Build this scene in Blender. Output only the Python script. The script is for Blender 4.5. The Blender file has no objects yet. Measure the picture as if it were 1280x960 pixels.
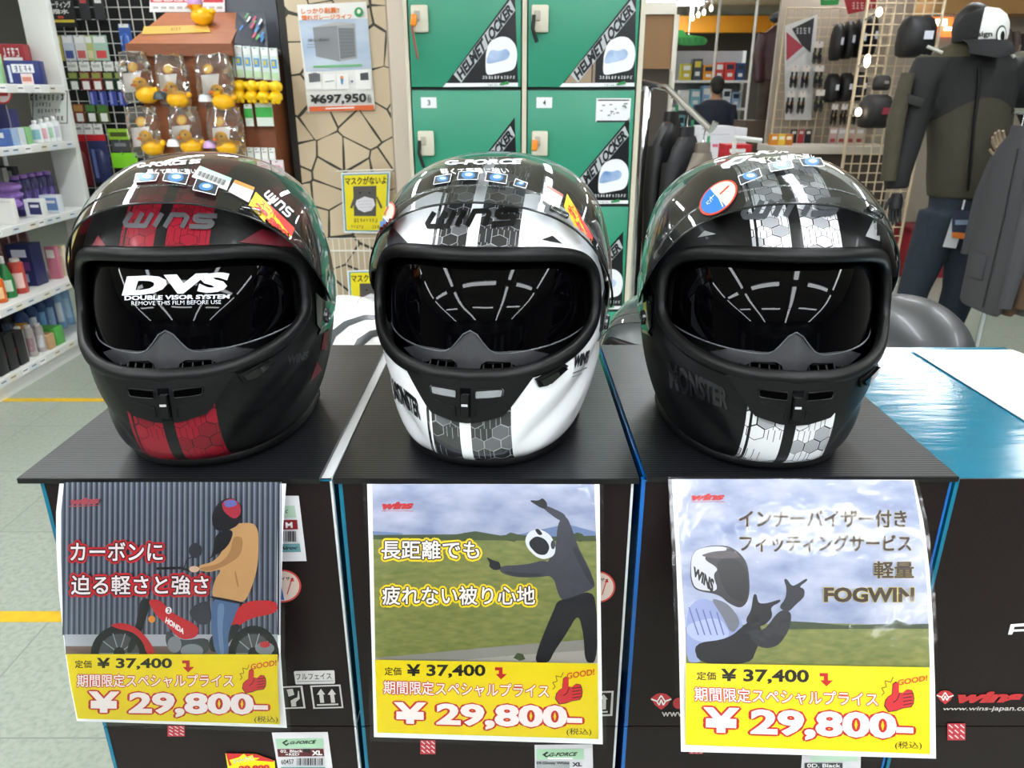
import bpy, bmesh, math, random
from mathutils import Vector, Matrix, Euler
from mathutils.bvhtree import BVHTree
RND = random.Random(11)
S = bpy.context.scene
C = S.collection
V = Vector
pi = math.pi

# ---------------------------------------------------------------- camera, light, exposure
CAM_H, PITCH, FPX = 1.43, math.radians(21.2), 930.0
cd = bpy.data.cameras.new('camera'); cam = bpy.data.objects.new('camera', cd); C.objects.link(cam)
cam.location = (0, 0, CAM_H); cam.rotation_euler = (pi/2 - PITCH, 0, 0)
cd.sensor_width = 36; cd.lens = 36*FPX/1280; cd.clip_start = .02; cd.clip_end = 60
cd.dof.use_dof = True; cd.dof.focus_distance = .68; cd.dof.aperture_fstop = 16.0
S.camera = cam
S.view_settings.view_transform = 'Standard'; S.view_settings.look = 'None'
S.view_settings.exposure = 1.4; S.view_settings.gamma = 1.0; S.view_settings.use_curve_mapping = False
w = bpy.data.worlds.new('shop_air'); S.world = w; w.use_nodes = True
w.node_tree.nodes['Background'].inputs[0].default_value = (.95, .98, 1, 1)
w.node_tree.nodes['Background'].inputs[1].default_value = .30
LAMP_POWER = 14.0
CEIL_Z = 2.75

# ---------------------------------------------------------------- helpers
def hexc(h):
    if not isinstance(h, str): return tuple(h) + ((1,) if len(h) == 3 else ())
    h = h.lstrip('#'); o = []
    for i in (0, 2, 4):
        c = int(h[i:i+2], 16)/255
        o.append(c/12.92 if c <= .04045 else ((c+.055)/1.055)**2.4)
    return (*o, 1)
_M = {}
def mat(c, rough=.5, metal=0., coat=0., spec=.5, emit=0., name=None):
    k = (str(c), rough, metal, coat, spec, emit)
    if k in _M: return _M[k]
    m = bpy.data.materials.new(name or 'surface'); m.use_nodes = True
    b = m.node_tree.nodes['Principled BSDF']
    b.inputs['Base Color'].default_value = hexc(c); b.inputs['Roughness'].default_value = rough
    b.inputs['Metallic'].default_value = metal; b.inputs['Coat Weight'].default_value = coat
    b.inputs['Coat Roughness'].default_value = .06
    b.inputs['Specular IOR Level'].default_value = spec
    if emit:
        b.inputs['Emission Color'].default_value = hexc(c); b.inputs['Emission Strength'].default_value = emit
    m.diffuse_color = hexc(c)
    _M[k] = m
    return m
class NT:
    """tiny node-graph writer"""
    def __init__(s, name):
        s.m = bpy.data.materials.new(name); s.m.use_nodes = True; s.t = s.m.node_tree
        s.b = s.t.nodes['Principled BSDF']; s.out = s.t.nodes['Material Output']
    def n(s, typ, **kw):
        x = s.t.nodes.new(typ)
        for k, v in kw.items(): setattr(x, k, v)
        return x
    def set(s, sock, v):
        if hasattr(v, 'links') or isinstance(v, bpy.types.NodeSocket): s.t.links.new(v, sock)
        elif v is not None:
            if isinstance(v, str): v = hexc(v)
            sock.default_value = v
    def math(s, op, a, b=None, c=None, clamp=False):
        x = s.n('ShaderNodeMath', operation=op); x.use_clamp = clamp
        s.set(x.inputs[0], a)
        if b is not None: s.set(x.inputs[1], b)
        if c is not None: s.set(x.inputs[2], c)
        return x.outputs[0]
    def vm(s, op, a, b=None, out=0):
        x = s.n('ShaderNodeVectorMath', operation=op); s.set(x.inputs[0], a)
        if b is not None: s.set(x.inputs[1], b)
        return x.outputs[out]
    def mix(s, f, a, b):
        x = s.n('ShaderNodeMix', data_type='RGBA'); s.set(x.inputs[0], f); s.set(x.inputs[6], a); s.set(x.inputs[7], b)
        return x.outputs[2]
    def obj(s): return s.n('ShaderNodeTexCoord').outputs['Object']
    def xyz(s, v):
        x = s.n('ShaderNodeSeparateXYZ'); s.set(x.inputs[0], v); return x.outputs
    def comb(s, x=0., y=0., z=0.):
        c = s.n('ShaderNodeCombineXYZ'); s.set(c.inputs[0], x); s.set(c.inputs[1], y); s.set(c.inputs[2], z); return c.outputs[0]
    def noise(s, v, scale, detail=3., rough=.5):
        x = s.n('ShaderNodeTexNoise'); s.set(x.inputs['Vector'], v); x.inputs['Scale'].default_value = scale
        x.inputs['Detail'].default_value = detail; x.inputs['Roughness'].default_value = rough
        return x.outputs['Fac']
    def between(s, v, a, b):
        return s.math('MULTIPLY', s.math('GREATER_THAN', v, a), s.math('LESS_THAN', v, b))
    def base(s, v): s.set(s.b.inputs['Base Color'], v); return s
    def p(s, **kw):
        for k, v in kw.items(): s.set(s.b.inputs[k.replace('_', ' ')], v)
        return s
    def bump(s, h, dist=.001, strength=1.):
        x = s.n('ShaderNodeBump'); s.set(x.inputs['Height'], h); x.inputs['Distance'].default_value = dist
        x.inputs['Strength'].default_value = strength; s.t.links.new(x.outputs[0], s.b.inputs['Normal'])
def noisy(name, a, b, scale=20., rough=.6, bump=0., coat=0., stretch=None):
    k = ('noisy', name)
    if k in _M: return _M[k]
    t = NT(name); o = t.obj()
    if stretch: o = t.vm('MULTIPLY', o, stretch)
    f = t.noise(o, scale, 4.)
    f2 = t.math('MULTIPLY_ADD', f, 2.2, -.6, clamp=True)
    t.base(t.mix(f2, a, b)); t.p(Roughness=rough, Coat_Weight=coat)
    if bump: t.bump(f, bump)
    _M[k] = t.m
    return t.m
def clear(name, tint='#f4f8fa', refl=.9, ior=1.5, haze=0., rough=.0, wrinkle=0.):
    """thin clear plastic: transparent with a fresnel reflection"""
    k = ('clear', name)
    if k in _M: return _M[k]
    t = NT(name); t.t.nodes.remove(t.b)
    tr = t.n('ShaderNodeBsdfTransparent'); tr.inputs[0].default_value = hexc(tint)
    gl = t.n('ShaderNodeBsdfGlossy'); gl.inputs[0].default_value = (refl, refl, refl, 1); gl.inputs['Roughness'].default_value = rough
    fr = t.n('ShaderNodeFresnel'); fr.inputs[0].default_value = ior
    f = t.math('MULTIPLY_ADD', fr.outputs[0], 1.3, .01, clamp=True)
    mx = t.n('ShaderNodeMixShader'); t.set(mx.inputs[0], f); t.t.links.new(tr.outputs[0], mx.inputs[1]); t.t.links.new(gl.outputs[0], mx.inputs[2])
    o = mx.outputs[0]
    if wrinkle:
        bp = t.n('ShaderNodeBump'); t.set(bp.inputs['Height'], t.noise(t.obj(), wrinkle, 3.)); bp.inputs['Distance'].default_value = .003; bp.inputs['Strength'].default_value = .35; t.t.links.new(bp.outputs[0], gl.inputs['Normal'])
    if haze:
        df = t.n('ShaderNodeBsdfDiffuse'); df.inputs[0].default_value = (.8, .82, .84, 1)
        m2 = t.n('ShaderNodeMixShader'); m2.inputs[0].default_value = haze
        t.t.links.new(o, m2.inputs[1]); t.t.links.new(df.outputs[0], m2.inputs[2]); o = m2.outputs[0]
    t.t.links.new(o, t.out.inputs[0])
    _M[k] = t.m
    return t.m

CAMP = V((0, 0, CAM_H))
FW, UP, RT = V((0, math.cos(PITCH), -math.sin(PITCH))), V((0, math.sin(PITCH), math.cos(PITCH))), V((1, 0, 0))
def ray(px, py): return FW + RT*((px-640)/FPX) - UP*((py-480)/FPX)
def at_y(px, py, Y): d = ray(px, py); return CAMP + d*(Y/d.y)
def at_z(px, py, Z): d = ray(px, py); return CAMP + d*((Z-CAM_H)/d.z)
def at_x(px, py, X): d = ray(px, py); return CAMP + d*(X/d.x)
def span(x0, y0, x1, y1, Y):
    """upper and lower corner, at depth Y, of an upright thing seen between those pixels"""
    xm, ym = (x0+x1)/2, (y0+y1)/2; a, b = at_y(x0, ym, Y), at_y(x1, ym, Y)
    return V((a.x, Y, at_y(xm, y0, Y).z)), V((b.x, Y, at_y(xm, y1, Y).z))
def chaikin(pts, n=2):
    for _ in range(n):
        o = []
        for (x0, y0), (x1, y1) in zip(pts, list(pts[1:])+[pts[0]]): o += [(x0*.78+x1*.22, y0*.78+y1*.22), (x0*.22+x1*.78, y0*.22+y1*.78)]
        pts = o
    return pts
def mpp(Y, z=1.3): return (Y*math.cos(PITCH) + (CAM_H-z)*math.sin(PITCH))/FPX   # metres in a pixel at that depth

WM = {}     # world matrix of every empty that parents parts
def link(o, parent=None):
    C.objects.link(o)
    if parent: o.parent = parent
    return o
def tag(o, label, cat, group=None, kind=None):
    o['label'] = label; o['category'] = cat
    if group: o['group'] = group
    if kind: o['kind'] = kind
    return o
def thing(name, label, cat, loc=(0, 0, 0), rz=0., group=None, rot=None):
    o = bpy.data.objects.new(name, None); link(o); o.empty_display_size = .05
    o.location = loc; o.rotation_euler = rot or (0, 0, rz)
    WM[o.name] = Matrix.Translation(loc) @ Euler(rot or (0, 0, rz)).to_matrix().to_4x4()
    return tag(o, label, cat, group)
def wm(o):
    while o:
        if o.name in WM: return WM[o.name]
        o = o.parent
    return Matrix.Identity(4)
class MB:
    """collects shapes into ONE mesh; several materials allowed"""
    def __init__(s, m=None): s.bm = bmesh.new(); s.mats = []; s.cur = 0; m and s.m(m)
    def m(s, m):
        if m not in s.mats: s.mats.append(m)
        s.cur = s.mats.index(m); return s
    def face(s, pts):
        f = s.bm.faces.new([s.bm.verts.new(p) for p in pts]); f.material_index = s.cur; return f
    def mesh(s, vs, fs, mi=None):
        bv = [s.bm.verts.new(p) for p in vs]
        for f in fs:
            try: x = s.bm.faces.new([bv[i] for i in f]); x.material_index = s.cur
            except ValueError: pass
        return bv
    def box(s, c, size, rot=None, bev=0.):
        n0 = set(s.bm.faces)
        mx = Matrix.Translation(c) @ (rot.to_4x4() if rot else Matrix.Identity(4)) @ Matrix.Diagonal((*size, 1))
        r = bmesh.ops.create_cube(s.bm, size=1, matrix=mx)
        if bev:
            ed = list({e for v in r['verts'] for e in v.link_edges})
            bmesh.ops.bevel(s.bm, geom=ed, offset=bev, segments=2, profile=.5, affect='EDGES')
        for f in s.bm.faces:
            if f not in n0: f.material_index = s.cur
        return s
    def bx(s, x0, x1, y0, y1, z0, z1, bev=0.): return s.box(((x0+x1)/2, (y0+y1)/2, (z0+z1)/2), (abs(x1-x0), abs(y1-y0), abs(z1-z0)), None, bev)
    def loft(s, rings, closed=True, cap=True, loop=False):
        rows = [[s.bm.verts.new(p) for p in r] for r in rings]
        n = len(rows[0])
        prs = list(zip(rows, rows[1:])) + ([(rows[-1], rows[0])] if loop else [])
        for a, b in prs:
            for i in range(n if closed else n-1):
                f = s.bm.faces.new((a[i], a[(i+1) % n], b[(i+1) % n], b[i])); f.material_index = s.cur
        if cap and closed and not loop:
            for r, rev in ((rows[0], True), (rows[-1], False)):
                f = s.bm.faces.new(r[::-1] if rev else r); f.material_index = s.cur
        return s
    def tube(s, pts, r, seg=8, closed=False, radii=None, cap=True):
        pts = [V(p) for p in pts]; n = len(pts); rings = []; up = None
        for i, p in enumerate(pts):
            a = pts[i-1] if i or closed else p; b = pts[(i+1) % n] if i < n-1 or closed else p
            t = (b-a).normalized()
            if up is None: up = t.orthogonal().normalized()
            up = (up - t*up.dot(t)).normalized(); sd = t.cross(up)
            rr = radii[i] if radii else r
            rings.append([p + (up*math.cos(2*pi*k/seg) + sd*math.sin(2*pi*k/seg))*rr for k in range(seg)])
        return s.loft(rings, True, cap, loop=closed)
    def lathe(s, prof, o=(0, 0, 0), seg=16, mx=None, cap=True):
        o = V(o); rings = []
        for r, z in prof:
            rings.append([(mx @ V((r*math.cos(2*pi*k/seg), r*math.sin(2*pi*k/seg), z)) if mx else V((r*math.cos(2*pi*k/seg), r*math.sin(2*pi*k/seg), z))) + o for k in range(seg)])
        return s.loft(rings, True, cap)
    def ball(s, c, rad, seg=16, rot=None):
        rad = (rad,)*3 if isinstance(rad, (int, float)) else rad
        mx = Matrix.Translation(c) @ (rot.to_4x4() if rot else Matrix.Identity(4)) @ Matrix.Diagonal((*rad, 1))
        n0 = set(s.bm.faces)
        bmesh.ops.create_uvsphere(s.bm, u_segments=seg, v_segments=max(6, seg*2//3), radius=1, matrix=mx)
        for f in s.bm.faces:
            if f not in n0: f.material_index = s.cur
        return s
    def prism(s, pts, vec):
        pts = [V(p) for p in pts]; vec = V(vec)
        return s.loft([pts, [p+vec for p in pts]])
    def build(s, name, parent=None, smooth=40, local=False, kind=None):
        me = bpy.data.meshes.new(name)
        bmesh.ops.recalc_face_normals(s.bm, faces=s.bm.faces) if len(s.bm.faces) < 200000 else None
        if parent is not None and not local: s.bm.transform(wm(parent).inverted())
        s.bm.to_mesh(me); s.bm.free()
        for m in s.mats: me.materials.append(m)
        if smooth:
            me.shade_smooth(); me.set_sharp_from_angle(angle=math.radians(smooth))
        o = link(bpy.data.objects.new(name, me), parent)
        if kind: o['kind'] = kind
        return o
def struct(mb, name, parent=None, **kw): return mb.build(name, parent, kind=None if parent else 'structure', **kw)

_T = {}
def text_mesh(body, off=0., res=3):
    k = (body, round(off, 4), res)
    if k not in _T:
        c = bpy.data.curves.new('t', 'FONT'); c.body = body; c.resolution_u = res; c.offset = off
        o = bpy.data.objects.new('t', c); C.objects.link(o); bpy.context.view_layer.update()
        m = bpy.data.meshes.new_from_object(o.evaluated_get(bpy.context.evaluated_depsgraph_get()))
        vs = [(v.co.x, v.co.y) for v in m.vertices]; fs = [tuple(p.vertices) for p in m.polygons]
        bpy.data.objects.remove(o); bpy.data.curves.remove(c); bpy.data.meshes.remove(m)
        _T[k] = (vs, fs)
    return _T[k]
class Print:
    """ink and labels laid on a surface. fn(x, y, lift) gives the world point of a 2D point of the sheet"""
    def __init__(s, fn, eps=.0002, step=0, lift=0., twosided=False): s.fn = fn; s.eps = eps; s.step = step; s.lift = lift; s.bm = bmesh.new(); s.mats = []
    def add(s, vs, fs, m, up=1):
        s.lift += s.eps*up
        if m not in s.mats: s.mats.append(m)
        mi = s.mats.index(m)
        b = bmesh.new(); bv = [b.verts.new((x, y, 0)) for x, y in vs]
        for f in fs:
            try: b.faces.new([bv[i] for i in f])
            except ValueError: pass
        if s.step:
            for ax in (0, 1):
                lo, hi = min(v[ax] for v in vs), max(v[ax] for v in vs)
                k = math.floor(lo/s.step)+1
                while k*s.step < hi:
                    co = V((0, 0, 0)); co[ax] = k*s.step; no = V((0, 0, 0)); no[ax] = 1
                    bmesh.ops.bisect_plane(b, geom=b.verts[:]+b.edges[:]+b.faces[:], plane_co=co, plane_no=no, dist=1e-6)
                    k += 1
        mp = {}
        for v in b.verts:
            p = s.fn(v.co.x, v.co.y, s.lift)
            mp[v] = s.bm.verts.new(p) if p is not None else None
        for f in b.faces:
            q = [mp[v] for v in f.verts]
            if None in q: continue
            try: x = s.bm.faces.new(q); x.material_index = mi
            except ValueError: pass
        b.free(); return s
    def poly(s, pts, m, up=1): return s.add(pts, [tuple(range(len(pts)))], m, up)
    def rect(s, x0, y0, x1, y1, m, up=1): return s.poly([(x0, y0), (x1, y0), (x1, y1), (x0, y1)], m, up)
    def oval(s, cx, cy, rx, ry, m, n=24, up=1): return s.poly([(cx+rx*math.cos(2*pi*k/n), cy+ry*math.sin(2*pi*k/n)) for k in range(n)], m, up)
    def line(s, pts, wd, m):
        for (x0, y0), (x1, y1) in zip(pts, pts[1:]):
            d = math.hypot(x1-x0, y1-y0) or 1; nx, ny = -(y1-y0)/d*wd/2, (x1-x0)/d*wd/2
            s.poly([(x0+nx, y0+ny), (x1+nx, y1+ny), (x1-nx, y1-ny), (x0-nx, y0-ny)], m, up=.2)
        return s
    def frame(s, x0, y0, x1, y1, wd, m):
        return s.line([(x0, y0), (x1, y0), (x1, y1), (x0, y1), (x0, y0)], wd, m)
    def text(s, body, box, m, bold=.02, edge=(), slant=0., res=3, heavy=0.):
        """box: (x0, y0, x1, y1) or the four corners, top ones first, of the ink's bounding box"""
        if any(ord(c) > 0x2e80 for c in body): heavy = max(heavy, bold); bold = 0.
        vs, fs = text_mesh(body, bold, res)
        if not vs: return s
        bx0, bx1 = min(v[0]-0 for v in vs), max(v[0] for v in vs); by0, by1 = min(v[1] for v in vs), max(v[1] for v in vs)
        if len(box) == 4 and not isinstance(box[0], (tuple, list)):
            x0, y0, x1, y1 = box; box = [(x0, y0), (x1, y0), (x1, y1), (x0, y1)]
        TL, TR, BR, BL = [V(p) for p in box]
        def mp(v):
            b = (v[1]-by0)/(by1-by0); a = (v[0]-bx0)/(bx1-bx0) + slant*(b-.5)*(by1-by0)/(bx1-bx0)
            p = (TL*(1-a)+TR*a)*b + (BL*(1-a)+BR*a)*(1-b)
            return (p.x, p.y)
        for em, eo in edge:
            ev, ef = text_mesh(body, bold, 2)
            n = 12 if eo > .08 else 8
            s.lift += s.eps
            for k in range(n):
                a = 2*pi*k/n; s.add([mp((v[0]+eo*math.cos(a), v[1]+eo*math.sin(a))) for v in ev], ef, em, .04)
            s.add([mp(v) for v in ev], ef, em, .04)
        if heavy:
            for k in range(4):
                a = pi/4+pi/2*k; s.add([mp((v[0]+heavy*math.cos(a), v[1]+heavy*math.sin(a))) for v in vs], fs, m, .3 if k == 0 else .04)
        return s.add([mp(v) for v in vs], fs, m)
    def bars(s, x0, y0, x1, y1, m, n=26, seed=1):
        r = random.Random(seed); x = x0
        while x < x1:
            wd = (x1-x0)/n*r.choice((.4, .5, .9, 1.2)); s.rect(x, y0, min(x+wd, x1), y1, m, up=.02); x += wd+(x1-x0)/n*r.choice((.4, .6, 1.))
        return s
    def marks(s, x0, y0, x1, y1, m, n=6, seed=1):
        """lettering too blurred to read: short strokes in a row"""
        r = random.Random(seed); w_ = (x1-x0)/n; h_ = y1-y0
        for k in range(n):
            a = x0+w_*(k+.12); b = a+w_*.72
            for q in range(3):
                if r.random() < .75: v = y0+h_*(.12+.38*q); s.rect(a+r.uniform(0, .2)*w_, v, b-r.uniform(0, .2)*w_, v+h_*.14, m, up=.05)
            for q in range(2):
                if r.random() < .75: u = a+(b-a)*r.uniform(.1, .8); s.rect(u, y0+h_*.05, u+w_*.13, y1-h_*.05, m, up=.05)
        return s
    def build(s, name, parent=None, local=False, kind=None):
        me = bpy.data.meshes.new(name)
        if parent is not None and not local: s.bm.transform(wm(parent).inverted())
        s.bm.to_mesh(me); s.bm.free()
        for m in s.mats: me.materials.append(m)
        o = link(bpy.data.objects.new(name, me), parent)
        if kind: o['kind'] = kind
        return o
def on_y(Y): return lambda x, y, l: at_y(x, y, Y-l)
def on_z(Z): return lambda x, y, l: at_z(x, y, Z+l)
def on_x(X, sgn): return lambda x, y, l: at_x(x, y, X+sgn*l)
def zoom(fn, ox, oy, k):
    """read 2D points in the frame of an enlarged crop"""
    return lambda x, y, l: fn(ox+x/k, oy+y/k, l)
def copy_tree(o, loc, rz=None, label=None):
    c = o.copy(); C.objects.link(c); c.location = loc
    if rz is not None: c.rotation_euler = (0, 0, rz)
    if label: c['label'] = label
    for ch in o.children:
        d = ch.copy(); C.objects.link(d); d.parent = c
        for g in ch.children:
            e = g.copy(); C.objects.link(e); e.parent = d
    return c

WHITE, BLACK, PAPER = mat('#f4f4f2', .5), mat('#0a0a0b', .5), mat('#f1f2f5', .45)
RED, YELL, INK = mat('#c8202a', .45), mat('#f7e80c', .45), mat('#121212', .5)
# ---------------------------------------------------------------- the shop: floor, walls, ceiling
t = NT('vinyl_tiles'); o = t.obj()
br = t.n('ShaderNodeTexBrick'); t.set(br.inputs['Vector'], o); br.offset = 0
for k, v in (('Scale', 1.), ('Mortar Size', .0025), ('Mortar Smooth', .2), ('Brick Width', .45), ('Row Height', .45)): br.inputs[k].default_value = v
br.inputs['Color1'].default_value = hexc('#a6afa2'); br.inputs['Color2'].default_value = hexc('#a0a99c'); br.inputs['Mortar'].default_value = hexc('#808a7e')
sp = t.noise(o, 60., 5.); t.base(t.mix(t.math('MULTIPLY_ADD', sp, 3., -1.25, clamp=True), br.outputs['Color'], '#8c9689'))
t.p(Roughness=.28); floor_m = t.m
struct(MB(floor_m).bx(-6, 6, -5, 15, -.1, 0), 'floor', smooth=0)
wall_m = mat('#d8d6cf', .7); 
t = NT('merchandise_wall'); o = t.obj(); br = t.n('ShaderNodeTexBrick'); t.set(br.inputs['Vector'], t.vm('MULTIPLY', o, (1, 1, 1)))
x = t.xyz(o); t.set(br.inputs['Vector'], t.comb(x[0], x[2], 0.))
for k, v in (('Scale', 1.), ('Mortar Size', .02), ('Brick Width', .22), ('Row Height', .3)): br.inputs[k].default_value = v
br.inputs['Color1'].default_value = hexc('#15171c'); br.inputs['Color2'].default_value = hexc('#5a5d62'); br.inputs['Mortar'].default_value = hexc('#9a9a98')
t.base(br.outputs['Color']); rear_m = t.m
struct(MB(rear_m).bx(-6, 6, -5.1, -5, 0, CEIL_Z), 'wall_rear', smooth=0)
struct(MB(mat('#77756f', .8)).bx(-6.1, -6, -5, 15, 0, CEIL_Z), 'wall_left', smooth=0)
struct(MB(mat('#77756f', .8)).bx(5.5, 5.6, -5, 15, 0, CEIL_Z), 'wall_right', smooth=0)
struct(MB(mat('#6d655c', .7)).bx(-6, 6, 14.5, 14.6, 0, CEIL_Z), 'wall_far', smooth=0)
struct(MB(noisy('ceiling_panels', '#efe6d2', '#e6dcc6', 4., .8)).bx(-6, 6, -5, 15, CEIL_Z, CEIL_Z+.1), 'ceiling', smooth=0)
band = mat('#e0961c', .5)
struct(MB(band).bx(1.2, 5.3, 13.0, 13.15, 2.36, 2.60), 'trim_1', smooth=0)
a, b_ = V((4.15, 13.0, 0)), V((5.4, 6.5, 0)); d = (b_-a).normalized(); n_ = V((d.y, -d.x, 0))*.05
struct(MB(band).prism([a+V((0, 0, 2.36)), b_+V((0, 0, 2.36)), b_+V((0, 0, 2.60)), a+V((0, 0, 2.60))], n_), 'trim_2', smooth=0)
# yellow lines taped on the floor
ytape = noisy('yellow_floor_tape', '#e6bd24', '#d9ab18', 30., .45)
for i, py in enumerate((500, 771)):
    c = at_z(60, py, 0); hw = .021 if i == 0 else .024
    tag(MB(ytape).bx(-3.5, 2.2 if i == 0 else .9, c.y-hw, c.y+hw, .0, .0015).build('floor_tape', smooth=0),
        ('yellow tape line across the floor just in front of the white shelf' if i == 0 else 'yellow tape line on the floor running up to the poster of the red motorbike'), 'floor tape')
# fluorescent ceiling lamps
lamp_on = mat('#f6faff', .5, emit=LAMP_POWER, name='lit_tube'); lamp_body = mat('#e9e9e6', .4)
LR = [(-3.6, 'over the white gondola shelf'), (-1.5, 'over the first aisle'), (.75, 'over the helmet display'), (2.9, 'over the clothing aisle')]
for xi, (lx, where) in enumerate(LR):
    for yi, ly in enumerate((-4.2, -3.0, -1.7, -.2, 1.5, 3.2, 5.2, 7.6, 10.4)):
        if xi == 0 and yi > 6: continue
        L = thing('ceiling_lamp', '', 'ceiling lamp', (lx, ly, CEIL_Z), 0, 'fluorescent ceiling lamps')
        L['label'] = f'fluorescent ceiling lamp {where}, number {yi+1} from the rear wall'
        MB(lamp_body).bx(lx-.10, lx+.10, ly-.64, ly+.64, CEIL_Z-.05, CEIL_Z, .004).build('housing', L, 0)
        MB(lamp_on).bx(lx-.055, lx+.055, ly-.60, ly+.60, CEIL_Z-.075, CEIL_Z-.052).build('diffuser', L, 0)

L = thing('ceiling_lamp', 'wide white ceiling lamp in front of the yellow band beyond the lockers', 'ceiling lamp', (2.35, 12.2, CEIL_Z), 0, 'fluorescent ceiling lamps')
MB(lamp_body).bx(1.85, 2.85, 12.0, 12.4, CEIL_Z-.05, CEIL_Z, .004).build('housing', L, 0); MB(lamp_on).bx(1.9, 2.8, 12.05, 12.35, CEIL_Z-.075, CEIL_Z-.052).build('diffuser', L, 0)
for k, (lx, ly) in enumerate([(x, y) for y in (-.95, -2.35) for x in (-2.6, -.4, 1.8)]):  # unseen lamps added behind the camera to brighten the poster fronts
    L = thing('ceiling_lamp', f'added ceiling lamp, unseen, lighting the posters from behind the photographer, number {k+1} of six', 'ceiling lamp', (lx, ly, CEIL_Z), 0, 'fluorescent ceiling lamps')
    MB(lamp_body).bx(lx-.64, lx+.64, ly-.10, ly+.10, CEIL_Z-.05, CEIL_Z, .004).build('housing', L, 0)
    MB(lamp_on).bx(lx-.60, lx+.60, ly-.055, ly+.055, CEIL_Z-.075, CEIL_Z-.052).build('diffuser', L, 0)
# tall merchandise units behind the photographer (they show in the dark visors)
for gi, gx in enumerate((-2.6, -.9, .8, 2.5)):
    T = thing('merchandise_unit', f'dark merchandise unit behind the photographer, {["first", "second", "third", "fourth"][gi]} from the white gondola side', 'shelf', (gx, -2.55, 0))
    MB(mat('#26272a', .6)).bx(gx-.75, gx+.75, -2.75, -2.70, 0, 1.75).build('back_panel', T, 0)
    for z in (.1, .55, 1.0, 1.4): 
        b = MB(mat('#8a8b8c', .5)).bx(gx-.75, gx+.75, -2.70, -2.35, z-.02, z).build('shelf_board', T, 0)
    r = random.Random(gi)
    for z in (.1, .55, 1.0, 1.4):
        x = gx-.70
        while x < gx+.6:
            w_ = r.uniform(.10, .26); h_ = r.uniform(.15, .30)
            o = MB(mat(r.choice(['#1b2440', '#3a1c1c', '#4a4c50', '#111214', '#8a8c90', '#2c3a34', '#23242a']), .6)).bx(x, x+w_, -2.62, -2.40, z, z+h_).build('stock_box', T, 0); x += w_+.03
# ---------------------------------------------------------------- helmets
#        z      half-w  front  rear  power
RINGS = [(.006, .090, .130, .085, 2.3), (.022, .100, .152, .108, 2.25), (.052, .111, .161, .136, 2.2), (.086, .118, .160, .158, 2.2),
         (.120, .1215, .154, .168, 2.2), (.155, .121, .145, .167, 2.15), (.190, .113, .127, .152, 2.1), (.220, .100, .100, .126, 2.05),
         (.2425, .0745, .066, .088, 2.0), (.2555, .0395, .033, .045, 2.0), (.259, 0., 0., 0., 2.0)]
def ring(t):
    n = len(RINGS)-1; i = min(int(t), n-1); f = t-i
    def g(j):
        if j < 0: return [2*a-b for a, b in zip(RINGS[0], RINGS[1])]
        if j > n: r = RINGS[2*n-j]; return (r[0], -r[1], -r[2], -r[3], r[4])
        return RINGS[j]
    o = []
    for a, b, c, d in zip(g(i-1), g(i), g(i+1), g(i+2)):
        o.append(.5*(2*b + (c-a)*f + (2*a-5*b+4*c-d)*f*f + (3*b-a-3*c+d)*f**3))
    return o
def crest(phi, z):
    """soft swage line running along the chin bar"""
    a = abs(phi); zc = .018 + .066*max(0, (a-.42))/1.0
    k = max(0, min(1, (a-.30)/.25))
    d = z-zc
    return -.0050*k*max(0, 1-abs(d-.012)/.024) if 0 < z < .1 else 0
def shell(phi, t, off=0.):
    z, w_, f, r, p = ring(t)
    c, s_ = math.cos(phi), math.sin(phi)
    e = 2/p
    x = max(w_, 0)*math.copysign(abs(s_)**e, s_); y = -(f if c > 0 else r)*math.copysign(abs(c)**e, c)
    return V((x, y, z))
def shell_n(phi, t):
    a = shell(phi+.02, t)-shell(phi-.02, t); b = shell(phi, min(t+.03, 9.97))-shell(phi, t-.03)
    n = a.cross(b)
    return n.normalized() if n.length > 1e-9 else V((0, 0, 1))
def t_of(z):
    lo, hi = 0., 10.
    for _ in range(30):
        m = (lo+hi)/2
        if ring(m)[0] < z: lo = m
        else: hi = m
    return lo
def on_shell(phi, z, off=0.):
    t = t_of(z); return shell(phi, t) + shell_n(phi, t)*off
PORT_W, PORT_ZC, PORT_H = math.radians(66), .1465, .0478
def port_shape(a, grow=0.):
    n = 3.6; c, s_ = math.cos(a), math.sin(a)
    u = math.copysign(abs(c)**(2/n), c); v = math.copysign(abs(s_)**(2/n), s_)
    phi = u*(PORT_W+grow/.12); z = PORT_ZC + v*(PORT_H+grow) + .010*(u*u)*(1 if v < 0 else -.4)*abs(v)
    return phi, z
def in_port(phi, z, grow=0.):
    u = phi/(PORT_W+grow/.12)
    if abs(u) >= 1: return False
    dz = z-PORT_ZC; v0 = 1 if dz > 0 else -1
    zz = dz - .010*u*u*(1 if v0 < 0 else -.4)*abs(dz)/(PORT_H+grow)
    return abs(u)**3.6 + abs(zz/(PORT_H+grow))**3.6 < 1

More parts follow.
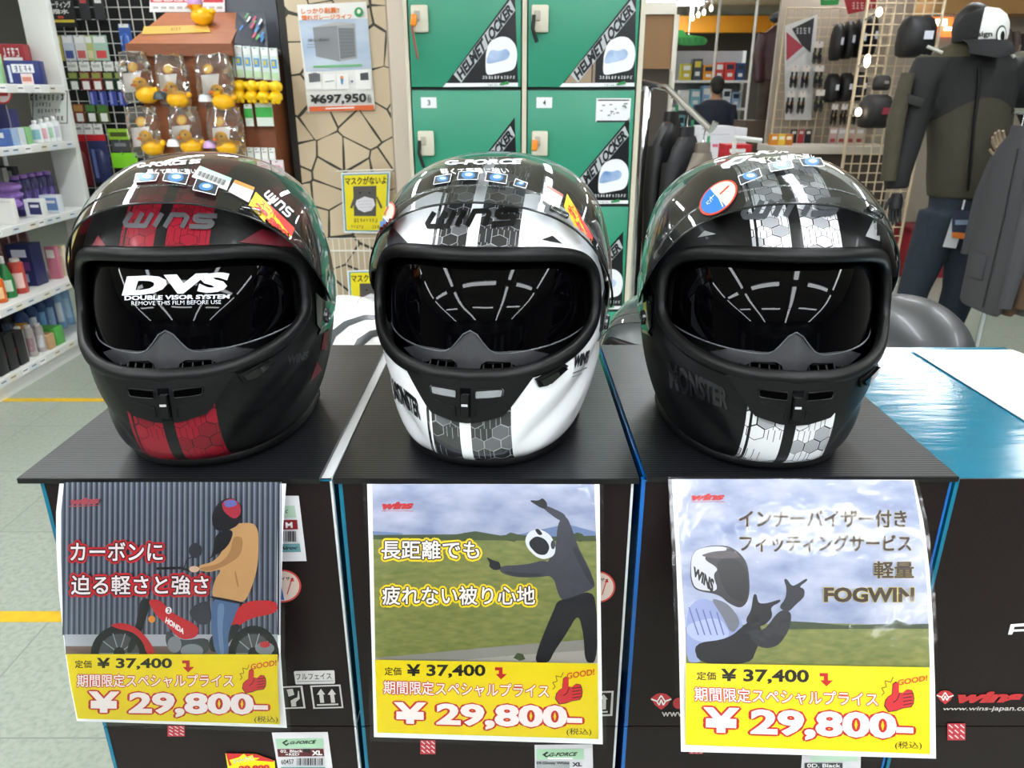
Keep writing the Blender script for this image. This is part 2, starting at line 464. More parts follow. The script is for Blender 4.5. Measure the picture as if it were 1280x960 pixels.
def hexes(t, x, v, size):
    """hexagon lattice: returns distance (0 centre .5 edge) and a random per cell"""
    p = t.comb(t.math('DIVIDE', x, size), t.math('DIVIDE', v, size), 0.)
    sx = (1., 1.7320508, 1.)
    def cell(q): return t.vm('SUBTRACT', t.vm('MODULO', t.vm('ADD', q, (60, 60*1.7320508, 0)), sx), (.5, .8660254, 0))
    a = cell(p); b = cell(t.vm('ADD', p, (.5, .8660254, 0)))
    la, lb = t.vm('LENGTH', a, out=1), t.vm('LENGTH', b, out=1)
    f = t.math('LESS_THAN', la, lb)
    mx = t.n('ShaderNodeMix', data_type='VECTOR'); t.set(mx.inputs[0], f); t.set(mx.inputs[4], b); t.set(mx.inputs[5], a)
    g = mx.outputs[1]; ab = t.vm('ABSOLUTE', g)
    s_ = t.xyz(ab)
    dist = t.math('MAXIMUM', s_[0], t.math('ADD', t.math('MULTIPLY', s_[0], .5), t.math('MULTIPLY', s_[1], .8660254)))
    wn = t.n('ShaderNodeTexWhiteNoise', noise_dimensions='3D'); 
    t.set(wn.inputs['Vector'], t.vm('SNAP', t.vm('ADD', t.vm('SUBTRACT', p, g), (.25, .25, .1)), (.5, .5, .5)))
    return dist, wn.outputs['Value']
def helmet_paint(name, st):
    t = NT(name); o = t.obj(); X = t.xyz(o); x, y, z = X[0], X[1], X[2]
    v = t.math('ADD', z, t.math('MULTIPLY', t.math('MULTIPLY', y, .8), t.math('GREATER_THAN', z, .13)))
    dist, rnd = hexes(t, x, v, .0135)
    edge = t.math('MULTIPLY', t.math('GREATER_THAN', dist, .455), t.math('GREATER_THAN', rnd, .35))
    full = t.math('GREATER_THAN', rnd, .62)
    wv = t.math('LESS_THAN', t.math('FRACT', t.math('MULTIPLY', t.math('ADD', x, t.math('MULTIPLY', t.math('SNAP', v, .017), .1)), 210.)), .11)
    lines = t.math('MAXIMUM', edge, t.math('MULTIPLY', wv, t.math('LESS_THAN', rnd, .28)))
    art = t.mix(lines, t.mix(t.math('MULTIPLY', full, t.math('LESS_THAN', dist, .44)), st['a'], st['c']), st['b'])
    # base with faint lines, flank colour
    base = st['base']
    if st.get('ghost'):
        nz = t.noise(o, 9., 1.); gl = t.math('LESS_THAN', t.math('FRACT', t.math('MULTIPLY', t.math('ADD', t.math('MULTIPLY', nz, .35), t.math('ADD', x, z)), 70.)), .45)
        base = t.mix(gl, st['base'], st['ghost'])
    flank = t.math('GREATER_THAN', t.math('ADD', y, t.math('MULTIPLY', z, st.get('lean', .35))), st['edge'])
    if st.get('band'):
        flank = t.math('MULTIPLY', flank, t.math('GREATER_THAN', t.noise(t.vm('MULTIPLY', o, (0.3, 1., 2.2)), 11., 0.), .5))
    d2, r2 = hexes(t, t.math('ADD', y, t.math('MULTIPLY', x, .3)), t.math('ADD', z, t.math('MULTIPLY', x, .2)), .017)
    e2 = t.math('MULTIPLY', t.math('GREATER_THAN', d2, .46), t.math('GREATER_THAN', r2, .3))
    fl = t.mix(e2, st['flank'], st['fline'])
    top = t.math('GREATER_THAN', z, .228)
    col = t.mix(flank, base, fl)
    col = t.mix(top, col, st['top'])
    s1 = t.between(x, -.0355, -.0062); s2 = t.between(x, .0032, .0355); thin = t.between(x, -.0328, -.0308)
    m = t.math('SUBTRACT', t.math('ADD', s1, s2), thin, clamp=True)
    m = t.math('MULTIPLY', m, t.math('LESS_THAN', y, .02))
    col = t.mix(m, col, art)
    gap = t.math('MULTIPLY', t.between(x, -.0062, .0032), t.math('LESS_THAN', y, .02))
    col = t.mix(gap, col, st['gap'])
    t.base(col); t.p(Roughness=st['rough'], Coat_Weight=st['coat'], Coat_Roughness=.05, Specular_IOR_Level=st.get('spec', .5))
    t.bump(t.noise(o, 700., 1.), .00006, .5)
    return t.m
rubber = noisy('black_rubber', '#060607', '#0a0a0b', 300., .45, .00004)
plastic = noisy('black_plastic', '#0a0a0b', '#0f0f10', 500., .42, .00005)
guard_m = noisy('grey_rubber', '#1c1d20', '#212225', 300., .5)
gloss_black = mat('#050506', .12, coat=.4)
dark_hole = mat('#010101', .9, spec=.02)
for m_ in (rubber, plastic, guard_m): m_.node_tree.nodes['Principled BSDF'].inputs['Specular IOR Level'].default_value = .3
t = NT('mesh_lining'); o = t.obj(); dd, rr = hexes(t, t.math('ADD', t.xyz(o)[0], t.xyz(o)[1]), t.xyz(o)[2], .0045)
t.base(t.mix(t.math('GREATER_THAN', dd, .38), '#08080a', '#1d1e21')); t.p(Roughness=.9); lining_m = t.m
visor_clear = clear('clear_visor', '#e9ecee', .95, 1.55, haze=.012)
visor_smoke = mat('#020203', .015, coat=0., spec=.11)
grey_mark = mat('#3a3b3e', .4)
def patch(bvh, poly, h, m, name, parent, axis='y', step=.005, side=1, skirt=.004, tip=None):
    """a plate with the given outline laid on the shell and raised by h"""
    b = bmesh.new(); b.faces.new([b.verts.new((p[0], p[1], 0)) for p in poly])
    for ax in (0, 1):
        lo, hi = min(p[ax] for p in poly), max(p[ax] for p in poly); k = math.floor(lo/step)+1
        while k*step < hi:
            co = V((0, 0, 0)); co[ax] = k*step; no = V((0, 0, 0)); no[ax] = 1
            bmesh.ops.bisect_plane(b, geom=b.verts[:]+b.edges[:]+b.faces[:], plane_co=co, plane_no=no, dist=1e-7); k += 1
    base = {}
    for v in b.verts:
        q = (v.co.x, v.co.y)
        if axis == 'y': hit = bvh.ray_cast(V((q[0], -1, q[1])), V((0, 1, 0)))
        else: hit = bvh.ray_cast(V((side, q[0], q[1])), V((-side, 0, 0)))
        if hit[0] is None: hit = bvh.find_nearest(V((q[0], -.1, q[1])) if axis == 'y' else V((side*.1, q[0], q[1])))
        n = hit[1] if (hit[1].y < 0 if axis == 'y' else hit[1].x*side > 0) else -hit[1]
        hh = h(q[0], q[1]) if callable(h) else h
        base[v] = (hit[0]+n*hh, n)
    for v, (p, n) in base.items(): v.co = p
    be = [e for e in b.edges if e.is_boundary]
    if skirt:
        r = bmesh.ops.extrude_edge_only(b, edges=be)
        nv = [g for g in r['geom'] if isinstance(g, bmesh.types.BMVert)]
        old = {}
        for e in b.edges:
            a, c = e.verts
            if a in base and c not in base: old[c] = a
            elif c in base and a not in base: old[a] = c
        for v in nv:
            if v in old: p, n = base[old[v]]; v.co = p - n*skirt
    x = MB(m); x.bm.free(); x.bm = b
    return x.build(name, parent, 35, local=True)
PIV = V((0, -.002, .122))
def make_helmet(name, label, loc, rz, st, group=None, cat='helmet', visor=True, detail=True):
    H_ = thing(name, label, cat, loc, rz, group); vbvh = svb = sv = vo = None
    SC = Matrix.Diagonal((.885, 1., .965, 1.))
    paint = helmet_paint(name+'_paint', st)
    # outer shell
    NP, NTT = (168, 84) if detail else (80, 40)
    ts = [10*(1-(1-k/NTT)**1.15) for k in range(NTT+1)]
    full = [[shell(2*pi*i/NP, min(t_, 9.97)) + shell_n(2*pi*i/NP, min(t_, 9.95))*(crest(((2*pi*i/NP+pi) % (2*pi))-pi, ring(t_)[0])) for i in range(NP)] for t_ in ts]
    vs = [p for r in full for p in r]; fs = []; allf = []
    for j in range(NTT):
        for i in range(NP):
            q = (j*NP+i, j*NP+(i+1) % NP, (j+1)*NP+(i+1) % NP, (j+1)*NP+i); allf.append(q)
            ph = (2*pi*(i+.5)/NP+pi) % (2*pi)-pi
            if not in_port(ph, (full[j][i].z+full[j+1][i].z)/2, -.002): fs.append(q)
    cap_ = tuple(NTT*NP+i for i in range(NP))
    bvh = BVHTree.FromPolygons(vs, allf+[cap_])
    mb = MB(paint); mb.mesh(vs, fs+[cap_]); mb.build('shell', H_, 70, local=True)
    # rubber gasket round the eye port
    N = 120; pts = []; 
    for k in range(N):
        ph, z = port_shape(2*pi*k/N); t_ = t_of(z); pts.append((shell(ph, t_), shell_n(ph, t_)))
    rings = []
    for k in range(N):
        p, n = pts[k]; T = (pts[(k+1) % N][0]-pts[k-1][0]).normalized(); B = n.cross(T)
        rings.append([p + n*(.0056*math.cos(a)-.001) + B*(.0066*math.sin(a)) for a in [2*pi*q/12 for q in range(12)]])
    MB(rubber).loft(rings, loop=True, cap=False).build('eye_port_gasket', H_, 60, local=True)
    # rim rubber along the bottom
    MB(rubber).tube([shell(2*pi*k/72, .05)+V((0, 0, .0015)) for k in range(72)], .0065, 10, closed=True).build('bottom_trim', H_, 60, local=True)
    # black lining behind the port
    NQ = 72; ls = [.15, 1, 2, 3, 4, 5, 6, 7, 8, 9, 9.8]; rows = [[shell(2*pi*i/NQ, t_)-shell_n(2*pi*i/NQ, t_)*.017 for i in range(NQ)] for t_ in ls]
    mb = MB(lining_m); lv = [p for r in rows for p in r]; lf = []
    for j in range(len(ls)-1):
        for i in range(NQ):
            ph = (2*pi*(i+.5)/NQ+pi) % (2*pi)-pi; z = (rows[j][i].z+rows[j+1][i].z)/2
            if not (abs(ph) < 1.1 and .09 < z < .2): lf.append((j*NQ+i, j*NQ+(i+1) % NQ, (j+1)*NQ+(i+1) % NQ, (j+1)*NQ+i))
    mb.mesh(lv, lf)
    mb.build('lining', H_, 60, local=True)
    if detail:
        # cheek pads seen under the sun visor
        for sd in (-1, 1):
            rr_ = []
            for k in range(13):
                ph = sd*(.50+.70*k/12); col = []
                for q in range(9): zz = .055+.085*q/8; col.append(on_shell(ph, zz, -.024-.012*math.sin(pi*q/8)*math.sin(pi*k/12)))
                rr_.append(col)
            MB(lining_m).loft(rr_, closed=False).build('cheek_pad', H_, 60, local=True)
        # tinted inner sun visor
        rr_ = []
        for k in range(49):
            ph = -1.12+2.24*k/48; col = []
            zb = .113 + .004*(ph/1.08)**2 + .020*math.exp(-(ph/.11)**2)
            for q in range(17):
                zz = zb+(.199-zb)*q/16; p = on_shell(ph, zz, 0); n = V((p.x/.118**2, p.y/.15**2, .25*(zz-.12)/.12**2)).normalized()
                col.append(p - n*.012)
            rr_.append(col)
        svflat = [SC @ p for r in rr_ for p in r]; svb = BVHTree.FromPolygons(svflat, [(i*17+j, (i+1)*17+j, (i+1)*17+j+1, i*17+j+1) for i in range(48) for j in range(16)])
        sv = MB(visor_smoke).loft(rr_, closed=False).build('sun_visor', H_, 80, local=True); sv['label'] = 'dark tinted inner sun visor'
        MB(mat('#54575c', .25)).tube([r[0] for r in rr_], .0008, 6).build('sun_visor_edge', sv, 60, local=True)
        # breath guard
        gp = [(-.078, .1085), (-.060, .1165), (-.030, .1185), (-.021, .124), (-.015, .136), (-.008, .141), (.0, .1422), (.008, .141), (.015, .136), (.021, .124), (.030, .1185), (.060, .1165), (.078, .1085),
              (.060, .1035), (.046, .1045), (.040, .1085), (.018, .1105), (.0125, .108), (.0085, .099), (-.0085, .099), (-.0125, .108), (-.018, .1105), (-.040, .1085), (-.046, .1045), (-.060, .1035)]
        def gh(x, z): return -.010 - .30*max(0, z-.112) + .004*math.exp(-(x/.014)**2)
        g = patch(bvh, gp, gh, guard_m, 'breath_guard', H_, skirt=.004)
        # vent grille below the guard's wings
        gr = MB(plastic); 
        for sd in (-1, 1):
            gr.tube([on_shell(math.asin(min(1, (sd*(.008+.040*k/8))/.117)), .0995, -.007) for k in range(9)], .0012, 6)
            gr.tube([on_shell(math.asin(min(1, (sd*(.014+.030*k/8))/.117)), .1085, -.012) for k in range(9)], .0009, 6)
            for k in range(5):
                ph = sd*math.asin((.011+.0085*k)/.117); gr.tube([on_shell(ph, .0995, -.007), on_shell(ph, .1075, -.011)], .0008, 5)
        gr.build('vent_grille', H_, 50, local=True)
        # chin vent plate, slots, slider, side creases
        vp = [(-.058, .0965), (.058, .0965), (.0385, .0715), (.033, .0655), (.012, .0605), (0, .0595), (-.012, .0605), (-.033, .0655), (-.0385, .0715)]
        vent = patch(bvh, vp, .0034, plastic, 'chin_vent', H_)
        sm = st.get('slot', dark_hole)
        for sd in (-1, 1):
            q = [(.0095, .0885), (.032, .0895), (.0335, .088), (.0325, .0835), (.031, .0825), (.0095, .0815), (.0085, .083), (.0085, .087)]
            q = [(sd*a, b) for a, b in q]
            patch(bvh, q, .0036, sm, 'vent_slot', vent, skirt=.0005)
            rm = MB(rubber); 
            P_ = []
            for a, b in q:
                hit = bvh.ray_cast(V((a, -1, b)), V((0, 1, 0))); P_.append(hit[0]+V((0, -.0038, 0)))
            rm.tube(P_, .0007, 6, closed=True).build('slot_rim', vent, 50, local=True)
            ln = []
            for a, b in ((.0095*sd, .0655), (.0095*sd, .0735), (.030*sd, .0790)):
                hit = bvh.ray_cast(V((a, -1, b)), V((0, 1, 0))); ln.append(hit[0]+V((0, -.0035, 0)))
            MB(rubber).tube(ln, .0008, 6).build('vent_crease', vent, 50, local=True)
        patch(bvh, [(-.0048, .090), (.0048, .090), (.0048, .0615), (-.0048, .0615)], .0042, gloss_black, 'slider_track', vent, skirt=.001)
        sl = patch(bvh, [(-.0032, .0845), (.0032, .0845), (.0036, .0655), (-.0036, .0655)], .0078, plastic, 'vent_slider', vent, skirt=.004)
        patch(bvh, [(-.0028, .0775), (.0028, .0775), (.0028, .0755), (-.0028, .0755)], .0081, mat('#b9babc', .4), 'slider_mark', vent, skirt=.0004)
        # visor release tab on the wearer's left
        patch(bvh, [(.060, .0935), (.084, .1005), (.087, .0975), (.084, .0930), (.070, .0855), (.063, .0860)], .0030, plastic, 'release_base', H_, skirt=.003)
        patch(bvh, [(.0625, .0925), (.0825, .0985), (.0845, .0965), (.0715, .0880), (.065, .0882)], .0065, gloss_black, 'visor_release', H_, skirt=.004)
        # pivot covers
        for sd in (-1, 1):
            pp = [(-.052, .140), (-.030, .152), (.010, .150), (.034, .136), (.040, .118), (.026, .098), (-.004, .088), (-.036, .094), (-.054, .110)]
            pc = patch(bvh, pp, .0022, gloss_black, 'pivot_cover', H_, axis='x', side=sd, skirt=.003)
            hit = bvh.ray_cast(V((sd, PIV.y-.022, PIV.z-.012)), V((-sd, 0, 0)))
            n = hit[1] if hit[1].x*sd > 0 else -hit[1]
            mx = n.to_track_quat('Z', 'Y').to_matrix()
            MB(mat('#77797c', .25, metal=.8)).lathe([(.0075, .0), (.0075, .0030), (.0060, .0040), (.0035, .0040), (.0030, .0030), (.0, .0030)], hit[0]+n*.001, 14, mx).build('pivot_screw', pc, 40, local=True)
    # raised clear visor
    if visor:
        rr_ = []
        for k in range(65):
            u = math.radians(-84+168*k/64); q4 = abs(u/math.radians(84))
            a0 = math.radians(47-42*q4**4); a1 = math.radians(116-50*q4**4)
            col = []
            for j in range(25):
                al = a0+(a1-a0)*j/24
                d = V((math.sin(u), -math.cos(u)*math.cos(al), math.cos(u)*math.sin(al)))
                hit = bvh.ray_cast(PIV, d)
                r = (hit[0]-PIV).length if hit[0] else .13
                col.append(PIV + d*(r+.0060*(1-.4*q4**4)+.008*(1-j/24)**1.5*(1-.85*q4**3)))
            rr_.append(col)
        vo = MB(visor_clear).loft(rr_, closed=False).build('visor', H_, 80, local=True); vo['label'] = 'clear visor, raised'
        flat = [p for r in rr_ for p in r]; W_ = 25
        vfaces = [(i*W_+j, (i+1)*W_+j, (i+1)*W_+j+1, i*W_+j+1) for i in range(64) for j in range(24)]
        MB(mat('#17181a', .2)).tube([r[0] for r in rr_], .0011, 6).build('visor_lip', vo, 60, local=True)
        MB(visor_clear).tube([r[3] for r in rr_[10:-10]], .0009, 6).build('visor_step', vo, 60, local=True)
        if detail:
            # opening tab at the visor's edge, wearer's left
            k = 43; c = rr_[k][1]; tdir = (rr_[k+1][0]-rr_[k-1][0]).normalized(); nn = (rr_[k][0]-PIV).normalized()
            mx = Matrix((tdir, nn.cross(tdir), nn)).transposed()
            MB(clear('tab_plastic', '#d0d4d6', .95, 1.6)).box(c+nn*.002, (.020, .005, .005), mx, .0015).build('visor_tab', vo, 40, local=True)
    def walk(o):
        for c in o.children:
            c.data.transform(SC); walk(c)
    walk(H_)
    bvh = BVHTree.FromPolygons([SC @ p for p in vs], allf+[cap_])
    if visor: vbvh = BVHTree.FromPolygons([SC @ p for p in flat], vfaces)
    return dict(o=H_, shell=bvh, visor=vbvh, sun=svb, vo=vo, sv=sv)
def helmet_print(H_, bvh, eps=.0003, step=6, lift=.0004):
    """marks on a curved face, read off the photograph's pixels"""
    M_ = wm(H_['o']); bvh = H_[bvh]; Mi = M_.inverted(); o = Mi @ CAMP
    def fn(x, y, l):
        d = (Mi.to_3x3() @ ray(x, y)).normalized(); h = bvh.ray_cast(o, d)
        if h[0] is None: return None
        n = h[1] if h[1].dot(d) < 0 else -h[1]
        return M_ @ (h[0] + n*l)
    return Print(fn, eps, step, lift)
BOX_TOP = 1.12; HZ = BOX_TOP+.0045
RED_ST = dict(base='#080809', ghost='#0e0e0f', top='#0b0b0c', a='#800e22', b='#3a0810', c='#6c0c1d', gap='#0c0c0d', flank='#5e0d1c', fline='#1a0a0c', edge=.03, lean=.30, band=1, rough=.40, coat=.06, spec=.25)
WHT_ST = dict(base='#f2f4f7', top='#1c1d1f', a='#2c2c2f', b='#8d8f93', c='#5b5c60', gap='#f2f4f7', flank='#101113', fline='#5b5d61', edge=.005, lean=.30, rough=.2, coat=.5)
BLK_ST = dict(base='#080809', ghost='#0e0e10', top='#0b0b0c', a='#dadbdd', b='#16171a', c='#9a9ca0', gap='#0c0c0d', flank='#c9cbcd', fline='#1c1d20', edge=.062, lean=.30, rough=.40, coat=.06, spec=.25)
WHT_ST['slot'] = mat('#8a8d90', .2)
HR = make_helmet('full_face_helmet', 'matt black full face helmet with red stripes, on the box nearest the shelf aisle', (-.2890, .716, HZ), math.radians(3.5), RED_ST, 'full face helmets in the front row')
HW = make_helmet('full_face_helmet', 'glossy white full face helmet with dark hexagon stripes, on the middle box', (-.0145, .715, HZ), math.radians(-8), WHT_ST, 'full face helmets in the front row')
HB = make_helmet('full_face_helmet', 'matt black full face helmet with white hexagon stripes, beside the teal box', (.2355, .711, HZ), math.radians(-3), BLK_ST, 'full face helmets in the front row')
# ---------------------------------------------------------------- boxes under the helmets
BF, BB = .571, .933
t = NT('printed_carton'); o = t.obj(); X = t.xyz(o)
sn = t.noise(o, 900., 1.); gl = t.math('LESS_THAN', t.math('FRACT', t.math('MULTIPLY', t.math('ADD', X[0], X[2]), 160.)), .3)
t.base(t.mix(t.math('MULTIPLY', gl, .5), '#1b1112', '#211516')); t.p(Roughness=.4, Specular_IOR_Level=.22); t.bump(t.noise(t.vm('MULTIPLY', o, (1, 1, .05)), 90., 2.), .0006, .3); carton = t.m
def glossy_card(nm, c):
    t = NT(nm); o = t.obj(); X = t.xyz(o)
    t.base(c); t.p(Roughness=.13); t.bump(t.noise(t.vm('MULTIPLY', o, (.25, 1.6, 1.)), 60., 3.), .0009, .35); return t.m
teal_card, blue_card, white_card = glossy_card('teal_card', '#046a86'), glossy_card('blue_card', '#0f5fae'), glossy_card('white_card', '#e6e9ec')
edge_card = mat('#cfd4d6', .5)
BXS = [(-.407, -.1565, white_card, 'at the aisle end'), (-.1485, .105, teal_card, 'in the middle'), (.1145, .381, blue_card, 'before the teal box'), (.3865, .650, teal_card, 'at the end beside the paper sheet')]
WHICH = ['dark brown helmet carton under the red striped helmet', 'dark brown helmet carton under the white helmet', 'dark brown helmet carton under the helmet with white stripes', 'dark brown helmet carton with a bare teal top, no helmet on it']
BOX = []
for lv in (0, 1):
    for i, (x0, x1, top, where) in enumerate(BXS):
        z1 = BOX_TOP-.28*lv; z0 = z1-.2785
        lb = WHICH[i] if lv == 0 else 'lower '+WHICH[i].replace(' under the ', ' two levels below the ').replace('with a bare teal top, no helmet on it', 'below the one with the bare teal top')
        b = thing('helmet_box', lb, 'box', ((x0+x1)/2, (BF+BB)/2, z0), 0, 'helmet cartons stacked two high'); BOX.append(b)
        mb = MB(carton).bx(x0, x1, BF, BF+.002, z0, z1)
        mb.build('front_panel', b, 0)
        mb = MB(top).bx(x0, x1, BF+.002, BB, z1-.002, z1)
        mb.build('lid', b, 0)
        mb = MB(teal_card if i != 2 else blue_card).bx(x0, x0+.002, BF+.002, BB, z0, z1-.002).bx(x1-.002, x1, BF+.002, BB, z0, z1-.002)
        mb.m(carton).bx(x0+.002, x1-.002, BB-.002, BB, z0, z1-.002).bx(x0+.002, x1-.002, BF+.002, BB-.002, z0, z0+.002)
        mb.build('carton_body', b, 0)
        # cut board edges down the front corners
        e = MB(edge_card if i < 2 else (blue_card if i == 2 else edge_card))
        e.bx(x1-.0015, x1+.0006, BF-.0006, BF+.004, z0, z1)
        e.build('corner_edge', b, 0)
        e = MB(blue_card if i == 2 else teal_card).bx(x0-.0022, x0+.0012, BF-.0006, BF+.004, z0, z1)
        if lv == 0 and i < 3: e.bx(x0, x1, BF-.0008, BF+.001, z1-.0015, z1)
        e.build('fold_edge', b, 0)
# display stand carrying the cartons and the helmets behind
st = thing('display_stand', 'black stepped display stand under the helmet cartons', 'display stand', (.1, .9, 0))
blk = mat('#1a1a1b', .5)
mb = MB(blk).bx(-.43, .67, .58, .96, .52, .56); mb.build('lower_shelf', st, 0)
mb = MB(blk).bx(-.43, .90, .965, 1.42, .829, .8685); mb.build('upper_shelf', st, 0)
for (lx, ly, lz) in ((-.40, .61, .52), (.64, .61, .52), (-.40, 1.39, .829), (.87, 1.39, .829), (-.40, 1.0, .829), (.87, 1.0, .829)):
    MB(blk).bx(lx-.015, lx+.015, ly-.015, ly+.015, 0, lz).build('leg', st, 0)
# corrugated plastic sheets on the cartons
t = NT('corrugated_plastic'); o = t.obj(); X = t.xyz(o)
wv = t.math('SINE', t.math('MULTIPLY', X[1], 2*pi/.0042)); t.base('#17181b'); t.p(Roughness=.34); t.bump(wv, .0003, .28); sheet_m = t.m
for x0, x1, y0, lb in ((-.4245, -.1655, .566, 'black corrugated plastic sheet under the red striped helmet'), (-.1530, .1090, .5655, 'black corrugated plastic sheet under the white helmet'), (.1165, .3850, .569, 'black corrugated plastic sheet under the helmet with white stripes')):
    sh = thing('plastic_sheet', lb, 'plastic sheet', ((x0+x1)/2, .75, BOX_TOP), 0, 'corrugated plastic sheets on the cartons')
    MB(sheet_m).bx(x0, x1, y0, BB-.002, BOX_TOP+.0002, BOX_TOP+.004).build('sheet', sh, 0)
    MB(mat('#050505', .4)).bx(x0, x1, y0-.001, y0, BOX_TOP-.001, BOX_TOP+.0038).build('sheet_edge', sh, 0)
# paper sheet lying on the teal box
pp = [at_z(1140, 439, BOX_TOP+.001), at_z(1265, 438, BOX_TOP+.001), at_z(1420, 500, BOX_TOP+.001), at_z(1330, 557, BOX_TOP+.001)]
tag(MB(mat('#eceef4', .6)).prism(pp, (0, 0, .0012)).build('paper_sheet', None, 0), 'blank white paper sheet lying on the teal carton lid', 'paper')

# printing and stickers on the carton fronts
fy = on_y(BF)
Z4 = lambda l=0: zoom(fy, 40, 580, 2.5256)
white_ink = mat('#cfc9c6', .5); red_ink = mat('#c22a30', .45)
def sticker(name, lb, cat, z, thick=.0004): return thing(name, lb, cat, (z.x, BF-thick, z.z))
# care symbols on the red helmet's carton (crop 270,800 x6)
P = Print(zoom(fy, 270, 800, 6.), .0001, 0, .0006)
P.poly([(706, 342), (933, 334), (956, 510), (730, 516)], white_ink); P.poly([(720, 352), (922, 346), (943, 500), (742, 506)], carton)
for x in (0, 82): P.poly([(756+x, 410), (787+x, 366), (818+x, 408), (804+x, 409), (812+x, 470), (782+x, 471), (774+x, 410)], white_ink)
P.poly([(756, 482), (916, 476), (918, 488), (758, 494)], white_ink)
P.poly([(470, 350), (648, 342), (672, 512), (490, 518)], white_ink); P.poly([(480, 360), (634, 354), (656, 502), (500, 508)], carton)
P.poly([(530, 372), (575, 366), (588, 410), (545, 425)], white_ink); P.poly([(560, 455), (585, 440), (610, 430), (615, 380), (622, 384), (628, 440), (600, 465), (602, 498), (566, 500)], white_ink)
P.build('printed_symbols', BOX[0])
def label_plate(quadpx, fn, thick, m, parent, name='card'):
    P = Print(fn, .0002, 0, thick); P.poly(quadpx, m); return P.build(name, parent)
z6 = zoom(fy, 270, 800, 6.)
st1 = sticker('name_sticker', 'white sticker reading full face in katakana above the arrow symbols', 'sticker', z6(740, 280, 0))
P = Print(z6, .0002, 0, .0006); P.poly([(584, 240), (592, 233), (880, 227), (888, 233), (893, 320), (886, 328), (602, 333), (596, 326)], mat('#d9d4d3', .45)); P.build('label_card', st1)
P = Print(z6, .0002, 0, .0012); P.text('フルフェイス', [(598, 254), (862, 248), (868, 292), (604, 298)], INK, .012); P.line([(606, 312), (880, 306)], 3, INK); P.build('lettering', st1)
# size label, lower carton of the red helmet
s2 = sticker('size_label', 'white size label XL with a barcode under the poster of the red motorbike', 'label', z6(640, 830, 0))
P = Print(z6, .0002, 0, .0006); P.poly([(418, 694), (838, 690), (880, 1000), (470, 1000)], mat('#dfdcdf', .45)); P.build('label_card', s2)
P = Print(z6, .0002, 0, .0012)
P.poly([(445, 740), (800, 738), (808, 812), (458, 814)], mat('#a9cfae', .5)); P.poly([(458, 818), (806, 816), (812, 872), (466, 876)], mat('#5d151c', .5)); P.poly([(652, 816), (706, 816), (706, 850), (660, 840)], INK)
P.poly([(495, 770), (530, 748), (540, 756), (512, 772), (528, 784), (540, 772), (550, 776), (528, 796)], INK)
P.text('G-FORCE', [(556, 760), (748, 752), (744, 778), (556, 782)], INK, .03, slant=.3); P.text('02. Black', [(482, 824), (650, 822), (652, 842), (484, 846)], WHITE, .02); P.text('×RED', [(520, 850), (624, 848), (624, 866), (522, 868)], WHITE, .02)
P.text('XL', [(716, 830), (796, 828), (798, 864), (718, 866)], WHITE, .05); P.text('60457', [(486, 898), (582, 894), (586, 930), (490, 934)], INK, .01)
P.bars(606, 886, 800, 940, INK, 24, 3); P.rect(486, 954, 820, 990, mat('#4c8f94', .5)); P.build('label_print', s2)
s3 = sticker('price_sticker', 'red and yellow starburst price sticker 29,800 on the lower carton by the XL label', 'sticker', z6(260, 920, 0))
P = Print(z6, .0002, 0, .0006); P.poly([(70, 850), (300, 855), (440, 905), (452, 1100), (110, 1100)], YELL); P.build('label_card', s3)
P = Print(z6, .0002, 0, .0012); P.poly([(74, 850), (300, 856), (436, 905), (430, 915), (250, 900), (100, 945)], RED)
P.poly([(100, 900), (170, 880), (210, 852), (232, 876), (275, 862), (282, 882), (330, 884), (290, 905), (120, 940)], YELL)
P.text('スーパープライス', [(128, 895), (280, 868), (284, 902), (132, 930)], WHITE, .03, [(INK, .06)]); P.text('29,800', [(170, 945), (400, 935), (402, 985), (172, 995)], RED, .05); P.build('label_print', s3)
# M label and round sticker beside the first poster (crop 270,590 x5.05)
z5 = zoom(fy, 270, 590, 5.05)
s4 = sticker('size_label', 'white size label M with a barcode beside the poster of the red motorbike', 'label', z5(480, 350, 0))
P = Print(z5, .0002, 0, .0006); P.poly([(250, 150), (522, 150), (572, 562), (270, 566)], mat('#d6d4d8', .45)); P.build('label_card', s4)
P = Print(z5, .0002, 0, .0012); P.poly([(290, 216), (496, 212), (508, 288), (300, 292)], mat('#a9c4b0', .5)); P.text('C', [(440, 240), (455, 238), (452, 260), (437, 262)], INK, .03)
P.poly([(300, 304), (512, 302), (518, 362), (306, 366)], mat('#7d1020', .5)); P.text('M', [(438, 318), (482, 316), (484, 352), (440, 354)], WHITE, .04)
P.bars(330, 374, 506, 440, INK, 22, 5); P.poly([(330, 456), (528, 452), (536, 504), (336, 510)], mat('#5f9197', .5)); P.text('Airoc', [(400, 470), (512, 466), (516, 488), (404, 492)], INK, .04, slant=.3); P.build('label_print', s4)
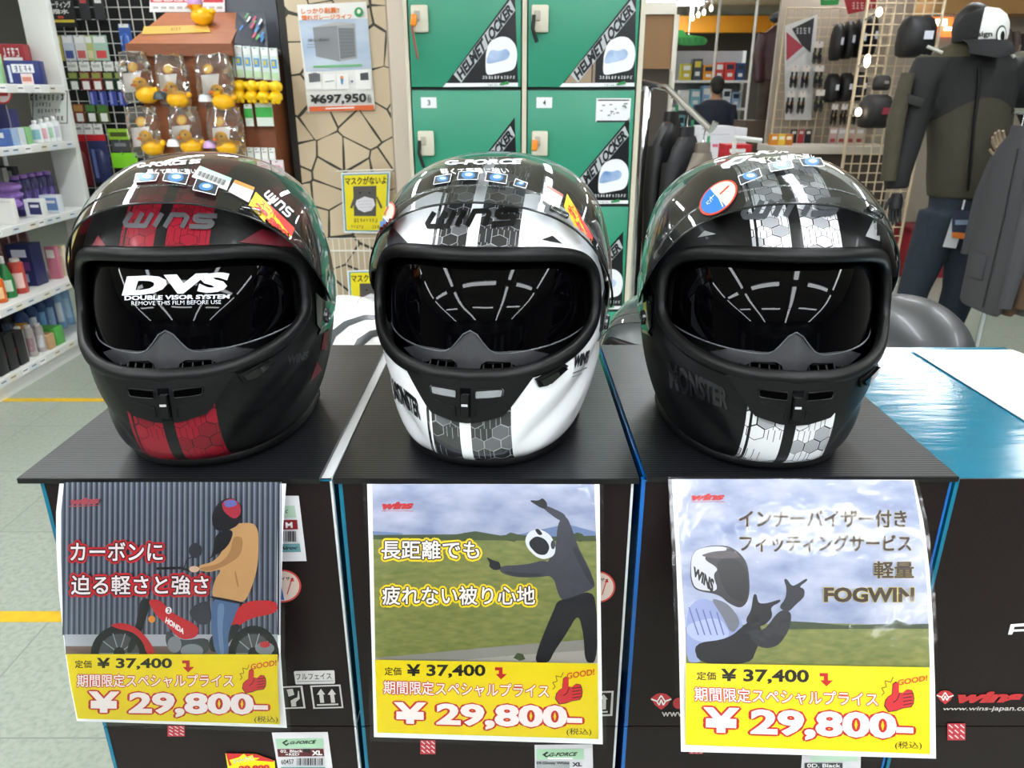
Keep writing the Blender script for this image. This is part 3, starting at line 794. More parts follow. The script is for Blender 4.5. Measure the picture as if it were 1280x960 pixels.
def round_sticker(fn, cx, cy, rx, ry, lb, parent_z):
    s = sticker('round_sticker', lb, 'sticker', parent_z)
    P = Print(fn, .0002, 0, .0006); P.oval(cx, cy, rx, ry, mat('#c8403a', .45), 32); P.build('label_card', s)
    P = Print(fn, .0002, 0, .0012); P.oval(cx, cy, rx*.9, ry*.9, mat('#d9c4b8', .45), 32)
    P.poly([(cx-rx*.9, cy+ry*.05), (cx-.05*rx, cy+ry*.1), (cx+rx*.1, cy+ry*.86), (cx-rx*.4, cy+ry*.78)], mat('#1c5ca8', .45)); P.line([(cx+.25*rx, cy+.5*ry), (cx+.5*rx, cy-.4*ry)], rx*.05, RED)
    P.poly([(cx+.4*rx, cy-.3*ry), (cx+.54*rx, cy-.55*ry), (cx+.62*rx, cy-.28*ry)], RED); P.text('イザー', (cx-.05*rx, cy-.55*ry, cx+.6*rx, cy-.35*ry), INK, .02); P.build('label_print', s); return s
round_sticker(z5, 420, 720, 118, 104, 'round red edged sticker half hidden by the poster of the red motorbike', z5(470, 720, 0))
zc = zoom(fy, 420, 580, 2.5256)
round_sticker(zc, 826, 388, 56, 50, 'round red edged sticker half hidden by the poster of the stretching rider', zc(850, 388, 0))
P = Print(zoom(fy, 640, 860, 7.11), .0001, 0, .0006); P.poly([(700, 30), (904, 25), (892, 248), (700, 255)], white_ink); P.poly([(700, 46), (884, 42), (872, 232), (700, 238)], carton)
P.poly([(780, 100), (815, 55), (850, 100), (836, 102), (834, 190), (805, 192), (805, 102)], white_ink); P.poly([(760, 208), (850, 204), (850, 218), (760, 222)], white_ink)
P.build('printed_symbols', BOX[1])
z7 = zoom(fy, 640, 860, 7.11)
s5 = sticker('size_label', 'white size label XL with a green band under the poster of the stretching rider', 'label', z7(450, 600, 0))
P = Print(z7, .0002, 0, .0006); P.poly([(200, 505), (716, 500), (722, 800), (205, 800)], mat('#d6d3d8', .45)); P.build('label_card', s5)
P = Print(z7, .0002, 0, .0012); P.poly([(218, 543), (638, 541), (640, 634), (218, 640)], mat('#a9cfae', .5)); P.poly([(268, 592), (310, 566), (326, 574), (296, 594), (312, 606), (326, 594), (336, 600), (306, 618)], INK)
P.text('G-FORCE', [(332, 576), (578, 570), (572, 604), (330, 610)], INK, .03, slant=.3); P.rect(318, 620, 540, 634, WHITE); P.rect(216, 650, 512, 720, mat('#9fa3a5', .5)); P.text('09.Glossy White', [(218, 655), (508, 655), (508, 685), (218, 685)], INK, .03); P.text('XL', [(532, 662), (622, 660), (622, 696), (534, 700)], INK, .05); P.build('label_print', s5)
z8 = zoom(fy, 780, 580, 2.5256)
s6 = sticker('size_label', 'white size label with a green band under the poster of the pointing rider', 'label', z8(655, 945, 0))
P = Print(z8, .0002, 0, .0006); P.poly([(562, 920), (748, 915), (746, 1010), (556, 1010)], mat('#d6d3d8', .45)); P.build('label_card', s6)
P = Print(z8, .0002, 0, .0012); P.poly([(590, 922), (740, 918), (738, 938), (588, 940)], mat('#b9d6be', .5)); P.rect(570, 944, 690, 962, mat('#3a3b3e', .5)); P.text('0D. Black', (578, 946, 684, 958), WHITE, .02); P.build('label_print', s6)
# red and white striped tape pieces
z12 = zoom(fy, 1120, 740, 4.36)
for fn, q, lb in ((z12, (280, 716, 378, 808), 'red and white striped tape piece on the seam below the web address'), (Z4(), (428, 826, 482, 860), 'red and white striped tape piece below the poster of the red motorbike'),
                  (zc, (266, 872, 314, 916), 'red and white striped tape piece below the poster of the stretching rider'), (z8, (205, 905, 250, 915), 'strip of red tape showing below the poster of the pointing rider')):
    x0, y0, x1, y1 = q; s = sticker('tape_piece', lb, 'tape', fn((x0+x1)/2, (y0+y1)/2, 0))
    P = Print(fn, .0002, 0, .0008); P.rect(x0, y0, x1, y1, mat('#c02c3c', .4)); P.build('tape', s)
    P = Print(fn, .0002, 0, .0013)
    W_, H_ = x1-x0, y1-y0
    for r in range(3):
        for c_ in range(3):
            a, b = x0+W_*(.06+.32*c_), y0+H_*(.08+.31*r)
            P.poly([(a, b+H_*.02), (a+W_*.06, b-H_*.02), (a+W_*.26, b+H_*.17), (a+W_*.22, b+H_*.22)], mat('#e9dfe2', .4), up=.05)
    P.build('tape_stripes', s)
# brand marks on the fourth carton and the third
P = Print(z12, .0001, 0, .0006)
P.text('wins', [(325, 545), (690, 540), (690, 602), (322, 606)], red_ink, .06, slant=.35); P.text('www.wins-japan.com', [(254, 628), (760, 620), (760, 656), (254, 650)], white_ink, .015, slant=.2)
def crest_mark(P, cx, cy, s):
    P.poly([(cx-s, cy-.35*s), (cx-.5*s, cy-.75*s), (cx, cy-.85*s), (cx+.5*s, cy-.75*s), (cx+s, cy-.35*s), (cx+.65*s, cy+.3*s), (cx, cy+.8*s), (cx-.65*s, cy+.3*s)], red_ink)
    P.line([(cx-s, cy-.25*s), (cx-.45*s, cy-.05*s), (cx-.2*s, cy+.35*s), (cx, cy-.2*s), (cx+.2*s, cy+.35*s), (cx+.45*s, cy-.05*s), (cx+s, cy-.25*s)], .14*s, WHITE)
    P.line([(cx-.4*s, cy), (cx, cy-.6*s), (cx+.4*s, cy)], .13*s, WHITE)
crest_mark(P, 268, 575, 46)
P.build('maker_print', BOX[3]); P = Print(z12, .0001, 0, .0006)
P.poly([(625, 176), (700, 170), (760, 168), (760, 184), (645, 190), (642, 204), (700, 202), (700, 214), (640, 216), (632, 232), (610, 232)], WHITE)
P.build('model_print', BOX[3])
P = Print(zoom(fy, 730, 800, 4.571), .0001, 0, .0006); crest_mark(P, 441, 352, 58); P.oval(540, 362, 32, 32, red_ink); P.text('www.', [(444, 412), (590, 412), (590, 438), (444, 438)], white_ink, .015); P.build('printed_marks', BOX[2])

# ---------------------------------------------------------------- laminated posters
film = clear('laminate_film', '#ffffff', .8, 1.34, rough=.09, wrinkle=26.)
def poster(label, Ls, Rs, depth, photo, extra, zk):
    """depth(py) gives the sheet's distance; it hangs from the carton and curls towards the customer"""
    base = zoom(lambda x, y, l: at_y(x, y, depth(y)-l), *zk)
    top = base((Ls[0][0]+Rs[0][0])/2, Ls[0][1], 0)
    T = thing('laminated_poster', label, 'poster', top, 0, 'laminated price posters')
    P = Print(base, .00004, 16, .0); P.poly(Ls+Rs[::-1], PAPER); P.build('paper', T)
    P = Print(base, .00004, 16, .0003); photo(P); P.build('photo_print', T)
    P = Print(base, .00004, 16, .0040); extra(P); P.build('price_print', T)
    def grow(E, d, e):
        n = len(E); return [(x+d+(e if False else 0), y+(-1 if k == 0 else (14 if k == n-1 else 0))) for k, (x, y) in enumerate(E)]
    P = Print(base, .00004, 16, .0062); P.poly(grow(Ls, -13, 0)+grow(Rs, 13, 0)[::-1], film); P.build('laminate', T)
    return T
def dep(p0, p1, y0, y1, bulge): return lambda py: y0+(y1-y0)*((py-p0)/(p1-p0)) - bulge*math.sin(pi*max(0, min(1, (py-p0)/(p1-p0))))
red2 = mat('#c01d24', .45); yl2 = mat('#ecd80c', .45); jp_white = mat('#f4ecec', .45)
def price_block(P, area, rows, hand):
    P.poly(area, yl2)
    for body, q, kind in rows:
        if kind == 'k': P.text(body, q, INK, .022)
        elif kind == 'kd': P.text(body, q, INK, .03)
        elif kind == 'r': P.text(body, q, jp_white, .02, [(red2, .075)], heavy=.012)
        elif kind == 'R': P.text(body, q, jp_white, .03, [(red2, .060)], heavy=.012)
        elif kind == 's': P.text(body, q, INK, .0)
    ax, ay, s, hx, hy, hs = hand
    P.poly([(ax, ay), (ax+.62*s, ay), (ax+.62*s, ay+.55*s), (ax+s, ay+.55*s), (ax+.5*s, ay+s), (ax+.05*s, ay+.55*s), (ax+.32*s, ay+.55*s), (ax+.32*s, ay+.25*s), (ax, ay+.25*s)], red2)
    HP = [(-.46, .1), (-.36, -.02), (-.25, -.08), (-.22, -.42), (-.12, -.5), (-.02, -.42), (-.02, -.14), (.1, -.12), (.24, -.24), (.40, -.22), (.46, -.1), (.48, .06), (.46, .22), (.38, .34), (.1, .38), (-.1, .46), (-.36, .5), (-.5, .3)]
    P.poly([(hx+a*hs*1.06, hy+b*hs*1.06) for a, b in HP], INK); P.poly([(hx+a*hs, hy+b*hs) for a, b in HP], mat('#cf2f38', .45))
    for k in range(4): P.line([(hx+hs*(.12), hy+hs*(-.08+.12*k)), (hx+hs*.44, hy+hs*(-.12+.115*k))], hs*.03, INK)
    P.line([(hx-.22*hs, hy+.2*hs), (hx-.08*hs, hy+.1*hs), (hx, hy-.12*hs)], hs*.03, INK)
    P.line([(hx-.62*hs, hy-.04*hs), (hx-.52*hs, hy-.14*hs), (hx-.62*hs, hy-.30*hs), (hx-.45*hs, hy-.34*hs), (hx-.5*hs, hy-.55*hs), (hx-.3*hs, hy-.5*hs), (hx-.22*hs, hy-.68*hs)], hs*.03, mat('#7a6a18', .5))
def good(P, x0, y0, x1, y1, dy): P.text('GOOD!', [(x0, y0), (x1, y0-dy), (x1, y1-dy), (x0, y1)], mat('#d05a1e', .45), .03)
# 1: the red motorbike
def art1(P):
    B = lambda pts, m: P.poly(chaikin(pts), m)
    # two blended stripe colours printed on the sheet: a corrugated wall
    t_ = mat('#5b6473', .5); P.poly([(101, 57), (92, 150), (92, 300), (97, 480), (107, 602), (776, 602), (772, 420), (774, 250), (779, 57)], t_)
    dk = mat('#2c323e', .5); lt = mat('#8b94a0', .5)
    for k in range(41):
        x = 100+k*16.9; P.poly([(x, 57), (x+6.5, 57), (x+6.5-(5 if k < 20 else 2), 540), (x-(4 if k < 20 else 2), 540)], dk, up=.03)
        P.poly([(x+9, 57), (x+12, 57), (x+9, 540), (x+7, 540)], lt, up=.03)
    P.rect(104, 538, 776, 575, mat('#a9adb4', .5)); P.rect(106, 575, 776, 602, mat('#6f5b55', .5))
    ht = mat('#1d1d22', .4); rd = mat('#c3222c', .4); tire = mat('#17181b', .5); chrome = mat('#7f858c', .4)
    for cx, rx in ((275, 90), (700, 80)):
        P.oval(cx, 602, rx, 92, tire, 30); P.oval(cx, 604, rx*.72, 68, mat('#4a4c50', .5), 26)
        for k in range(10): a = 2*pi*k/10; P.line([(cx, 598), (cx+rx*.7*math.cos(a), 598+66*math.sin(a))], 3, mat('#9da2a6', .5))
        P.oval(cx, 596, 18, 18, tire)
    B([(340, 425), (378, 425), (350, 520), (318, 595), (295, 595), (330, 505)], ht)
    B([(243, 508), (285, 500), (332, 516), (372, 560), (392, 602), (362, 602), (350, 560), (318, 530), (270, 520)], rd)
    B([(362, 428), (405, 428), (440, 470), (530, 512), (520, 548), (468, 556), (418, 500), (392, 478)], rd); P.text('HONDA', [(424, 482), (482, 522), (478, 538), (420, 500)], WHITE, .05)
    P.oval(431, 462, 10, 11, WHITE); P.text('2', (427, 455, 436, 469), INK, .03); P.oval(378, 490, 11, 11, mat('#e0882a', .4))
    B([(425, 520), (470, 560), (560, 545), (560, 602), (440, 602), (420, 560)], mat('#3b3f45', .4)); P.oval(505, 590, 36, 22, chrome); P.oval(450, 570, 22, 26, chrome)
    B([(668, 432), (772, 430), (776, 470), (690, 486), (640, 520), (600, 585), (560, 585), (560, 545), (620, 500)], rd); B([(560, 540), (650, 500), (660, 520), (600, 590), (560, 595)], ht); P.oval(735, 582, 30, 20, chrome); P.oval(735, 570, 16, 10, rd)
    B([(490, 470), (520, 440), (560, 430), (570, 500), (530, 512)], mat('#30333c', .5))
    P.oval(516, 273, 21, 24, mat('#33363d', .4)); P.line([(480, 328), (490, 300), (508, 292)], 3, ht); P.line([(392, 330), (470, 328), (500, 338)], 8, ht)
    B([(566, 422), (640, 422), (656, 440), (640, 480), (618, 540), (622, 602), (578, 602), (566, 520)], mat('#4d688f', .5)); B([(585, 440), (610, 440), (600, 520), (608, 602), (594, 602), (585, 520)], mat('#6c86ab', .5))
    tan = mat('#c69a66', .55); tan2 = mat('#a87d4d', .55)
    B([(620, 210), (650, 186), (700, 186), (714, 210), (716, 250), (712, 330), (690, 400), (668, 440), (600, 428), (566, 418), (575, 370), (600, 330), (560, 342), (528, 336), (526, 320), (570, 310), (600, 280)], tan)
    B([(636, 226), (668, 232), (660, 290), (610, 322), (560, 340), (530, 334), (528, 328), (590, 316), (625, 282)], tan2); B([(638, 340), (644, 338), (654, 388), (648, 390)], tan2); B([(560, 415), (668, 436), (670, 444), (566, 425)], ht)
    P.oval(512, 332, 16, 10, mat('#d7b49a', .5))
    B([(566, 160), (590, 118), (630, 104), (658, 126), (664, 160), (650, 196), (606, 214), (572, 206)], ht); B([(598, 120), (632, 106), (658, 128), (660, 160), (638, 176), (604, 150)], mat('#b33445', .35)); B([(604, 116), (640, 112), (650, 130), (612, 140)], mat('#6a74b8', .35))
    B([(580, 215), (640, 205), (620, 262), (560, 300), (540, 316), (570, 290)], ht)
    P.text('wins', [(118, 108), (214, 104), (214, 126), (118, 130)], mat('#b04a56', .45), .07, slant=.3); P.line([(118, 134), (214, 130)], 3, mat('#b04a56', .45))
    for body, q in (('カーボンに', (122, 248, 412, 305)), ('迫る軽さと強さ', (124, 352, 556, 412))):
        P.text(body, q, jp_white, .02, [(mat('#c9252d', .45), .17), (mat('#1a1416', .5), .075)], heavy=.02)
Y1 = dep(602, 908, .5655, .530, .006)
def ext1(P):
    price_block(P, [(108, 600), (776, 601), (776, 700), (783, 822), (144, 804), (122, 700)], [('定価', (136, 620, 188, 644), 'k'), ('¥ 37,400', (204, 612, 442, 650), 'kd'), ('期間限定スペシャルプライス', (142, 664, 636, 704), 'r'), ('¥ 29,800-', [(180, 718), (744, 724), (744, 802), (178, 796)], 'R'), ('(税込)', (702, 796, 776, 818), 's')], (474, 620, 38, 702, 685, 74))
    good(P, 690, 632, 772, 650, 14)
poster('laminated price poster showing a rider in a tan jacket on a red motorbike', [(88, 52), (76, 150), (76, 250), (84, 400), (105, 600), (118, 690), (142, 812)], [(803, 55), (793, 200), (790, 300), (785, 450), (785, 600), (792, 700), (805, 833)], Y1, art1, ext1, (40, 580, 2.5256))
# 2: the stretching rider
def printed_field(nm, a, b, sc, st): return noisy(nm, a, b, sc, .45, stretch=st)
cloudy = printed_field('printed_cloudy_sky', '#7c89ad', '#bfc3d4', 26., (1, 1, 2.2)); grassy = printed_field('printed_grass', '#66743a', '#8a8a4c', 90., (1, 1, 3))
def art2(P):
    B = lambda pts, m: P.poly(chaikin(pts), m)
    P.poly([(114, 64), (815, 64), (822, 240), (117, 240)], cloudy); P.poly([(117, 226), (822, 236), (826, 628), (124, 628)], grassy)
    dg = mat('#3f4d2c', .5); bl = mat('#6a7fa8', .5)
    P.poly([(115, 212), (210, 218), (210, 228), (117, 228)], bl); P.poly([(560, 226), (640, 208), (730, 190), (820, 214), (821, 238), (560, 234)], bl)
    P.poly([(117, 224), (380, 222), (440, 212), (520, 226), (560, 220), (640, 230), (821, 226), (821, 244), (117, 238)], dg)
    for cx in (410, 555, 765): P.poly([(cx-22, 240), (cx-16, 222), (cx-4, 216), (cx+12, 220), (cx+24, 236), (cx+8, 246)], dg)
    P.poly([(124, 612), (300, 596), (560, 572), (826, 552), (826, 628), (124, 628)], mat('#8c8a84', .5)); P.poly([(300, 628), (560, 604), (826, 586), (826, 628)], mat('#a39f99', .5))
    P.poly([(560, 612), (572, 596), (590, 600), (598, 616), (580, 622)], dg)
    bk = mat('#17171c', .45); gy = mat('#3c3d47', .5); gy2 = mat('#2e2f38', .5)
    B([(700, 430), (812, 396), (824, 470), (824, 628), (786, 628), (782, 540), (765, 470), (725, 540), (690, 590), (672, 628), (626, 628), (640, 575), (662, 520), (690, 455)], bk)
    B([(666, 312), (694, 270), (700, 182), (728, 162), (748, 212), (764, 262), (800, 330), (820, 384), (806, 396), (764, 414), (712, 432), (698, 400), (688, 360), (650, 344)], gy); B([(740, 262), (764, 264), (818, 376), (806, 388)], gy2); B([(648, 136), (664, 130), (728, 160), (720, 182), (700, 176)], gy)
    B([(515, 322), (600, 318), (668, 300), (690, 350), (640, 358), (570, 358), (520, 344)], gy); B([(520, 336), (600, 345), (660, 345), (640, 357), (570, 358)], gy2)
    B([(608, 114), (640, 116), (652, 106), (668, 124), (664, 142), (650, 140), (632, 130)], bk); B([(472, 292), (500, 306), (516, 308), (522, 332), (500, 336), (482, 324), (486, 312)], bk)
    B([(596, 240), (608, 214), (640, 204), (676, 222), (694, 258), (690, 290), (656, 302), (630, 292), (604, 266)], mat('#dfe2ea', .35)); B([(604, 250), (630, 226), (660, 236), (676, 262), (664, 288), (634, 286)], bk); B([(626, 206), (640, 204), (654, 222), (640, 226)], bk); P.oval(685, 255, 7, 14, gy)
    P.text('wins', [(142, 120), (244, 118), (244, 142), (142, 144)], red2, .07, slant=.3); P.text('High Performance Helmets', (144, 146, 244, 151), red2, .01)
    for body, q in (('長距離でも', (144, 242, 452, 300)), ('疲れない被り心地', (146, 386, 628, 444))):
        P.text(body, q, jp_white, .02, [(mat('#f4d617', .45), .17), (mat('#1a1810', .5), .075)], heavy=.02)
Y2 = dep(604, 926, .5655, .500, .006)
def ext2(P):
    price_block(P, [(123, 618), (826, 630), (829, 868), (130, 848)], [('定価', (154, 642, 206, 667), 'k'), ('¥ 37,400', (222, 632, 472, 676), 'kd'), ('期間限定スペシャルプライス', [(150, 684), (672, 696), (672, 738), (150, 726)], 'r'), ('¥ 29,800-', [(184, 752), (776, 762), (776, 846), (184, 830)], 'R'), ('(税込)', (728, 834, 806, 858), 's')], (502, 642, 38, 736, 715, 84))
    good(P, 728, 660, 816, 680, 14)
poster('laminated price poster showing a rider in a grey jacket stretching on a lawn', [(98, 62), (106, 330), (113, 600), (120, 862)], [(832, 64), (834, 330), (838, 600), (842, 885)], Y2, art2, ext2, (420, 580, 2.5256))
# 3: the pointing rider
def art3(P):
    B = lambda pts, m: P.poly(chaikin(pts), m)
    P.poly([(160, 45), (912, 52), (945, 250), (958, 400), (963, 560), (196, 560), (178, 300)], cloudy); P.poly([(194, 515), (560, 500), (962, 512), (966, 642), (196, 632)], grassy)
    dg = mat('#3f4a34', .5); P.poly([(520, 496), (600, 500), (700, 510), (840, 504), (860, 492), (900, 506), (962, 504), (962, 520), (520, 522)], dg)
    bk = mat('#1b1c20', .5); bk2 = mat('#2b2c31', .5); sh = mat('#8f9bc4', .5); gy = mat('#6d7079', .5)
    B([(196, 460), (240, 420), (300, 440), (360, 470), (380, 520), (330, 560), (240, 628), (196, 628)], sh)
    B([(196, 505), (300, 480), (340, 540), (300, 560), (236, 562), (200, 540)], mat('#aab4d6', .5)); B([(270, 420), (330, 440), (372, 500), (340, 540), (310, 480)], gy)
    for k in range(5): P.line([(205+k*22, 452+k*4), (235+k*20, 540)], 4, mat('#5d6aa0', .5))
    B([(218, 566), (330, 552), (388, 500), (420, 486), (440, 540), (420, 580), (400, 632), (236, 632)], bk)
    B([(388, 520), (440, 530), (490, 460), (530, 465), (524, 520), (490, 572), (450, 584), (410, 570)], bk2)
    B([(384, 490), (402, 462), (408, 412), (418, 410), (424, 440), (452, 440), (494, 426), (494, 436), (462, 452), (470, 480), (450, 505), (420, 516), (392, 510)], bk)
    B([(490, 450), (510, 425), (514, 392), (504, 364), (514, 362), (530, 386), (546, 380), (576, 360), (580, 368), (552, 388), (570, 394), (570, 420), (540, 446), (522, 466), (500, 462)], bk2)
    B([(210, 300), (226, 270), (280, 256), (330, 258), (366, 280), (392, 318), (398, 400), (388, 440), (366, 456), (330, 440), (300, 412), (226, 400), (210, 370)], mat('#2e2c31', .35))
    B([(212, 296), (230, 268), (290, 258), (330, 264), (312, 280), (270, 284), (250, 300), (300, 330), (280, 350), (300, 404), (226, 396), (212, 360)], mat('#c7c8cf', .35)); B([(236, 290), (280, 276), (340, 272), (372, 296), (300, 300)], mat('#4c4449', .35))
    B([(292, 300), (350, 296), (388, 330), (396, 400), (380, 440), (330, 420), (300, 360)], mat('#17181b', .3)); P.text('WINS', [(220, 322), (286, 366), (280, 408), (216, 350)], INK, .06)
    P.text('wins', [(210, 94), (318, 92), (316, 114), (208, 116)], red2, .07, slant=.3); P.text('High Performance Helmets', (214, 117, 318, 122), red2, .01)
    tk = mat('#35201c', .5); ed = mat('#c9b53a', .5)
    for body, q in (('インナーバイザー付き', (364, 146, 892, 200)), ('フィッティングサービス', (366, 224, 906, 276)), ('軽量', (790, 308, 914, 360)), ('FOGWIN', (632, 390, 916, 436))):
        P.text(body, q, tk, .03, [(ed, .035)], heavy=.012)
Y3 = dep(600, 950, .5680, .460, .004)
def ext3(P):
    price_block(P, [(195, 629), (965, 642), (966, 916), (194, 886)], [('定価', (230, 656, 290, 682), 'k'), ('¥ 37,400', [(306, 646), (584, 648), (584, 697), (306, 692)], 'kd'), ('期間限定スペシャルプライス', [(222, 704), (800, 722), (802, 766), (224, 748)], 'r'), ('¥ 29,800-', [(252, 768), (912, 786), (912, 882), (250, 860)], 'R'), ('(税込)', (856, 876, 940, 902), 's')], (618, 660, 42, 870, 735, 92))
    good(P, 864, 682, 958, 700, 16)
poster('laminated price poster showing a helmeted rider pointing with both hands', [(152, 42), (163, 250), (172, 500), (180, 908)], [(916, 50), (945, 180), (964, 330), (975, 500), (982, 700), (985, 930)], Y3, art3, ext3, (780, 580, 2.5256))
# ---------------------------------------------------------------- aisle shelf on the left, wire grid, duck stand
ORD = ['first', 'second', 'third', 'fourth', 'fifth', 'sixth', 'seventh', 'eighth', 'ninth', 'tenth', 'eleventh', 'twelfth']
enamel = mat('#e6e8e4', .35); steel = mat('#c9ccd0', .25, metal=.7); wire_w = mat('#e9e7e0', .4)
GX0, GX1 = -2.96, -2.50
SHZ = [1.48, 1.19, .82, .455, .11]
t = NT('perforated_panel'); o = t.obj(); X = t.xyz(o)
gx = t.math('LESS_THAN', t.math('ABSOLUTE', t.math('SUBTRACT', t.math('FRACT', t.math('MULTIPLY', X[1], 11.)), .5)), .035)
gz = t.math('LESS_THAN', t.math('ABSOLUTE', t.math('SUBTRACT', t.math('FRACT', t.math('MULTIPLY', X[2], 11.)), .5)), .035)
t.base(t.mix(t.math('MAXIMUM', gx, gz), '#dfe2de', '#b5bab6')); t.p(Roughness=.4); perf = t.m
G = thing('gondola_shelf', 'white steel gondola shelf full of car care goods', 'shelf', (-2.75, 3.5, 0))
MB(perf).bx(GX0-.02, GX0, 2.9, 4.46, 1.22, 2.35).build('back_panel', G, 0)
MB(mat('#2a2b2d', .6)).bx(GX0-.02, GX0, 2.9, 4.46, .12, 1.22).build('lower_back', G, 0)
MB(enamel).bx(GX0-.02, GX1-.06, 2.9, 4.46, .0, .10).build('plinth', G, 0)
for i, z in enumerate(SHZ):
    x1 = GX1 if i < 4 else GX1-.05+.0
    ye = 4.45 if i < 4 else 4.50
    s_ = MB(enamel).bx(GX0, x1, 2.9, ye, z-.022, z, .003).build('shelf_board', G, 30)
    MB(mat('#f2f3f0', .35)).bx(x1, x1+.012, 2.9, ye, z-.038, z+.004, .002).build('price_rail', s_, 30)
    r = random.Random(40+i); P = Print(lambda x, y, l: V((x1+.0121+l, x, y)), .0003)
    y = 3.3; P.rect(2.9, z-.036, ye, z-.002, mat('#e9ebe8', .4))
    while y < ye-.08:
        P.rect(y, z-.034, y+.055, z-.004, mat(r.choice(['#ffffff', '#e9e4d2', '#dfe9f2']), .4)); P.rect(y+.006, z-.018, y+.046, z-.012, mat(r.choice(['#555555', '#b04a4a', '#777777']), .5)); y += r.choice((.075, .1, .14))
    P.build('price_strip', s_)
MB(enamel).bx(-2.655, -2.505, 4.47, 4.52, 0, 2.45, .004).build('end_post', G, 30)
MB(enamel).bx(-2.98, -2.93, 4.46, 4.50, 0, 2.45, .003).build('upright', G, 30)
# handwritten notice on the end post
def notice(name, label, cat, quad, Y, bg, draw, parent_pt=None):
    T = thing(name, label, cat, at_y((quad[0][0]+quad[2][0])/2, (quad[0][1]+quad[2][1])/2, Y))
    P = Print(on_y(Y), .0006); P.poly(quad, bg); P.build('card', T)
    P = Print(on_y(Y), .0006, 0, .001); draw(P); P.build('print', T); return T
def d_(P):
    P.frame(41, 114, 84, 154, 1., INK)
    P.text('【', (38, 118, 41, 125), INK, .02); P.marks(43, 118, 74, 125, INK, 6, 7); P.text('】', (76, 118, 79, 125), INK, .02); P.marks(44, 128, 64, 133, INK, 5, 2); P.marks(46, 136, 76, 141, INK, 7, 3); P.marks(52, 145, 80, 150, INK, 6, 4)
notice('notice_card', 'white card with rows of black Japanese writing below the top shelf', 'notice', [(34, 110), (80, 107), (88, 157), (42, 158)], 4.465, mat('#eceeea', .5), d_)

def sized(x0, y0, x1, y1, X, z, row=None):
    """stand a thing of the photograph's size on a shelf at height z, in the row at X"""
    p = at_x((x0+x1)/2, y1, X)
    Y = max(3.3, min(4.37, p.y)); k = mpp(Y, z); w_ = (x1-x0)*k; h_ = (y1-y0)*k*1.02
    if row: i, n, ya, yb = row; Y = ya+(yb-ya)*(i+.5)/n; w_ = (yb-ya)/n*.9
    return V((min(X, GX1-.012-w_/2 if z > .2 else GX1-.065-w_/2), Y, z+.0012)), w_, h_
def carton_goods(name, label, cat, at, w_, h_, c, face, d=.12, tilt=0., group=None, side=None):
    T = thing(name, label, cat, at, tilt, group)
    b = MB(mat(c, .4)).bx(-w_/2, w_/2, -d/2, d/2, 0, h_, .0015).build('carton', T, 30, local=True)
    P = Print(lambda x, y, l: V((-w_/2+w_*x, -d/2-l, h_*(1-y))), .0005)
    P.rect(.04, .04, .96, .96, mat(c, .45)); face(P); P.build('printed_face', b, local=True); return T
def fc(bands):
    def f(P):
        for x0, y0, x1, y1, c in bands:
            if isinstance(c, tuple): P.marks(x0, y0, x1, y1, mat(c[1], .5), 4, len(bands))
            else: P.rect(x0, y0, x1, y1, mat(c, .45))
    return f
def bottle_goods(name, label, cat, at, w_, h_, body, cap, lab, shape='round', group=None, neck=.35, tagc='#ffffff'):
    T = thing(name, label, cat, at, 0, group); r = w_/2
    pr = {'round': [(r*.92, 0), (r, .02*h_), (r, .70*h_), (r*.9, .76*h_), (r*neck, .84*h_), (r*neck, .88*h_)],
          'can': [(r*.95, 0), (r, .01*h_), (r, .86*h_), (r*.8, .9*h_), (r*.6, .91*h_)],
          'cone': [(r*.95, 0), (r, .03*h_), (r, .45*h_), (r*.55, .7*h_), (r*.3, .84*h_)]}[shape]
    b = MB(mat(body, .3)).lathe([(0.0001, 0)]+pr, seg=16).build('bottle_body', T, 40, local=True)
    zt = pr[-1][1]; rc = pr[-1][0]*1.12
    MB(mat(cap, .35)).lathe([(rc, zt-.01*h_), (rc, h_*.985), (rc*.85, h_), (.0001, h_)], seg=14).build('cap', T, 40, local=True)
    l0, l1 = .16*h_, (.60 if shape != 'cone' else .44)*h_
    m_ = MB(mat(lab, .4))
    m_.loft([[(r*1.012*math.cos(a), r*1.012*math.sin(a), zz) for a in [-pi/2-1.25+2.5*k/12 for k in range(13)]] for zz in (l0, l1)], closed=False)
    m_.build('wrap_label', b, 40, local=True)
    P = Print(lambda x, y, l: V((r*1.02*math.sin(x), -r*1.02*math.cos(x)-l, y)), .0004)
    P.rect(-.7, l0+(l1-l0)*.55, .7, l0+(l1-l0)*.85, mat(tagc, .5)); P.rect(-.5, l0+(l1-l0)*.2, .5, l0+(l1-l0)*.35, mat(tagc, .5)); P.build('label_print', b, local=True)
    return T
top = SHZ[0]
def put(x0, x1, y1, X, z): a, w_, h_ = sized(x0, 0, x1, 1, X, z); return a, w_
# top shelf
p = at_y(22, 62, 4.15); carton_goods('wax_carton', 'red carton with white lettering standing behind the navy carton on the top shelf', 'carton', (-2.70, 4.392, top+.0012), .16, .205, '#9c1f28', fc([(.3, .08, .85, .3, ('MARKS', '#f2f2f2')), (.3, .32, .9, .52, '#e8e4e4')]), .07, .12)
p = at_y(40, 86, 4.05); carton_goods('polish_carton', 'navy carton with white lettering in front of the red carton', 'carton', (-2.592, 4.30, top+.0012), .16, .12, '#27357c', fc([(.2, .15, .85, .5, '#f4f4f8'), (.25, .2, .8, .45, ('MARKS', '#27357c')), (.08, .2, .16, .9, '#dfe3f2')]), .10, .25)
p = at_y(3, 80, 4.1); carton_goods('cloth_carton', 'pale green carton at the very edge of the top shelf', 'carton', (-2.70, 4.18, top+.0012), .08, .15, '#a9d8a4', fc([(.2, .2, .8, .5, '#e6f2e0')]), .1)
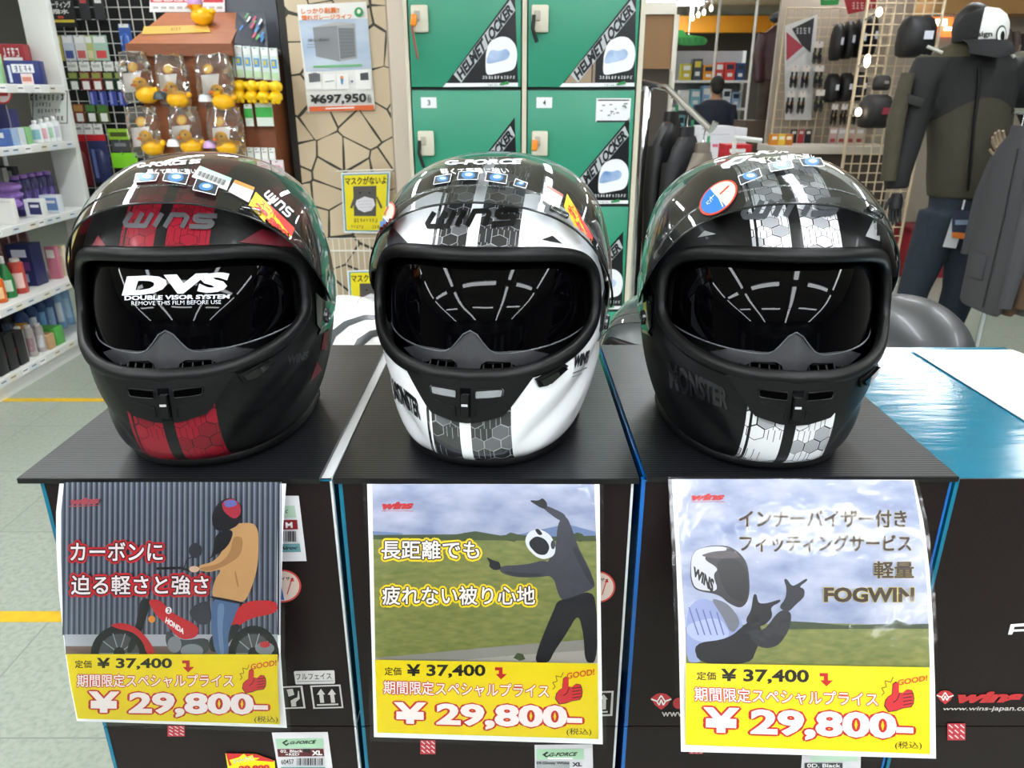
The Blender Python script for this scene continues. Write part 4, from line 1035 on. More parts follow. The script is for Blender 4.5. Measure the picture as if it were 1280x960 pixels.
p = at_y(2, 20, 4.25); carton_goods('sponge_pack', 'tall green pack against the white back panel', 'pack', (-2.84, 4.38, top+.0012), .10, .42, '#1e8b4c', fc([(.1, .1, .9, .3, '#d9efe0')]), .06)
p = at_y(54, 98, 4.25); carton_goods('price_card', 'small pink printed price card leaning beside the navy carton', 'card', (-2.532, 4.20, top+.0012), .06, .055, '#f0dcd6', fc([(.1, .3, .9, .7, '#d78a78')]), .006)
# second shelf
z = SHZ[1]
T = thing('sale_disc', 'round red and white sale disc on the second shelf', 'sign', at_y(4, 118, 3.98)); c = at_y(4, 118, 3.98)
P = Print(on_y(3.98), .0006); P.oval(4, 118, 11, 12, mat('#cf2a33', .5)); P.oval(4, 118, 9, 10, mat('#f1dada', .5)); P.build('disc', T)
P = Print(on_y(3.98), .0006, 0, .002); P.line([(-3, 118), (10, 118)], 4, mat('#cf2a33', .5)); P.build('lettering', T)
MB(steel).tube([c+V((0, .003, -.05)), V((c.x, c.y+.003, z+.005))], .002, 6).build('stick', T)
for i, (x0, x1, y0, c_, lb) in enumerate(((-8, 10, 132, '#2c2f6e', 'indigo carton behind the sale disc'), (8, 24, 138, '#4a4a8e', 'violet carton beside the indigo one'))):
    a, w_, h_ = sized(x0, y0, x1, 178, -2.66, z); carton_goods('cleaner_carton', lb+' on the second shelf', 'carton', a, w_, h_, c_, fc([(.15, .1, .85, .4, '#9fa6d8'), (.2, .55, .8, .8, '#dfe3f5')]), .09)
for i, (x0, x1, y0, lb) in enumerate(((12, 27, 122, 'upper bright green sponge box'), (22, 40, 131, 'lower bright green sponge box'))):
    a, w_, h_ = sized(x0, y0, x1, 172, -2.80+.05*i, z, (i, 2, 4.05, 4.22)); carton_goods('sponge_box', lb+' on the second shelf', 'box', a, w_, h_, '#3fd03a', fc([(.1, .1, .9, .35, '#7fe87a'), (.2, .6, .8, .9, '#2a8f28')]), .09)
for i in range(4):
    a, w_, h_ = sized(40+i*7, 145-i, 48+i*7, 171, -2.56, z, (i, 4, 4.19, 4.43)); bottle_goods('coating_bottle', f'small white coating bottle, {ORD[i]} of four from the camera side on the second shelf', 'bottle', a, w_*1.05, h_, '#e9ecec', '#f7f7f4', ['#8ec6d0', '#d8a6b0', '#a9d4b4', '#c9c9d8'][i], 'round', 'small white bottles on the second shelf')
for i in range(4):
    a, w_, h_ = sized(2+i*9, 158, 12+i*9, 178, -2.54, z); carton_goods('wipe_pack', ['blue', 'pale blue', 'clear', 'green'][i]+' wipe pack lying on the lip of the second shelf', 'pack', a, w_, h_, ['#4f6db0', '#9fb8d8', '#cfd8dc', '#8fca8a'][i], fc([(.15, .2, .85, .5, '#f3f3f3')]), .05)
# third shelf: towels, purple bottles, white trays
z = SHZ[2]
def heap(m, x0, x1, y0, name, label, cat, X, seed=1):
    a, w_, h_ = sized(x0, y0, x1, 272, X, z); T = thing(name, label, cat, a); r = random.Random(seed); mb = MB(m)
    for k in range(6): mb.ball((r.uniform(-.3, .3)*w_, r.uniform(-.04, .04), h_*(.25+.11*k)), (w_*.5, .09, h_*.13), 14)
    x = fuse(mb, .007, 3, name='folds', parent=T, local=True); return T
def fuse(mb, voxel, smooth, name, parent=None, local=False, paint=None, kind=None):
    """one continuous skin over overlapping volumes"""
    o = mb.build(name, parent, 0, local)
    md = o.modifiers.new('r', 'REMESH'); md.mode = 'VOXEL'; md.voxel_size = voxel
    if smooth: sm = o.modifiers.new('s', 'SMOOTH'); sm.factor = .6; sm.iterations = smooth
    bpy.context.view_layer.update()
    me = bpy.data.meshes.new_from_object(o.evaluated_get(bpy.context.evaluated_depsgraph_get())); me.name = name
    o.modifiers.clear(); old = o.data; o.data = me; bpy.data.meshes.remove(old)
    if paint: paint(me, wm(o) if not local else Matrix.Identity(4))
    me.shade_smooth(); return o
lilac = noisy('lilac_towel', '#8e6ab8', '#a582cc', 60., .9)
heap(lilac, -14, 26, 226, 'towel_stack', 'folded lilac microfibre towels in the white tray on the third shelf', 'towel', -2.70)
a, w_, h_ = sized(-10, 248, 40, 278, -2.545, z); carton_goods('display_tray', 'white cardboard tray on the front lip of the third shelf, holding lilac towels', 'tray', a, w_, h_, '#eceae6', fc([(.05, .1, .95, .14, '#d8d6d2')]), .03)
for i in range(5):
    a, w_, h_ = sized(36+9.5*i, 222+i*.5, 46+9.5*i, 268, -2.66, z, (i, 5, 4.07, 4.43)); bottle_goods('shampoo_bottle', f'purple capped navy bottle on the third shelf, {ORD[i]} from the camera side', 'bottle', a, w_*.98, h_, '#2f2c66', '#9a78c4', '#6d5aa8', 'can', 'purple capped bottles on the third shelf')
for i, (x0, x1, c_, lb) in enumerate(((41, 62, '#eef0ee', 'white carton printed navy in front of the purple capped bottles'), (62, 84, '#dfe6ee', 'pale carton with blue writing at the end of the third shelf'))):
    a, w_, h_ = sized(x0, 249, x1, 270, -2.54, z); carton_goods('wax_box', lb, 'carton', a, w_, h_, c_, fc([(.25, .15, .95, .85, '#2c2f62' if i == 0 else '#6f8fc0'), (.35, .3, .85, .45, '#e8e8f0')]), .05)
for i in range(4):
    a, w_, h_ = sized(60+i*7, 192, 68+i*7, 232, -2.86, z, (i, 4, 4.02, 4.43)); carton_goods('hanging_tool', f'tool pack in the wire bay behind the purple caps, {ORD[i]} from the camera side', 'pack', a, w_, h_*1.25, ['#cfd2d0', '#3c4a3c', '#d8d8d0', '#55585c'][i], fc([(.2, .1, .8, .3, '#f0f0ee')]), .04)
# fourth shelf
z = SHZ[3]
Q = [('spray_bottle', 'green spray bottle with a white nozzle on the fourth shelf', 3, 19, 312, '#1f7a3c', '#f0f0ec', '#d8ecd8', 'cone'), ('cleaner_can', 'red cleaner can beside the green spray bottle', 18, 35, 320, '#c24a42', '#e8dcd4', '#f0c8c0', 'can')]
for n_, lb, x0, x1, y0, b, c_, l_, sh_ in Q:
    a, w_, h_ = sized(x0, y0, x1, 362, -2.60, z); bottle_goods(n_, lb, 'bottle', a, w_, h_, b, c_, l_, sh_)
a, w_, h_ = sized(-6, 340, 8, 372, -2.58, z); bottle_goods('cleaner_can', 'orange cleaner can at the frame edge of the fourth shelf', 'bottle', a, w_, h_, '#d9641f', '#f2ead8', '#f4c890', 'can')
a, w_, h_ = sized(24, 302, 54, 352, -2.66, z); carton_goods('engine_oil_box', 'tall navy box with a white emblem on the fourth shelf', 'box', a, w_, h_, '#22275a', fc([(.2, .12, .8, .3, '#d8dcee'), (.15, .42, .85, .62, '#7d3f8a'), (.3, .7, .7, .9, '#b8bce0')]), .10)
for i in range(4):
    a, w_, h_ = sized(52+8*i, 306+i*2, 60+8*i, 346, -2.60, z, (i, 4, 4.15, 4.43)); carton_goods('fuse_pack', ['pink', 'cream', 'clear', 'amber'][i]+' pack hanging at the end of the fourth shelf', 'pack', a, w_, h_, ['#c8788a', '#e6d8b8', '#c8ccc8', '#c88a4a'][i], fc([(.15, .1, .85, .35, '#f2efe8')]), .03)
for i in range(5):
    a, w_, h_ = sized(36+9*i, 276, 44+9*i, 302, -2.88, z, (i, 5, 4.0, 4.43)); carton_goods('wiper_pack', f'slim pink wiper pack at the back of the fourth shelf, {ORD[i]} from the camera side', 'pack', a, w_*.9, h_*2.6, '#b98f95', fc([(.2, .1, .8, .3, '#e8dcdc')]), .02)
# bottom shelf
z = SHZ[4]
for i in range(6):
    a, w_, h_ = sized(50+10*i, 374-i*1.5, 62+10*i, 422, -2.745, z, (i, 6, 3.97, 4.48)); bottle_goods('coolant_bottle', f'black capped blue coolant bottle on the bottom shelf, {ORD[i]} from the camera side', 'bottle', a, w_*.95, h_, '#27477c' if i < 4 else '#7fa8d0', '#17181a', ['#c98a2c', '#d8dde6', '#6da0cc', '#8fb4d8', '#cfdbe6', '#a8c4dc'][i], 'round', 'coolant bottles on the bottom shelf', .42)
for i in range(5):
    a, w_, h_ = sized(72+9*i, 368, 82+9*i, 404, -2.86, z, (i, 5, 4.03, 4.46)); bottle_goods('coolant_bottle', f'dark coolant bottle in the rear row of the bottom shelf, {ORD[i]} from the camera side', 'bottle', a, w_, h_*1.1, '#33373f', '#101113', '#5a6a86', 'round', 'dark coolant bottles in the rear row', .4)
for i in range(3):
    a, w_, h_ = sized(-4+13*i, 420-2*i, 9+13*i, 468-i*5, -2.585, z); carton_goods('bulb_box', f'black and red bulb box on the bottom shelf, {ORD[i]} from the camera side', 'box', a, w_, h_, '#1b1b1e', fc([(.1, .45, .9, .62, '#c22a30'), (.2, .15, .8, .3, '#cfcfcf')]), .07, group='bulb boxes on the bottom shelf')
for i in range(3):
    a, w_, h_ = sized(27+11*i, 412-2*i, 38+11*i, 455-i*6, -2.60, z); bottle_goods('degreaser_can', f'grey and white degreaser can beside the bulb boxes, {ORD[i]} from the camera side', 'can', a, w_, h_, '#b9b2b0', '#ddd8d4', ['#7d8aa0', '#a88a92', '#d4d4d4'][i], 'can', 'degreaser cans on the bottom shelf')
a, w_, h_ = sized(50, 410, 80, 428, -2.62, z); carton_goods('filter_box', 'flat green box in front of the coolant bottles', 'box', a, w_, h_*1.2, '#58b050', fc([(.1, .2, .9, .5, '#e6f0e0')]), .08)
a, w_, h_ = sized(56, 424, 84, 442, -2.56, z); carton_goods('plug_box', 'flat tan cardboard box on the lip of the bottom shelf', 'box', a, w_, h_, '#c9a47a', fc([(.1, .2, .6, .5, '#efe6d8')]), .06)

# ---- wire grid with hanging packs behind the shelf
GY = 4.80
def grid_panel(name, label, x0, x1, z0, z1, Y, pitch, m, r=.0028, cat='wire grid', rot=None, fr=None):
    T = thing(name, label, cat, ((x0+x1)/2, Y, z0 if rot is None else z0), rot or 0.)
    w_ = (x1-x0)/2; f = MB(m)
    f.tube([(-w_, 0, 0), (w_, 0, 0), (w_, 0, z1-z0), (-w_, 0, z1-z0)], fr or r*2.2, 6, closed=True); f.build('frame', T, 60, local=True)
    g = MB(m); n = int((x1-x0)/pitch)
    for k in range(1, n): g.tube([(-w_+2*w_*k/n, .004, 0), (-w_+2*w_*k/n, .004, z1-z0)], r, 4)
    n = int((z1-z0)/pitch)
    for k in range(1, n): g.tube([(-w_, -.002, (z1-z0)*k/n), (w_, -.002, (z1-z0)*k/n)], r, 4)
    g.build('wires', T, 60, local=True); 
    return T
a, b = at_y(58, 0, GY), at_y(164, 0, GY)
grid_panel('wire_grid', 'white wire display grid with hanging car goods beside the gondola shelf', a.x, b.x+.12, 0, 2.35, GY, .062, wire_w)
struct(MB(mat('#17181a', .8)).bx(a.x-.2, b.x+.3, GY+.10, GY+.12, 0, 2.35), 'wall_1', smooth=0)
def pack(x0, y0, x1, y1, Y, c, label, cat='pack', name='hanging_pack', bands=(), group=None, bulge=.5, d=.022, hook=.05, rough=.35, parts=True):
    A, B = span(x0, y0, x1, y1, Y); w_, h_ = abs(B.x-A.x), abs(A.z-B.z)
    T = thing(name, label, cat, ((A.x+B.x)/2, Y, B.z), 0, group)
    mb = MB(mat(c, rough)).bx(-w_/2, w_/2, 0, .004, 0, h_, .001)
    if bulge: mb.ball((0, 0, h_*.42), (w_*.40, d, h_*.36*bulge*1.6), 12)
    mb.build('pack_body', T, 40, local=True)
    if bands:
        P = Print(lambda x, y, l: V((-w_/2+w_*x, -.0015-l-(d if bulge else 0)*max(0, 1-((x-.5)/.5)**2)*(1 if .2 < y < .9 else 0), h_*(1-y))), .0008)
        P.rect(.04, .03, .96, .97, mat(c, rough))
        for bx0, by0, bx1, by1, bc in bands:
            if isinstance(bc, tuple): P.text(bc[0], (bx0, by0, bx1, by1), mat(bc[1], .5), .03)
            else: P.rect(bx0, by0, bx1, by1, mat(bc, .4))
        P.build('printed_card', T, local=True)
    if hook: MB(steel).tube([(0, -.02, h_-.006), (0, hook, h_-.006)], .0025, 5).build('hook', T, 60, local=True)
    return T
YK = GY-.05
pk = [(57, -8, 93, 34, '#141414', 'tall black coating pack with white lettering and a yellow stripe', [(.1, .05, .9, .18, '#a9a06a'), (.12, .22, .92, .42, ('コーティング', '#f4f4f0')), (.25, .46, .8, .6, ('撥水', '#f4f4f0')), (.4, .66, .6, .74, '#c84a3a'), (.08, .78, .95, .86, '#d8c23a')])]
for x0, x1, c in ((99, 112, '#2a2b2e'), (117, 131, '#26272a')): pk.append((x0, -2, x1, 25, c, f"black bottle pack with a {'red' if x0 == 99 else 'white'} tag at the top of the wire grid", [(.2, 0, .8, .22, '#c84a4a' if x0 == 99 else '#e8e8e6')]))
for x0, x1, c, nm, t2 in ((62, 78, '#c8b84a', 'yellow', '#3c6a2c'), (79, 93, '#c8d0dc', 'white and blue', '#4a5a9a'), (94, 108, '#dcdcdc', 'white and red', '#c85a5a'), (108, 117, '#b8c07a', 'olive', '#d8d0a8'), (117, 135, '#a8c8b8', 'pale green', '#d84a4a')):
    pk.append((x0, 44, x1, 76, c, f'{nm} pack in the upper row of the wire grid', [(.1, .05, .9, .3, '#eceeec'), (.15, .6, .85, .9, t2)]))
cl = ['#1e3a26', '#7d1f24', '#8f2a24', '#26442c', '#1f3a2a']
for i in range(5): pk.append((86+14.5*i, 90, 99+14.5*i, 113, cl[i], f'dark pack with a white price square in the middle row, {ORD[i]} from the shelf', [(.1, .05, .9, .35, '#8f9a4a'), (.2, .5, .85, .95, '#f0f0ee')]))
for i in range(5): pk.append((84+15*i, 77, 97+15*i, 89, '#e4e6e2', f'white header card above the middle row, {ORD[i]} from the shelf', [(.15, .3, .85, .6, '#b8bcb8')]))
cl = ['#8a3a2a', '#30402c', '#5a6a2c', '#2a4a30']
for i in range(3): pk.append((92+15*i, 130, 106+15*i, 153, cl[i], f'dark pack with a white price square in the lower row, {ORD[i]} from the shelf', [(.1, .05, .9, .4, '#b08a4a' if i == 0 else '#4a7a3a'), (.25, .5, .85, .95, '#f0f0ee')]))
for i in range(4): pk.append((112+12*i, 114, 122+12*i, 132, '#39459a', f'blue tube pack between the dark rows, {ORD[i]} from the shelf', [(.2, .1, .5, .9, '#8a94d8')]))
for i in range(3): pk.append((93+12*i, 155, 104+12*i, 169, '#e8e8e6', f'white price card under the lower row, {ORD[i]} from the shelf', [(.15, .3, .8, .5, '#9a9c9a')]))
pk += [(93, 168, 112, 232, '#6e1c24', 'red pouch with a red header at the bottom of the wire grid', [(0, 0, 1, .13, '#c4202c'), (.2, .3, .4, .9, '#b84a54')]), (113, 168, 137, 228, '#2c3560', 'navy pouch with a red header at the bottom of the wire grid', [(0, 0, 1, .13, '#c4202c'), (.2, .3, .4, .9, '#6a76b0')]),
       (135, 161, 161, 175, '#9ac83a', 'lime green header card beside the navy pouch', [(.1, .3, .9, .7, '#4a5a1c')]), (139, 176, 163, 190, '#4a4c50', 'grey strap pack under the lime green header', [(.2, .2, .8, .5, '#8a8c90')]), (140, 191, 172, 210, '#8ae02a', 'lime green plastic clip beside the duck stand', [])]
for q in pk:
    pack(q[0], q[1], q[2], q[3], YK, q[4], q[5], bands=q[6], group=None, bulge=.5 if q[3]-q[1] > 45 and q[1] > 100 else 0)
P0 = at_y(157, 50, 4.5)
# ---- wooden duck stand
DY = 3.22
wood = noisy('orange_brown_wood', '#8a4f2c', '#9c5c34', 14., .45, .0004, stretch=(1, 1, 7)); wood_d = noisy('brown_wood', '#7a4426', '#8a4f2e', 14., .5, stretch=(1, 1, 7))
A, B = at_y(164, 55, DY), at_y(289, 55, DY); xL, xR, zt = A.x, B.x, A.z
D = thing('duck_display_stand', 'orange brown wooden stand hung with bagged yellow rubber ducks', 'display stand', ((xL+xR)/2, DY+.2, 0))
MB(wood).bx(xL+.01, xR-.01, DY, DY+.36, .08, zt-.02).build('cabinet', D, 0)
sl = [V((xL-.005, DY-.02, zt)), V((xR+.005, DY-.02, zt)), V((xR-.03, DY+.30, zt+.14)), V((xL+.03, DY+.30, zt+.14))]
MB(wood).loft([sl, [v-V((0, 0, .03)) for v in sl]]).build('sloped_top', D, 0)
MB(wood_d).bx(xL-.012, xR+.012, DY-.028, DY-.004, zt-.045, zt).build('cornice', D, 0)
MB(wood_d).bx(xL-.02, xR+.02, DY-.02, DY+.38, 0, .08).build('plinth', D, 0)
def slope(x, y, l):   # a point of the sloped top seen at that pixel
    n = (sl[1]-sl[0]).cross(sl[3]-sl[0]).normalized(); n = n if n.z > 0 else -n
    d = ray(x, y); return CAMP + d*((sl[0]+n*l-CAMP).dot(n)/d.dot(n))
P = Print(slope, .0006, 0, .002); P.poly([(180, 33), (260, 31), (263, 40), (177, 43)], mat('#d8b45a', .3, metal=.3)); P.build('brass_plate', D)
P = Print(slope, .0006, 0, .004); P.marks(213, 34, 226, 38, mat('#6a4a1c', .5), 4); P.build('plate_lettering', D)
# side wing with pegs
A2, B2 = at_y(290, 60, DY+.05), at_y(338, 60, DY+.05)
MB(wood_d).bx(xR-.01, B2.x-.02, DY+.06, DY+.30, .08, zt-.03).build('side_wing', D, 0)
# black printed slab on the wing
sq = [V((xR+.005, DY+.02, zt+.005)), V((B2.x-.0, DY+.02, zt-.015)), V((B2.x-.07, DY+.26, zt+.14)), V((xR-.05, DY+.26, zt+.14))]
sb = thing('graphic_slab', 'slanting dark slab with coloured streaks beside the brass plate', 'panel', sq[0])
MB(mat('#3c3f48', .3)).loft([sq, [v-V((0, 0, .012)) for v in sq]]).build('panel', sb, 0)
Pm = Print(lambda u, v, l: (sq[0]*(1-u)+sq[1]*u)*(1-v)+(sq[3]*(1-u)+sq[2]*u)*v + V((0, -.3, .9))*l, .0008, 0, .001)
r = random.Random(5)
for k in range(14):
    u, v = r.uniform(.1, .8), r.uniform(.1, .75); Pm.poly([(u, v), (u+.05, v-.02), (u+.16, v+.13), (u+.10, v+.16)], mat(r.choice(['#b83a5a', '#3a7ab8', '#c8b84a', '#e0e0e0', '#58a05a']), .4))
Pm.build('panel_print', sb)
# board behind the stand with the red notice
MB(mat('#5f646c', .6)).bx(xL+.03, xR+.10, DY+.33, DY+.35, zt-.1, zt+.45).build('rear_board', D, 0)
def d2(P):
    P.rect(188, -20, 279, 3, mat('#d2404a', .5)); 
    for k in range(5): P.frame(192+13*k, -14, 202+13*k, 1, 1.5, mat('#f4e4e4', .5))
    for k in range(9): P.rect(191+10*k, 8, 198+10*k, 11, mat('#b8b4b0', .5))
notice('calendar_notice', 'red and white calendar notice above the wooden duck stand', 'notice', [(187, -24), (281, -24), (281, 15), (187, 15)], DY+.32, mat('#f6f2f0', .5), d2)
duck_y = mat('#f7b70c', .35); beak = mat('#e8701a', .4); bagm = clear('crinkled_bag', '#f6f6f4', .9, 1.5, haze=.05)
def duck(mb, c, s, helm=None):
    c = V(c); mb.m(duck_y).ball(c, (s*.62, s*.55, s*.46), 12).ball(c+V((-s*.25, -s*.1, s*.52)), s*.36, 12).ball(c+V((s*.55, 0, s*.22)), (s*.22, s*.2, s*.18), 8)
    mb.m(beak).ball(c+V((-s*.45, -s*.35, s*.46)), (s*.2, s*.16, s*.08), 8)
    mb.m(INK).ball(c+V((-s*.36, -s*.38, s*.62)), s*.05, 6).ball(c+V((-s*.1, -s*.42, s*.62)), s*.05, 6)
    if helm: mb.m(mat(helm, .3)).lathe([(s*.40, 0), (s*.40, s*.12), (s*.30, s*.32), (s*.001, s*.42)], c+V((-s*.25, -s*.1, s*.52)), 12)
# duck standing on top
T = thing('rubber_duck', 'yellow rubber duck in a lilac helmet standing on top of the wooden stand', 'rubber duck', (xL+.235, DY+.16, zt+.076))
mb = MB(); duck(mb, (0, 0, .036), .075); mb.build('duck_body', T, 60, local=True)
MB(mat('#c79ad0', .35)).lathe([(.030, 0), (.030, .01), (.022, .026), (.001, .033)], (-.019, -.008, .078), 14).build('helmet', T, 40, local=True)
bags = [((150, 66, 192, 128), (183, 108), None, 'at the shelf side of the upper row'), ((194, 68, 238, 132), (222, 114), '#3c4a52', 'mid upper row, dark helmet'), ((244, 68, 294, 132), (279, 117), '#d8dde0', 'at the wing end of the upper row'),
        ((160, 134, 203, 196), (190, 174), None, 'at the shelf side of the lower row'), ((211, 132, 254, 190), (239, 173), '#e6e8ec', 'in the middle of the lower row'), ((258, 134, 308, 194), (284, 175), '#c8a0d0', 'at the wing end, lilac helmet')]
for q, dc, hm, where in bags:
    A, B = span(*q, DY-.04); w_, h_ = B.x-A.x, A.z-B.z
    T = thing('bagged_duck', 'yellow rubber duck in a clear crinkled bag '+where, 'rubber duck', ((A.x+B.x)/2, DY-.04, B.z), 0, 'bagged rubber ducks on the wooden stand')
    c = at_y(dc[0], dc[1], DY-.04); s = .074
    mb = MB(); duck(mb, (c.x, DY-.045, c.z-.03), s); mb.build('duck_body', T, 60)
    if hm: MB(mat(hm, .3)).lathe([(s*.42, 0), (s*.42, s*.12), (s*.32, s*.34), (s*.001, s*.44)], (c.x-s*.9, DY-.048, c.z-.03+(0 if hm == '#c8a0d0' else .0)), 12).build('helmet', T, 40)
    P = Print(on_y(DY-.05), .0006); cx = (q[0]+q[2])/2-6; P.poly([(cx-12, q[1]+26), (cx+11, q[1]+24), (cx+9, q[1]+48), (cx-9, q[1]+50)], mat('#f0ecec', .5)); P.build('insert_card', T)
    P = Print(on_y(DY-.052), .0006, 0, .002); P.oval(q[0]+16, q[1]+18, 6.5, 6.5, mat('#e89a1c', .4)); P.oval(q[0]+16, q[1]+18, 4.5, 4.5, mat('#f6cf5a', .4)); P.build('badge', T)
    rr = random.Random(int(q[0])); rings = []
    for j in range(9):
        f = j/8; zz = h_*f; wd = w_/2*.93*(1 if .08 < f < .85 else .88); dp = .045*math.sin(pi*min(1, max(.04, f*.9)))+.004
        rings.append([V(((A.x+B.x)/2+wd*math.cos(a)*(1+rr.uniform(-.05, .05)), DY-.045+dp*math.sin(a)*(1+rr.uniform(-.35, .35)), B.z+zz+rr.uniform(-.006, .006))) for a in [2*pi*k/18 for k in range(18)]])
    MB(bagm).loft(rings).build('clear_bag', T, 25)
    MB(steel).tube([((A.x+B.x)/2, DY-.045, A.z-.008), ((A.x+B.x)/2, DY+.01, A.z-.008)], .002, 5).build('hook', T, 60)
# wing goods: blue key cards, yellow duck horns, green cards
WY = DY+.02
for i in range(6):
    x = 283+11*i; pack(x, 56+i*.8, x+10, 96+i, WY-.01*i, '#d6e4e2', f'white and blue card pack on the wing\'s upper pegs, {ORD[i]} from the ducks', bands=[(.1, .05, .9, .25, '#eef0ee'), (.15, .35, .85, .62, ['#3f9a58', '#5a9ac8', '#6aa0d0', '#5a98cc', '#7aaad0', '#5a9ac8'][i]), (.3, .4, .6, .55, '#d8c84a'), (.1, .75, .9, .95, '#b8d8b0')], bulge=0, hook=.1)
for i in range(8):
    row, k = divmod(i, 4); x = 300+15*k; y = 107+row*12.5 + (.5*k)
    c = at_y(x, y, WY-.02-.01*k); T = thing('duck_horn', f'yellow squeaky duck head on the wing, {ORD[k]} from the bags in the {"upper" if row == 0 else "lower"} row', 'toy', c, 0, 'yellow duck heads on the wing')
    mb = MB(mat('#f6c80e', .4)); mb.ball((0, 0, 0), (.027, .027, .022), 12)
    if row: [mb.ball((.018*math.cos(a), -.006, .016*math.sin(a)-.004), .011, 8) for a in [2*pi*q/6 for q in range(6)]]
    else: mb.ball((-.016, -.012, .004), (.016, .016, .013), 8)
    mb.build('duck_head', T, 60, local=True); MB(steel).tube([(0, 0, 0), (0, .08, .0)], .003, 6).build('peg', T, 60, local=True)
for i, (x0, x1, y0, y1) in enumerate(((306, 316, 130, 158), (320, 341, 128, 158))):
    pack(x0, y0, x1, y1, WY-.01, '#e6eee6', ('narrow' if i == 0 else 'wide')+' green and white tag under the yellow duck heads', bands=[(0, .2, 1, .62, '#3fae4c')], bulge=0, hook=.08)
for i in range(5): pack(300+9*i, 184+i*.2, 308+9*i, 200, WY-.01, '#e9ece8', f'white square tag at the foot of the wing, {ORD[i]} from the ducks', bands=[(.1, .1, .9, .9, '#f4f6f2'), (.2, .3, .8, .4, '#b0b4b0')], bulge=0, hook=.08)
pack(298, 198, 318, 210, WY-.02, '#47b552', 'green card at the foot of the wing', bands=[(.1, .1, .9, .3, '#c8e8c8')], bulge=0, hook=.08)
for i in range(2): pack(322+18*i, 200, 338+17*i, 220, WY-.02, '#e8dce0', ['clear pack with a pink charm at the foot of the wing', 'clear pack with a rosy charm beside the stone pillar'][i], bands=[(.2, .3, .8, .8, '#d89aa8')], bulge=.5, hook=.08)
pack(150, 30, 165, 68, YK, '#2f5cb0', 'blue bottle pack with a white cap on the wire grid beside the duck stand', bands=[(.1, .0, .9, .12, '#eef0f0'), (.15, .4, .85, .7, '#8aa8e0')])
# ---------------------------------------------------------------- stone pillar, notices, lockers
PY = 3.40
t = NT('crazy_paving'); o = t.obj(); X = t.xyz(o); q = t.comb(X[0], t.math('ADD', X[2], t.math('MULTIPLY', X[1], .7)), 0.)
vo = t.n('ShaderNodeTexVoronoi', feature='DISTANCE_TO_EDGE', voronoi_dimensions='2D'); t.set(vo.inputs['Vector'], q); vo.inputs['Scale'].default_value = 8.2; vo.inputs['Randomness'].default_value = 1.
v2 = t.n('ShaderNodeTexVoronoi', feature='F1', voronoi_dimensions='2D'); t.set(v2.inputs['Vector'], q); v2.inputs['Scale'].default_value = 8.2
gr = t.math('LESS_THAN', t.math('ADD', vo.outputs['Distance'], t.math('MULTIPLY', t.noise(q, 7., 1.), -.12)), -.024)
wn = t.math('MULTIPLY_ADD', t.noise(v2.outputs['Color'], 3., 0.), 1.4, -.2, clamp=True)
t.base(t.mix(gr, t.mix(wn, '#cdb899', '#dac9ac'), '#3d3a30')); t.p(Roughness=.55); t.bump(gr, -.004, 1.); stone = t.m
xl, xr = at_y(355, 0, PY).x, at_y(481, 0, PY).x
struct(MB(stone).bx(xl, xr, PY, PY+.55, 0, CEIL_Z), 'column_1', smooth=0)
xa, xb = at_y(484, 0, PY).x, at_y(515, 0, PY).x
t = mat('#d9cbbb', .5)
struct(MB(t).bx(xa, xb+.5, PY-.03, PY+.5, 0, CEIL_Z, .012), 'column_2')
struct(MB(mat('#a79a8c', .5)).bx(xr, xa, PY-.004, PY+.4, 0, CEIL_Z), 'trim_3', smooth=0)
MBx = MB(mat('#2a2724', .6)).bx(xl-.035, xl-.004, PY+.02, PY+.3, 0, CEIL_Z); struct(MBx, 'trim_4', smooth=0)
# garage poster
Yp = PY-.004
T = thing('garage_poster', 'poster of a grey storage shed priced 697,950 on the stone pillar', 'poster', at_y(420, 70, Yp))
P = Print(on_y(Yp), .0006); P.poly([(371, 6), (458, 2), (469, 137), (385, 141)], mat('#f2f2f0', .45)); P.build('paper', T)
P = Print(on_y(Yp), .0005, 0, .001)
k_ = lambda x, y: (340+x/4.361, y/4.361)
q = lambda *a: [k_(x, y) for x, y in a]
P.poly(q((146, 110), (520, 100), (545, 375), (185, 395)), noisy('poster_blue', '#9fb8d8', '#d5e0ee', 3., .45, stretch=(1, 1, 3)))
P.poly(q((222, 150), (360, 120), (370, 335), (240, 308)), mat('#8d9096', .45)); P.poly(q((352, 120), (452, 128), (465, 318), (370, 335)), mat('#a9acb0', .45)); P.poly(q((360, 152), (446, 154), (456, 308), (374, 322)), mat('#75787e', .45)); P.poly(q((222, 150), (352, 118), (452, 128), (360, 140)), mat('#b8babd', .45))
for k in range(8): P.line([k_(362+k, 166+k*19), k_(447+k*1.2, 168+k*18)], .5, mat('#8b8e94', .45))
og = mat('#ee7a22', .45)
P.text('しっかり耐震!!', q((160, 45), (366, 40), (366, 70), (160, 76)), og, .03); P.text('憧れガレージライフ', q((160, 84), (432, 76), (434, 104), (162, 110)), og, .03)
P.oval(*k_(473, 66), 5.6, 6.2, mat('#2f9a58', .45)); P.oval(*k_(473, 62), 2.4, 2.8, mat('#e8f4e8', .45))
P.text('SBG-1826H', q((196, 212), (310, 208), (310, 224), (196, 228)), mat('#4a4d52', .45), .02)
for y in (240, 255): P.line([k_(190, y+3), k_(328, y)], .7, mat('#8a8d92', .45))
P.line([k_(225, 364), k_(490, 355)], 2.6, mat('#6fba7a', .45))
for x0, y0, x1, y1 in ((180, 392, 268, 490), (272, 405, 345, 490), (348, 404, 416, 486), (452, 382, 538, 488)): P.poly(q((x0, y0), (x1, y0-3), (x1+4, y1-3), (x0+6, y1)), mat('#fafafa', .45))
